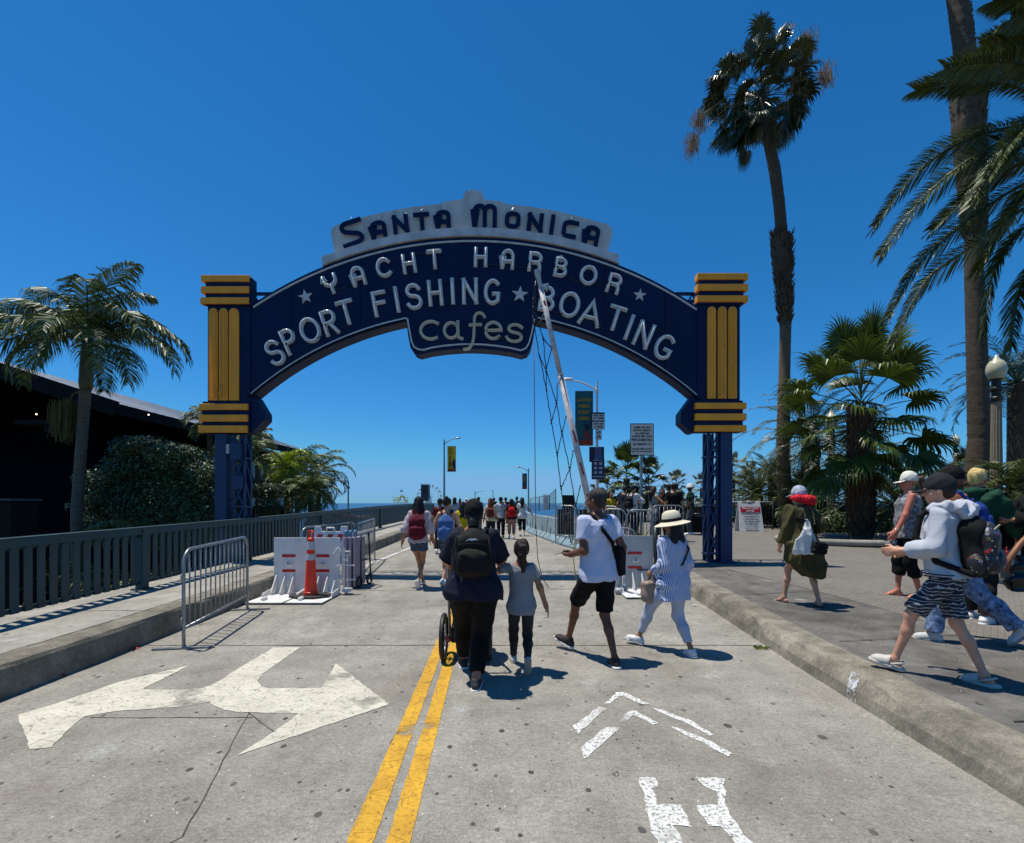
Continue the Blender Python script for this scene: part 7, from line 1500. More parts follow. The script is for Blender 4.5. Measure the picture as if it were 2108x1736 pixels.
# leafy shrub builder
def leaf_mass(b, blobs, n, size, rnd, shell=.75, up=.4):
    tot = sum(r[0] * r[1] * r[2] for _, r in blobs)
    for c, r in blobs:
        for i in range(int(n * r[0] * r[1] * r[2] / tot)):
            d = Vector((rnd.gauss(0, 1), rnd.gauss(0, 1), rnd.gauss(0, 1))).normalized(); k = 1 - (rnd.random() ** 2) * (1 - shell) * 2 + rnd.uniform(-.05, .09); p = Vector((c[0] + d.x * r[0] * k, c[1] + d.y * r[1] * k, c[2] + d.z * r[2] * k))
            nn = (d + Vector((rnd.uniform(-1, 1), rnd.uniform(-1, 1), rnd.uniform(-.5, 1) + up))).normalized(); a = nn.orthogonal().normalized(); a.rotate(Matrix.Rotation(rnd.uniform(0, 6.28), 3, nn)); c_ = nn.cross(a); s = size * rnd.uniform(.5, 1.4); b.cur = rnd.random()
            b.add([p - a * s, p + c_ * s * .42, p + a * s, p - c_ * s * .42], [(0, 1, 2, 3)])
M_leafd = mat('dark_glossy_leaf', '16210d', .42, var=0, col2='536538', attr=True, spec=.35); M_leafg = mat('grey_green_leaf', '26301c', .5, var=0, col2='56603f', attr=True); M_leafy = mat('yellow_green_leaf', '3c4a10', .5, var=0, col2='7a8a2c', attr=True, trans=.2)
y = 11.6; t = empty('shrub_tree', (P(330, 1090, y).x, y, -1.5), label='large dark glossy-leaved shrub between the left palm and the arch post', cat='shrub'); b = local(t)
bl = []
for vx, vy, rx2, rz2 in ((300, 960, 75, 55), (370, 985, 75, 60), (260, 1030, 60, 70), (330, 1050, 90, 80), (400, 1050, 50, 80), (230, 1010, 35, 45), (290, 920, 35, 22), (360, 940, 45, 28), (225, 1080, 40, 50), (275, 925, 22, 18), (320, 912, 20, 14), (395, 935, 22, 16), (205, 985, 22, 18), (245, 975, 18, 20), (430, 975, 22, 25), (345, 920, 16, 12), (190, 1040, 16, 20)):
    c = P(vx, vy, y + rnd.uniform(-.4, .4)); bl.append((c, (rx2 / 1000 * y, .7, rz2 / 1000 * y)))
leaf_mass(b, bl, 46000, .042, rnd, .6); b.build('crown', M_leafd, t, attr=True)
b = local(t); 
for i in range(7): a = Vector((t.location.x + rnd.uniform(-.8, .8), y + rnd.uniform(-.2, .2), -1.5)); b.tube([a, a + Vector((rnd.uniform(-.3, .3), 0, 1.4)), a + Vector((rnd.uniform(-.6, .6), 0, 2.8))], [.05, .035, .015], 6)
b.build('trunk', M_trunkd, t, smooth=True)
# lush low plants glimpsed through the railing
t = empty('ground_plants', (-6.6, 8, -1.0), label='low green plants and fronds just behind the left railing', cat='plants', kind='stuff'); b = local(t)
leaf_mass(b, [((-6.6, 6.6, -.3), (.5, 1.2, .5)), ((-6.8, 9.5, -.2), (.5, 1.6, .5))], 3500, .05, rnd)
for i in range(10): frond(b, (-6.5, 5.6 + i * .45, -.8), rnd.uniform(0, 6.28), R(50), 1.0, 1.6, 26, .3, .03, .2, .4, rnd)
b.build('leaves', M_leafy, t, attr=True)
# B: tall leaning fan palm
y = 20; pp = [P(1618, 1102, y), P(1614, 1000, y), P(1612, 900, y), P(1615, 760, y), P(1617, 670, y)]; pp[0].z = pz(y) - .1
t = palm_root(pp[0].x, y, pp[0].z, 'fan_palm', 'very tall fan palm with slender curved trunk and wind-blown crown')
b = local(t); trunk_pts(pp, [.28, .26, .25, .21, .21], b, rnd=rnd, rough=.02); b.build('trunk', M_trunkt, t, smooth=True)
b = local(t); up_ = [P(1617, 670, y), P(1614, 600, y), P(1610, 540, y), P(1609, 490, y), P(1609, 480, y), P(1604, 420, y), P(1595, 350, y), P(1582, 290, y), P(1572, 250, y), P(1568, 205, y)]; trunk_pts(up_, [.22, .28, .36, .40, .22, .21, .22, .20, .19, .17], b, rnd=rnd, rough=.03); b.build('upper_trunk', M_trunkd, t, smooth=True)
b = local(t); boots(b, P(1617, 665, y), P(1609, 485, y), .26, .42, rnd, 500, .22, .45, .06); b.build('fibre_skirt', M_boot, t, attr=True)
b = local(t); cw = P(1568, 200, y)
# wind from the left: fans trail to the right at the top, droop at the bottom
for i in range(46):
    az = rnd.uniform(0, 6.283); el = R(rnd.uniform(-60, 80)); fan(b, cw + Vector((0, 0, rnd.uniform(-.3, .3))), az, el, rnd.uniform(.7, 1.9), rnd.uniform(.7, 1.0), rnd, 30, 220, .9, .5, .042)
for vx, vy in ((1500, 250), (1480, 300), (1520, 310), (1640, 270), (1545, 70), (1600, 60), (1640, 50), (1665, 95), (1470, 120), (1500, 330), (1680, 160), (1650, 250), (1540, 325), (1450, 170), (1460, 240), (1500, 90), (1620, 110), (1430, 215), (1440, 150), (1470, 275), (1475, 330), (1530, 345), (1560, 40), (1600, 35), (1700, 120), (1695, 185), (1660, 225), (1630, 290), (1610, 310), (1655, 45)):
    q = P(vx, vy, y + rnd.uniform(-.6, .6)); d = q - cw; fan(b, cw, math.atan2(d.y, d.x), math.atan2(d.z, math.hypot(d.x, d.y)) + .25, d.length * .62, 1.05, rnd, 30, 180, 1.1, .4, .045)
b.build('crown', M_fand, t, attr=True)
b = local(t)
for k, (vx, vy) in enumerate(((1655, 110), (1640, 160), (1440, 240), (1425, 290), (1660, 80), (1700, 150))):
    q = P(vx, vy, y); b.cur = .3; b.tube([cw, lerp(cw, q, .5) + Vector((0, 0, .5)), q], .02, 4)
    for i in range(200): a = q + Vector((rnd.gauss(0, .16), rnd.gauss(0, .15), rnd.gauss(0, .2))); b.cur = rnd.random(); b.tube([a, a + Vector((rnd.uniform(-.1, .1), 0, -rnd.uniform(.15, .45)))], .010, 3, caps=False)
b.build('seed_stalk', M_seed, t, attr=True); b = local(t)
for i in range(420):
    r_ = rnd.uniform(0, 1) ** .5; an = rnd.uniform(0, 6.28); q = P(1562 + 105 * r_ * math.cos(an), 190 + 110 * r_ * math.sin(an), y + rnd.uniform(-1, 1)); L = rnd.uniform(.25, .75); b.cur = rnd.random() ** 2; s_ = Vector((.012, .008, 0)); o_ = Vector((rnd.uniform(-.1, .1), 0, -L * .5))
    b.add([cw.lerp(q, .8), q - s_, q + s_, q + s_ + o_, q - s_ + o_, q + o_ * 2], [(0, 1, 2), (1, 2, 3, 4), (4, 3, 5)])
b.build('hanging_dry_strips', mat('pale_dry_leaf', '3a3c24', .5, var=0, col2='a8a080', attr=True), t, attr=True, kind='stuff')
# C: thick trunk rising out of frame
y = 15.5; pp = [P(2012, 1100, y), P(2010, 1000, y), P(2016, 900, y), P(2012, 760, y), P(2008, 640, y), P(2005, 560, y), P(2006, 480, y)]; pp[0].z = pz(y) - .1
t = palm_root(pp[0].x, y, pp[0].z, 'palm_trunk_tree', 'thick dark palm trunk rising out of the picture at the right')
t['category'] = 'palm tree'; t.name = 'fan_palm'
b = local(t); trunk_pts(pp, [.32, .30, .285, .265, .245, .235, .24], b, 20, rnd=rnd, rough=.015); b.build('trunk', M_trunkd, t, smooth=True)
b = local(t); u2 = [P(2006, 480, y), P(1999, 380, y), P(1993, 250, y), P(1992, 150, y), P(1990, 145, y), P(1980, 60, y), P(1966, -40, y), P(1955, -130, y), P(1950, -260, y)]; trunk_pts(u2, [.27, .35, .41, .45, .27, .27, .25, .24, .22], b, 18, rnd=rnd, rough=.03); b.build('upper_trunk', M_trunkd, t, smooth=True)
b = local(t); boots(b, P(2006, 490, y), P(1991, 150, y), .27, .47, rnd, 1000, .24, .35, .06); boots(b, P(1990, 140, y), P(1950, -250, y), .26, .22, rnd, 600, .10, .3, .04); b.build('fibre_skirt', M_boot, t, attr=True)
b = local(t)
for i in range(26): fan(b, P(1950, -300, y), rnd.uniform(0, 6.28), R(rnd.uniform(-30, 80)), 1.4, 1.1, rnd, 20, 200, .7)
b.build('crown', M_fand, t, attr=True)
# D: date palm whose fronds enter from the right
y = 9.0; cw = P(2290, 250, y); t = palm_root(cw.x, y, pz(9) - .1, 'date_palm', 'date palm with long arching fronds entering from the right edge')
b = local(t)
def fpath(pix, dy, nl=125, ll=.54, w=.027, rollang=None, m=None):
    q = [P(vx, vy, y + dy * i / (len(pix) - 1)) for i, (vx, vy) in enumerate(pix)]; n_ = 18; pts = []
    for i in range(n_ + 1):
        u = i / n_ * (len(q) - 1); k = min(len(q) - 2, int(u)); f = u - k; p0, p1, p2, p3 = q[max(0, k - 1)], q[k], q[k + 1], q[min(len(q) - 1, k + 2)]
        pts.append(.5 * ((2 * p1) + (p2 - p0) * f + (2 * p0 - 5 * p1 + 4 * p2 - p3) * f * f + (3 * p1 - p0 - 3 * p2 + p3) * f ** 3))
    b.cur = .3; b.tube(pts, [.03 * (1 - i / n_) + .005 for i in range(n_ + 1)], 5, caps=False)
    for k_, ra in ((0, rnd.uniform(.75, 1.15)), (1, rnd.uniform(-.3, .2))):
        tn = (pts[-1] - pts[0]).normalized(); s0 = tn.cross(Vector((0, 1, 0))).normalized(); sd = Vector((0, 1, 0)) * math.cos(ra) + s0 * math.sin(ra); leaflets(b, pts, sd, nl, ll, w, .15, .22, rnd, 0, .5, .2, .95)
cw = P(2290, 250, y)
for pix, dy in (([(2290, 250), (2108, 168), (1990, 165), (1884, 186)], .5), ([(2290, 250), (2120, 140), (2030, 130), (1945, 142)], -.4), ([(2290, 230), (2150, 95), (2090, 85), (2028, 94)], .6), ([(2290, 200), (2150, 20), (2100, 0), (2045, 2)], .2),
                ([(2290, 260), (2108, 258), (1965, 300), (1870, 375), (1802, 465)], .3), ([(2290, 270), (2120, 275), (2010, 320), (1900, 410), (1812, 526)], -.5), ([(2290, 300), (2110, 378), (2000, 450), (1895, 540), (1828, 650)], .2), ([(2290, 310), (2110, 428), (2000, 508), (1905, 580), (1836, 708)], -.4),
                ([(2290, 320), (2108, 470), (2045, 560), (2022, 692)], .5), ([(2290, 330), (2130, 540), (2095, 620), (2083, 712)], -.2), ([(2290, 280), (2130, 290), (2050, 345), (1998, 424)], -.8), ([(2290, 280), (2120, 330), (2010, 390), (1920, 472)], .9), ([(2290, 260), (2150, 250), (2080, 290), (2030, 370)], -1.0), ([(2290, 300), (2140, 370), (2060, 470), (2010, 560)], 1.0), ([(2290, 240), (2180, 60), (2120, 30), (2080, 40)], -.5)): fpath(pix, dy)
for i in range(22): frond(b, cw, rnd.uniform(-2.0, 1.6), R(rnd.uniform(-10, 75)), 3.0, 1.9, 60, .4, .03, .28, .12, rnd, tipw=.45)
b.build('crown', M_date, t, attr=True); b = local(t); trunk_pts([(cw.x, y, pz(9) - .1), (cw.x, y, cw.z)], [.45, .38], b); boots(b, (cw.x, y, .3), cw, .45, .4, rnd, 500, .2, .4); b.build('trunk', M_trunkd, t, smooth=True)
# E: bright green fan palm
def fan_palm(vx, vbase, vcrown, y, label, m, rad, n, seed, r0=.25, r1=.3, tr=M_trunkd, hf=pz, boot=700, group=None, zb=None, nseg=28, up=1., low=True):
    rnd = random.Random(seed); a = P(vx, vbase, y); a.z = (hf(y) - .1) if zb is None else zb; c = P(vx, vcrown, y); t = palm_root(a.x, y, a.z, 'fan_palm', label, group)
    b = local(t); trunk_pts([a, a.lerp(c, .5), c], [r0, r1, r1], b, rnd=rnd, rough=.03); b.build('trunk', tr, t, smooth=True)
    if boot: b = local(t); boots(b, a + Vector((0, 0, .2)), c, r0, r1, rnd, boot, .26, .4, .05); b.build('old_frond_stubs', M_boot, t, attr=True)
    b = local(t)
    for i in range(n):
        u = (i + .5) / n; el = R(lerp(86, -38 if low else -15, u ** .9)); az = i * 2.39996 + rnd.uniform(-.2, .2); fan(b, c + Vector((0, 0, lerp(.3, -.4, u))) * rad, az, el, rad * rnd.uniform(.42, .62), rad * rnd.uniform(.36, .48), rnd, nseg, 220, .2 + 1.5 * u, .2 + .35 * u, 1.35 / nseg)
    b.build('crown', m, t, attr=True); return t
fan_palm(1772, 1126, 850, 14.4, 'broad bright green fan palm with shaggy trunk in the round planter', M_fan, 2.55, 40, 3, .30, .30, boot=1400, nseg=34)
t = empty('round_planter', (P(1790, 1126, 14.4).x, 14.4, pz(14.4)), label='low round concrete planter kerb around the bright green fan palm', cat='planter'); b = MB()
b.tube([(2.6 * math.cos(a), 1.6 * math.sin(a), .06) for a in np.linspace(0, 6.28, 41)[:-1]], .09, 8, closed=True); b.build('kerb_ring', M_walk, t, smooth=True); b = MB(); b.poly([(2.55 * math.cos(a), 1.55 * math.sin(a), .03) for a in np.linspace(0, 6.28, 41)[:-1]]); b.build('planter_soil', mat('planter_soil', '1d1912', .95), t)
# F and others
def date_palm(vx, vbase, vcrown, y, label, m, L, n, seed, r=.28, hf=pz, zb=None, group=None, ll=.4, hang=.2, lo=-25, w=.028, droop=1.7, name='date_palm'):
    rnd = random.Random(seed); a = P(vx, vbase, y); a.z = (hf(y) - .1) if zb is None else zb; c = P(vx, vcrown, y); t = palm_root(a.x, y, a.z, name, label, group)
    b = local(t); trunk_pts([a, c], [r, r * .9], b, rnd=rnd); b.build('trunk', M_trunkd, t, smooth=True); b = local(t)
    for i in range(n): u = (i + .5) / n; frond(b, c, i * 2.39996 + rnd.uniform(-.2, .2), R(lerp(82, lo, u)), L * rnd.uniform(.85, 1.1), droop * rnd.uniform(.8, 1.15), 42, ll, w, .3, hang, rnd, tipw=.4)
    b.build('crown', m, t, attr=True); return t
date_palm(1668, 1090, 905, 19.5, 'grey-green date palm with arching fronds behind the arch column', M_dategrey, 3.1, 46, 7, .35)
date_palm(1760, 1085, 960, 22, 'second grey-green date palm behind the bright fan palm', M_dategrey, 3.2, 38, 17, .4)
date_palm(2095, 1080, 790, 17, 'blue-green feathery palm behind the large globe lamp', mat('blue_green_frond', '1e332c', .45, var=0, col2='4a6a58', attr=True), 2.6, 40, 8, .3)
date_palm(1965, 1090, 1000, 19, 'low spiky palm behind the thick trunk', M_date, 1.6, 30, 9, .2); date_palm(2085, 1085, 1010, 13, 'dark low palm at the right edge behind the globe lamp', M_date, 1.5, 26, 19, .2)
for i, (vx, vc, y, l_) in enumerate(((1560, 1020, 21, 'dark sago palm left of the tall trunk'), (1640, 1030, 20, 'dark sago palm right of the tall trunk'), (1700, 1035, 19, 'dark sago palm by the globe lamp column'), (1590, 985, 24, 'tall-fronded sago palm behind the sandwich board'), (1850, 1045, 16, 'low sago palm between the fan palm and the white-capped woman'))): date_palm(vx, 1085, vc, y, l_, M_date, 1.9, 34, 30 + i, .22, ll=.3, lo=-5, droop=1.2, group='low sago palms in the park', name='sago_palm')
fan_palm(1290, 1060, 985, 27, 'bushy fan palm behind the prohibition sign post', M_fan, 1.75, 34, 21, .18, .18, boot=0, nseg=20)
fan_palm(1335, 1060, 1000, 26, 'smaller fan palm right of the prohibition sign post', M_fand, 1.5, 26, 22, .18, .18, boot=0, nseg=20)
fan_palm(1250, 1060, 1012, 30, 'dark low fan palm between lamp pole and man in white', M_fand, 1.5, 24, 23, .18, .18, boot=0, nseg=20)
fan_palm(1392, 1060, 996, 34, 'small tan-green fan palm above the broad man in black', M_dategrey, 1.0, 22, 24, .15, .15, boot=0, nseg=16)
fan_palm(1445, 1060, 1005, 36, 'small fan palm left of the right arch post', M_dategrey, 1.1, 22, 25, .15, .15, boot=0, nseg=16)
fan_palm(1508, 1060, 975, 33, 'fan palm just right of the right arch post', M_dategrey, 1.4, 24, 26, .17, .17, boot=0, nseg=16)
fan_palm(1545, 1060, 990, 34, 'second fan palm right of the right arch post', M_dategrey, 1.3, 24, 27, .17, .17, boot=0, nseg=16)
fan_palm(1900, 1060, 1000, 24, 'low blue-green fan palm behind the white-capped woman', mat('blue_green_frond', '1e332c'), 1.3, 24, 28, .15, .15, boot=0, nseg=18)
fan_palm(1995, 1060, 985, 20, 'spiky low fan palm below the small globe lamp', M_fand, 1.2, 26, 29, .15, .15, boot=0, nseg=18)
# shrubs
def shrubbery(name, label, specs, n, size, m, seed, kind=None, cat='shrub'):
    rnd = random.Random(seed); bl = []
    for vx, vy, y, rx2, rz2, ry2 in specs: bl.append((P(vx, vy, y), (rx2 / 1000 * y, ry2, rz2 / 1000 * y)))
    t = empty(name, (bl[0][0].x, bl[0][0].y, pz(bl[0][0].y)), label=label, cat=cat, kind=kind); b = local(t); leaf_mass(b, bl, n, size, rnd, .7); b.build('leaves', m, t, attr=True, kind=kind); return t
shrubbery('distant_shrubbery', 'belt of grey-green shrubs closing the park behind the queue', [(1230 + i * 26, 1042 + (i % 3) * 5 - (6 if i > 10 else 0), 30 + (i % 4), 26, 22 + (i * 7 % 9), 1.2) for i in range(17)] + [(1240 + i * 60, 1062, 29, 40, 18, 1.) for i in range(7)], 16000, .10, M_leafg, 41, 'stuff')
shrubbery('park_undergrowth', 'dark undergrowth below the palms on the right', [(1530 + i * 38, 1052 + (i % 3) * 6, 22 - i * .25, 30, 30, .9) for i in range(16)] + [(1660 + i * 45, 1075, 17, 30, 26, .8) for i in range(4)] + [(1880, 1085, 13, 34, 36, .8), (2085, 1070, 10, 26, 60, .5)], 22000, .075, M_leafd, 42, 'stuff')
t = empty('low_park_wall', (9, 25, pz(25)), label='low dark wall and bench line behind the queuing people', cat='wall'); b = MB(); b.box((0, 0, .35), (9, .4, .75)); b.build('wall_body', mat('dark_stone_wall', '2a2c2a', .9, var=.3), t); b = MB(); b.box((0, -.02, .76), (9.1, .5, .07)); b.build('coping', mat('dark_stone_wall', '2a2c2a'), t)
t = empty('agave', (P(1318, 1090, 10.4).x, 10.4, pz(10.4)), label='yellow-green spiky plant in front of the crowd barriers', cat='plant'); b = MB(); rnd = random.Random(8)
for i in range(46):
    a = rnd.uniform(0, 6.28); el = R(rnd.uniform(20, 85)); d = Vector((math.cos(a) * math.cos(el), math.sin(a) * math.cos(el), math.sin(el))); s = Vector((-d.y, d.x, 0)).normalized() * .02; L = rnd.uniform(.35, .62); b.cur = rnd.random(); b.add([-s + d * .03, s + d * .03, d * L * .6 + s, d * L * .6 - s, d * L - Vector((0, 0, .05))], [(0, 1, 2, 3), (3, 2, 4)])
b.T = None; b.v = [(x, y, z + .25) for x, y, z in b.v]; b.build('leaves', M_leafy, t, attr=True); b = MB(); b.lathe([(.16, 0), (.2, .26), (.17, .26)], (0, 0, 0), 14); b.build('pot', M_col, t, smooth='auto')
t = empty('weed_clump', GR(1567, 1336), label='small weed clump growing at the foot of the right kerb', cat='plant'); b = MB()
for i in range(70): a = rnd.uniform(0, 6.28); L = rnd.uniform(.02, .06); q = Vector((rnd.uniform(-.08, .07), rnd.uniform(-.03, .03), 0)); s = Vector((math.cos(a), math.sin(a), 0)); b.cur = rnd.random(); b.add([q, q + s * L * .5 + Vector((0, 0, L * .5)) + Vector((-s.y, s.x, 0)) * .005, q + s * L + Vector((0, 0, L * .4))], [(0, 1, 2)])
b.build('leaves', M_leafy, t, attr=True)
# left background palms
rnd = random.Random(77)
def small_feather(vx, vbase, vcrown, y, label, m, L, n, seed, zb=-3, ll=.45, r=.1): return date_palm(vx, vbase, vcrown, y, label, m, L, n, seed, r, zb=zb, group='small palms beyond the left railing', ll=ll, hang=.6, w=.03, droop=2.0, name='feather_palm')
small_feather(590, 1060, 960, 17, 'small yellow-green palm right of the left arch post', M_bright, .95, 12, 51); small_feather(612, 1060, 975, 18, 'wind-bent feather palm by the roof end', M_feather, 1.7, 20, 52)
small_feather(655, 1075, 975, 20, 'taller wind-bent feather palm against the sea', M_feather, 1.7, 22, 53); small_feather(640, 1090, 1015, 16, 'dark low palm just above the railing', M_feather, 1.1, 20, 54); small_feather(505, 1080, 935, 14.5, 'pale feather palm hanging beside the lattice post', M_feather, 1.1, 16, 55)
small_feather(432, 1000, 870, 18, 'palm top showing above the roof behind the left column', M_feather, 1.1, 14, 56); small_feather(530, 1000, 905, 21, 'thin palm tuft above the roof right of the arch base', M_dategrey, .8, 10, 57)
t = empty('banana_plant', (P(585, 1000, 19).x, 19, -3), label='upright banana leaves rising past the roof end', cat='plant'); b = local(t)
for (x0, y0, x1, y1, w) in ((600, 990, 592, 920, .16), (598, 990, 607, 930, .12), (590, 1000, 572, 955, .16), (604, 1000, 628, 960, .14)):
    A_, B_ = P(x0, y0, 19), P(x1, y1, 19); b.cur = .3; n_ = 7
    for i in range(n_):
        u0, u1 = i / n_, (i + .8) / n_; ww = lambda u: w * math.sin(math.pi * min(1, u * .8 + .2)) + .01; a, c = lerp(A_, B_, u0), lerp(A_, B_, u1); b.add([a - Vector((ww(u0), 0, 0)), a + Vector((ww(u0), 0, .1)), c + Vector((ww(u1), 0, .1)), c - Vector((ww(u1), 0, 0))], [(0, 1, 2, 3)])
b.build('leaves', M_feather, t, attr=True); b = local(t); b.tube([P(600, 1200, 19), P(600, 985, 19)], [.12, .06], 8); b.build('stem', M_trunkp, t, smooth=True)
# clipped creeper columns under the building (dark masses with sea between)
shrubbery('creeper_column', 'leaf-covered pillar right of the lattice post', [(552, 1045, 15.5, 22, 46, .5), (545, 1010, 15.5, 60, 16, .5)], 3500, .05, M_leafd, 61); shrubbery('creeper_column', 'leaf-covered column directly behind the left arch post', [(480, 1040, 14.5, 26, 60, .5), (470, 985, 15, 30, 30, .5)], 3500, .05, M_leafd, 62)
# ---------------- restaurant building on the left ----------------
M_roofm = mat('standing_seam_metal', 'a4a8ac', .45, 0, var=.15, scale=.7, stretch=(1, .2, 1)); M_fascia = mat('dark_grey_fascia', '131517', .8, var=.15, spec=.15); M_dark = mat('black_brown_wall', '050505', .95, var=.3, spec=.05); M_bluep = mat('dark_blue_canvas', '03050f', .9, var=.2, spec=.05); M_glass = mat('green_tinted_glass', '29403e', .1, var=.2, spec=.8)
bd = empty('restaurant', (-16, 22, -3), label='low dark restaurant with long grey metal roof beyond the left railing', cat='building'); y0, y1 = 16., 31.5; xe, xr = -13.0, -18.2; ze, zr = 4.86, 6.62
def lb(): return local(bd)
b = lb(); b.prism([(xe, y0, ze), (xr, y0, zr), (-24, y0, ze + .2), (-24, y0, ze), (xr, y0, zr - .18), (xe, y0, ze - .18)], (0, y1 - y0, 0)); rf = b.build('roof', M_fascia, bd)
b = lb(); b.add([(xe - .03, y0 - .02, ze + .03), (xe - .03, y1, ze + .03), (xr, y1, zr + .03), (xr, y0 - .02, zr + .03)], [(0, 1, 2, 3)]); b.build('metal_sheet', M_roofm, rf)
b = lb(); y = y0
while y < y1: b.bar((xe, y, ze + .037), (xr, y, zr + .037), .03, .014); y += .45
b.build('standing_seams', M_roofm, rf); b = lb(); b.bar((xe + .03, y0 - .05, ze - .17), (xe + .03, y1, ze - .17), .06, .36); b.build('eave_fascia', M_fascia, rf)
b = lb(); b.bar((xe, y0 - .03, ze - .17), (xr, y0 - .03, zr - .22), .5, .06, up=(0, 1, 0)); b.bar((xr, y0 - .03, zr - .22), (-24, y0 - .03, ze + .0), .5, .06, up=(0, 1, 0)); b.build('gable_fascia', M_fascia, rf)
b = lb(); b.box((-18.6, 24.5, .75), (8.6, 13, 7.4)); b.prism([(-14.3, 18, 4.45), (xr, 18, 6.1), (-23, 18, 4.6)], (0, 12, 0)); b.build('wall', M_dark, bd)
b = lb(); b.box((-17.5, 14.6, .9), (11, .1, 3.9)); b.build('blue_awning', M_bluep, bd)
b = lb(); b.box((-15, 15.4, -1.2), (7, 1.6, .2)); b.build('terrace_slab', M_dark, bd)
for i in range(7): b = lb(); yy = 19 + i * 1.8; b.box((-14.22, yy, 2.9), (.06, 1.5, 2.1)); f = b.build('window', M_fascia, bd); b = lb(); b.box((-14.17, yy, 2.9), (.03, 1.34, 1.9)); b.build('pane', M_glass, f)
for i, (vx, vy) in enumerate(((75, 853), (150, 853), (306, 854))): b = lb(); q = P(vx, vy, 15.6); b.ball(q, .026, 8); m_ = MATS.get('lit_bulb') or NT('lit_bulb').m; m_.node_tree.nodes['Principled BSDF'].inputs['Emission Color'].default_value = (1, .8, .6, 1); m_.node_tree.nodes['Principled BSDF'].inputs['Emission Strength'].default_value = 2.5; b.build('hanging_bulb', m_, bd, smooth=True)
b = lb(); b.box((-12.9, 30.3, 2.6), (.5, 2.4, .9)); b.box((-13.6, 25, 1.35), (1.6, 10, .15)); b.build('balcony', M_fascia, bd); b = lb(); b.box((-12.85, 26, 1.95), (.03, 8, 1.0)); b.build('balcony_glass', M_glass, bd)
for yy in (28.5, 31): b = lb(); b.bar((-14, yy, .5), (-12.9 + .3, yy, 4.3), .14, .14); b.build('leaning_prop', M_fascia, bd)
b = lb(); b.box((-14.6, 15.2, 4.1), (1.4, .5, .14)); b.box((-14.3, 15.2, 3.92), (.4, .3, .25)); b.build('ceiling_heater', M_fascia, bd)
t = empty('utility_enclosure', (P(20, 1060, 8.6).x, 8.6, -1.2), label='grey metal enclosure just beyond the railing at the left edge', cat='enclosure'); b = MB(); b.box((-.1, 0, 1.42), (.75, .5, 2.84 - .02)); b.build('cabinet_body', M_fascia, t, bevel=.01); b = MB(); b.box((-.1, 0, 2.86), (.82, .56, .04)); b.build('cabinet_lid', mat('dull_lid_paint', '3a3e42', .7), t)
t = empty('glass_windscreen', (P(515, 1060, 24).x, 24, -3), label='glass windscreen with reversed letters in front of the sea', cat='windscreen'); b = MB(); b.box((0, 0, 3.75), (5, .03, .12)); b.build('screen_rail', M_grey, t)
for i, (ch, vx) in enumerate((('?', 507), ('G', 520), ('G', 614), ('L', 624))): text(ch, .35, (P(vx, 1052, 24).x - t.location.x, 0, P(vx, 1053, 24).z + 3), M_fascia, t, mirror=True)
# ---------------- pier, sea side ----------------
t = empty('beach_pavilion', (P(668, 1050, 90).x, 90, -8), label='low pink-red awning roof on the beach left of the ramp', cat='building'); b = MB(); pr = [(-3.6, 6.2), (-3.2, 6.9), (0, 7.4), (.6, 7.2), (2.4, 7.9), (4.6, 7.2), (4.8, 6.2)]
b.prism([(x, 0, z - .2) for x, z in pr], (0, 4, 0)); b.build('awning_roof', mat('faded_red_awning', '7a2c38', .7), t); b = MB(); b.box((0, 2, 3), (8, 3.5, 6)); b.build('wall', M_fascia, t)
yp = 150.; S_ = yp / 1000
def PW(vx, vy): return P(vx, vy, yp)
t = empty('drop_tower', PW(885, 1040), label='dark box on a white conical base at the pier amusement park', cat='amusement ride'); t.location.z = -2; b = local(t); a, c = PW(869, 1000), PW(881.5, 1032); b.box(((a.x + c.x) / 2 + .1, yp, (a.z + c.z) / 2 + .1), (c.x - a.x + .3, 3.5, a.z - c.z)); b.build('tower_box', mat('dark_teal_panel', '14242c', .6), t)
b = local(t); a = PW(869, 999); b.box(((a.x + c.x) / 2 + .1, yp, a.z + .15), (c.x - a.x + .6, 4, .3)); b.build('tower_cap', M_white, t); q = PW(882, 1042); b = MB(); b.lathe([(2.3, 0), (1.6, 1.0), (.95, 2.6), (.8, 3.8)], q + Vector((0, 0, -1)) - t.location, 20); b.build('cone_skirt', M_white, t, smooth=True)
t = empty('ferris_wheel', (PW(889, 1022).x, yp + 6, -2), label='white Ferris wheel partly hidden behind the drop tower', cat='Ferris wheel'); b = local(t); c = P(884, 1022, yp + 6); rr = 3.8
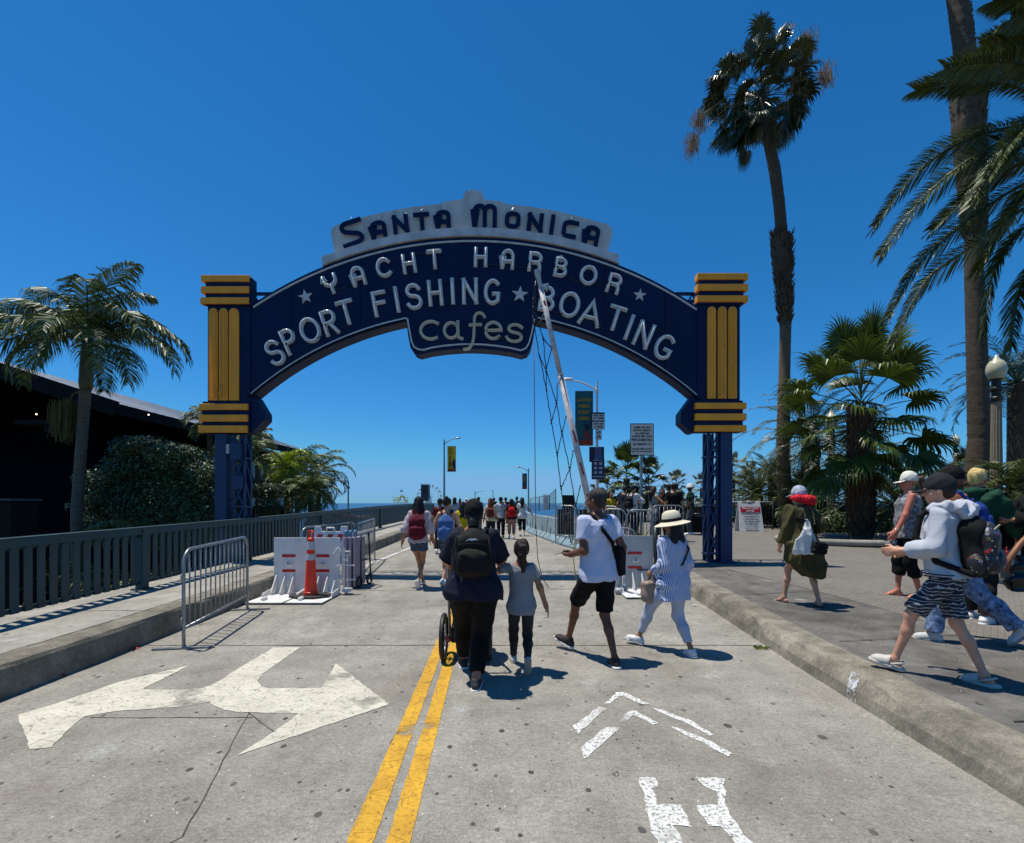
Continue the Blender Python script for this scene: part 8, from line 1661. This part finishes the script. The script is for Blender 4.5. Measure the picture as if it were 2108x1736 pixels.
for r_ in (rr, rr * .8): b.tube([c + Vector((r_ * math.cos(a), 0, r_ * math.sin(a))) for a in np.linspace(0, 6.28, 41)[:-1]], .07, 5, closed=True)
for k in range(16): a = k * math.pi / 8; b.tube([c, c + Vector((rr * math.cos(a), 0, rr * math.sin(a)))], .04, 4)
b.build('wheel_rim', M_white, t, smooth=True)
for k in range(16): a = k * math.pi / 8 + .1; b = local(t); b.ball(c + Vector((rr * math.cos(a), -.2, rr * math.sin(a) - .25)), .28, 8); b.build('gondola', mat('gondola_red_brown', '6a4a4a', .5), t, smooth=True)
b = local(t); b.bar(c, c + Vector((-2, 0, -6)), .25, .25); b.bar(c, c + Vector((2, 0, -6)), .25, .25); b.build('support_leg', M_white, t)
t = empty('roller_coaster', (PW(828, 1036).x, yp, -2), label='yellow roller coaster track with a small flag at the pier', cat='roller coaster'); b = local(t)
for k in range(5): x = 811 + k * 7; b.bar(PW(x, 1040), PW(x, 1024), .10, .10)
for vy in (1024, 1029, 1034): b.bar(PW(808, vy), PW(841, vy + 1), .12, .12)
b.tube([PW(812, 1032), PW(820, 1026), PW(827, 1020), PW(832, 1026), PW(838, 1034)], .16, 6); b.tube([PW(820, 1034), PW(826, 1022), PW(831, 1021), PW(836, 1034)], .16, 6); b.build('track', mat('coaster_yellow', 'c8a810', .5), t, smooth='auto')
b = local(t); b.bar(PW(824, 1020), PW(824, 1008), .06, .06); b.build('flag_pole', M_white, t); b = local(t); q = PW(824, 1009); b.prism([q, q + Vector((.8, 0, -.1)), q + Vector((.7, 0, -.6)), q + Vector((0, 0, -.5))], (0, .02, 0)); b.build('flag', mat('pale_blue_flag', '7090b0', .7), t)
t = empty('pier_deck', (-14, 160, -2.6), label='long low pier deck with white railing carrying the rides', cat='pier'); b = local(t); b.box((-26, 165, -2.7), (52, 60, .5)); b.build('deck', M_walk, t); b = local(t); b.bar((-52, 135, -1.6), (0, 135, -1.6), .1, .1)
for k in range(27): b.bar((-52 + 2 * k, 135, -2.5), (-52 + 2 * k, 135, -1.6), .08, .08)
b.build('deck_rail', M_white, t)
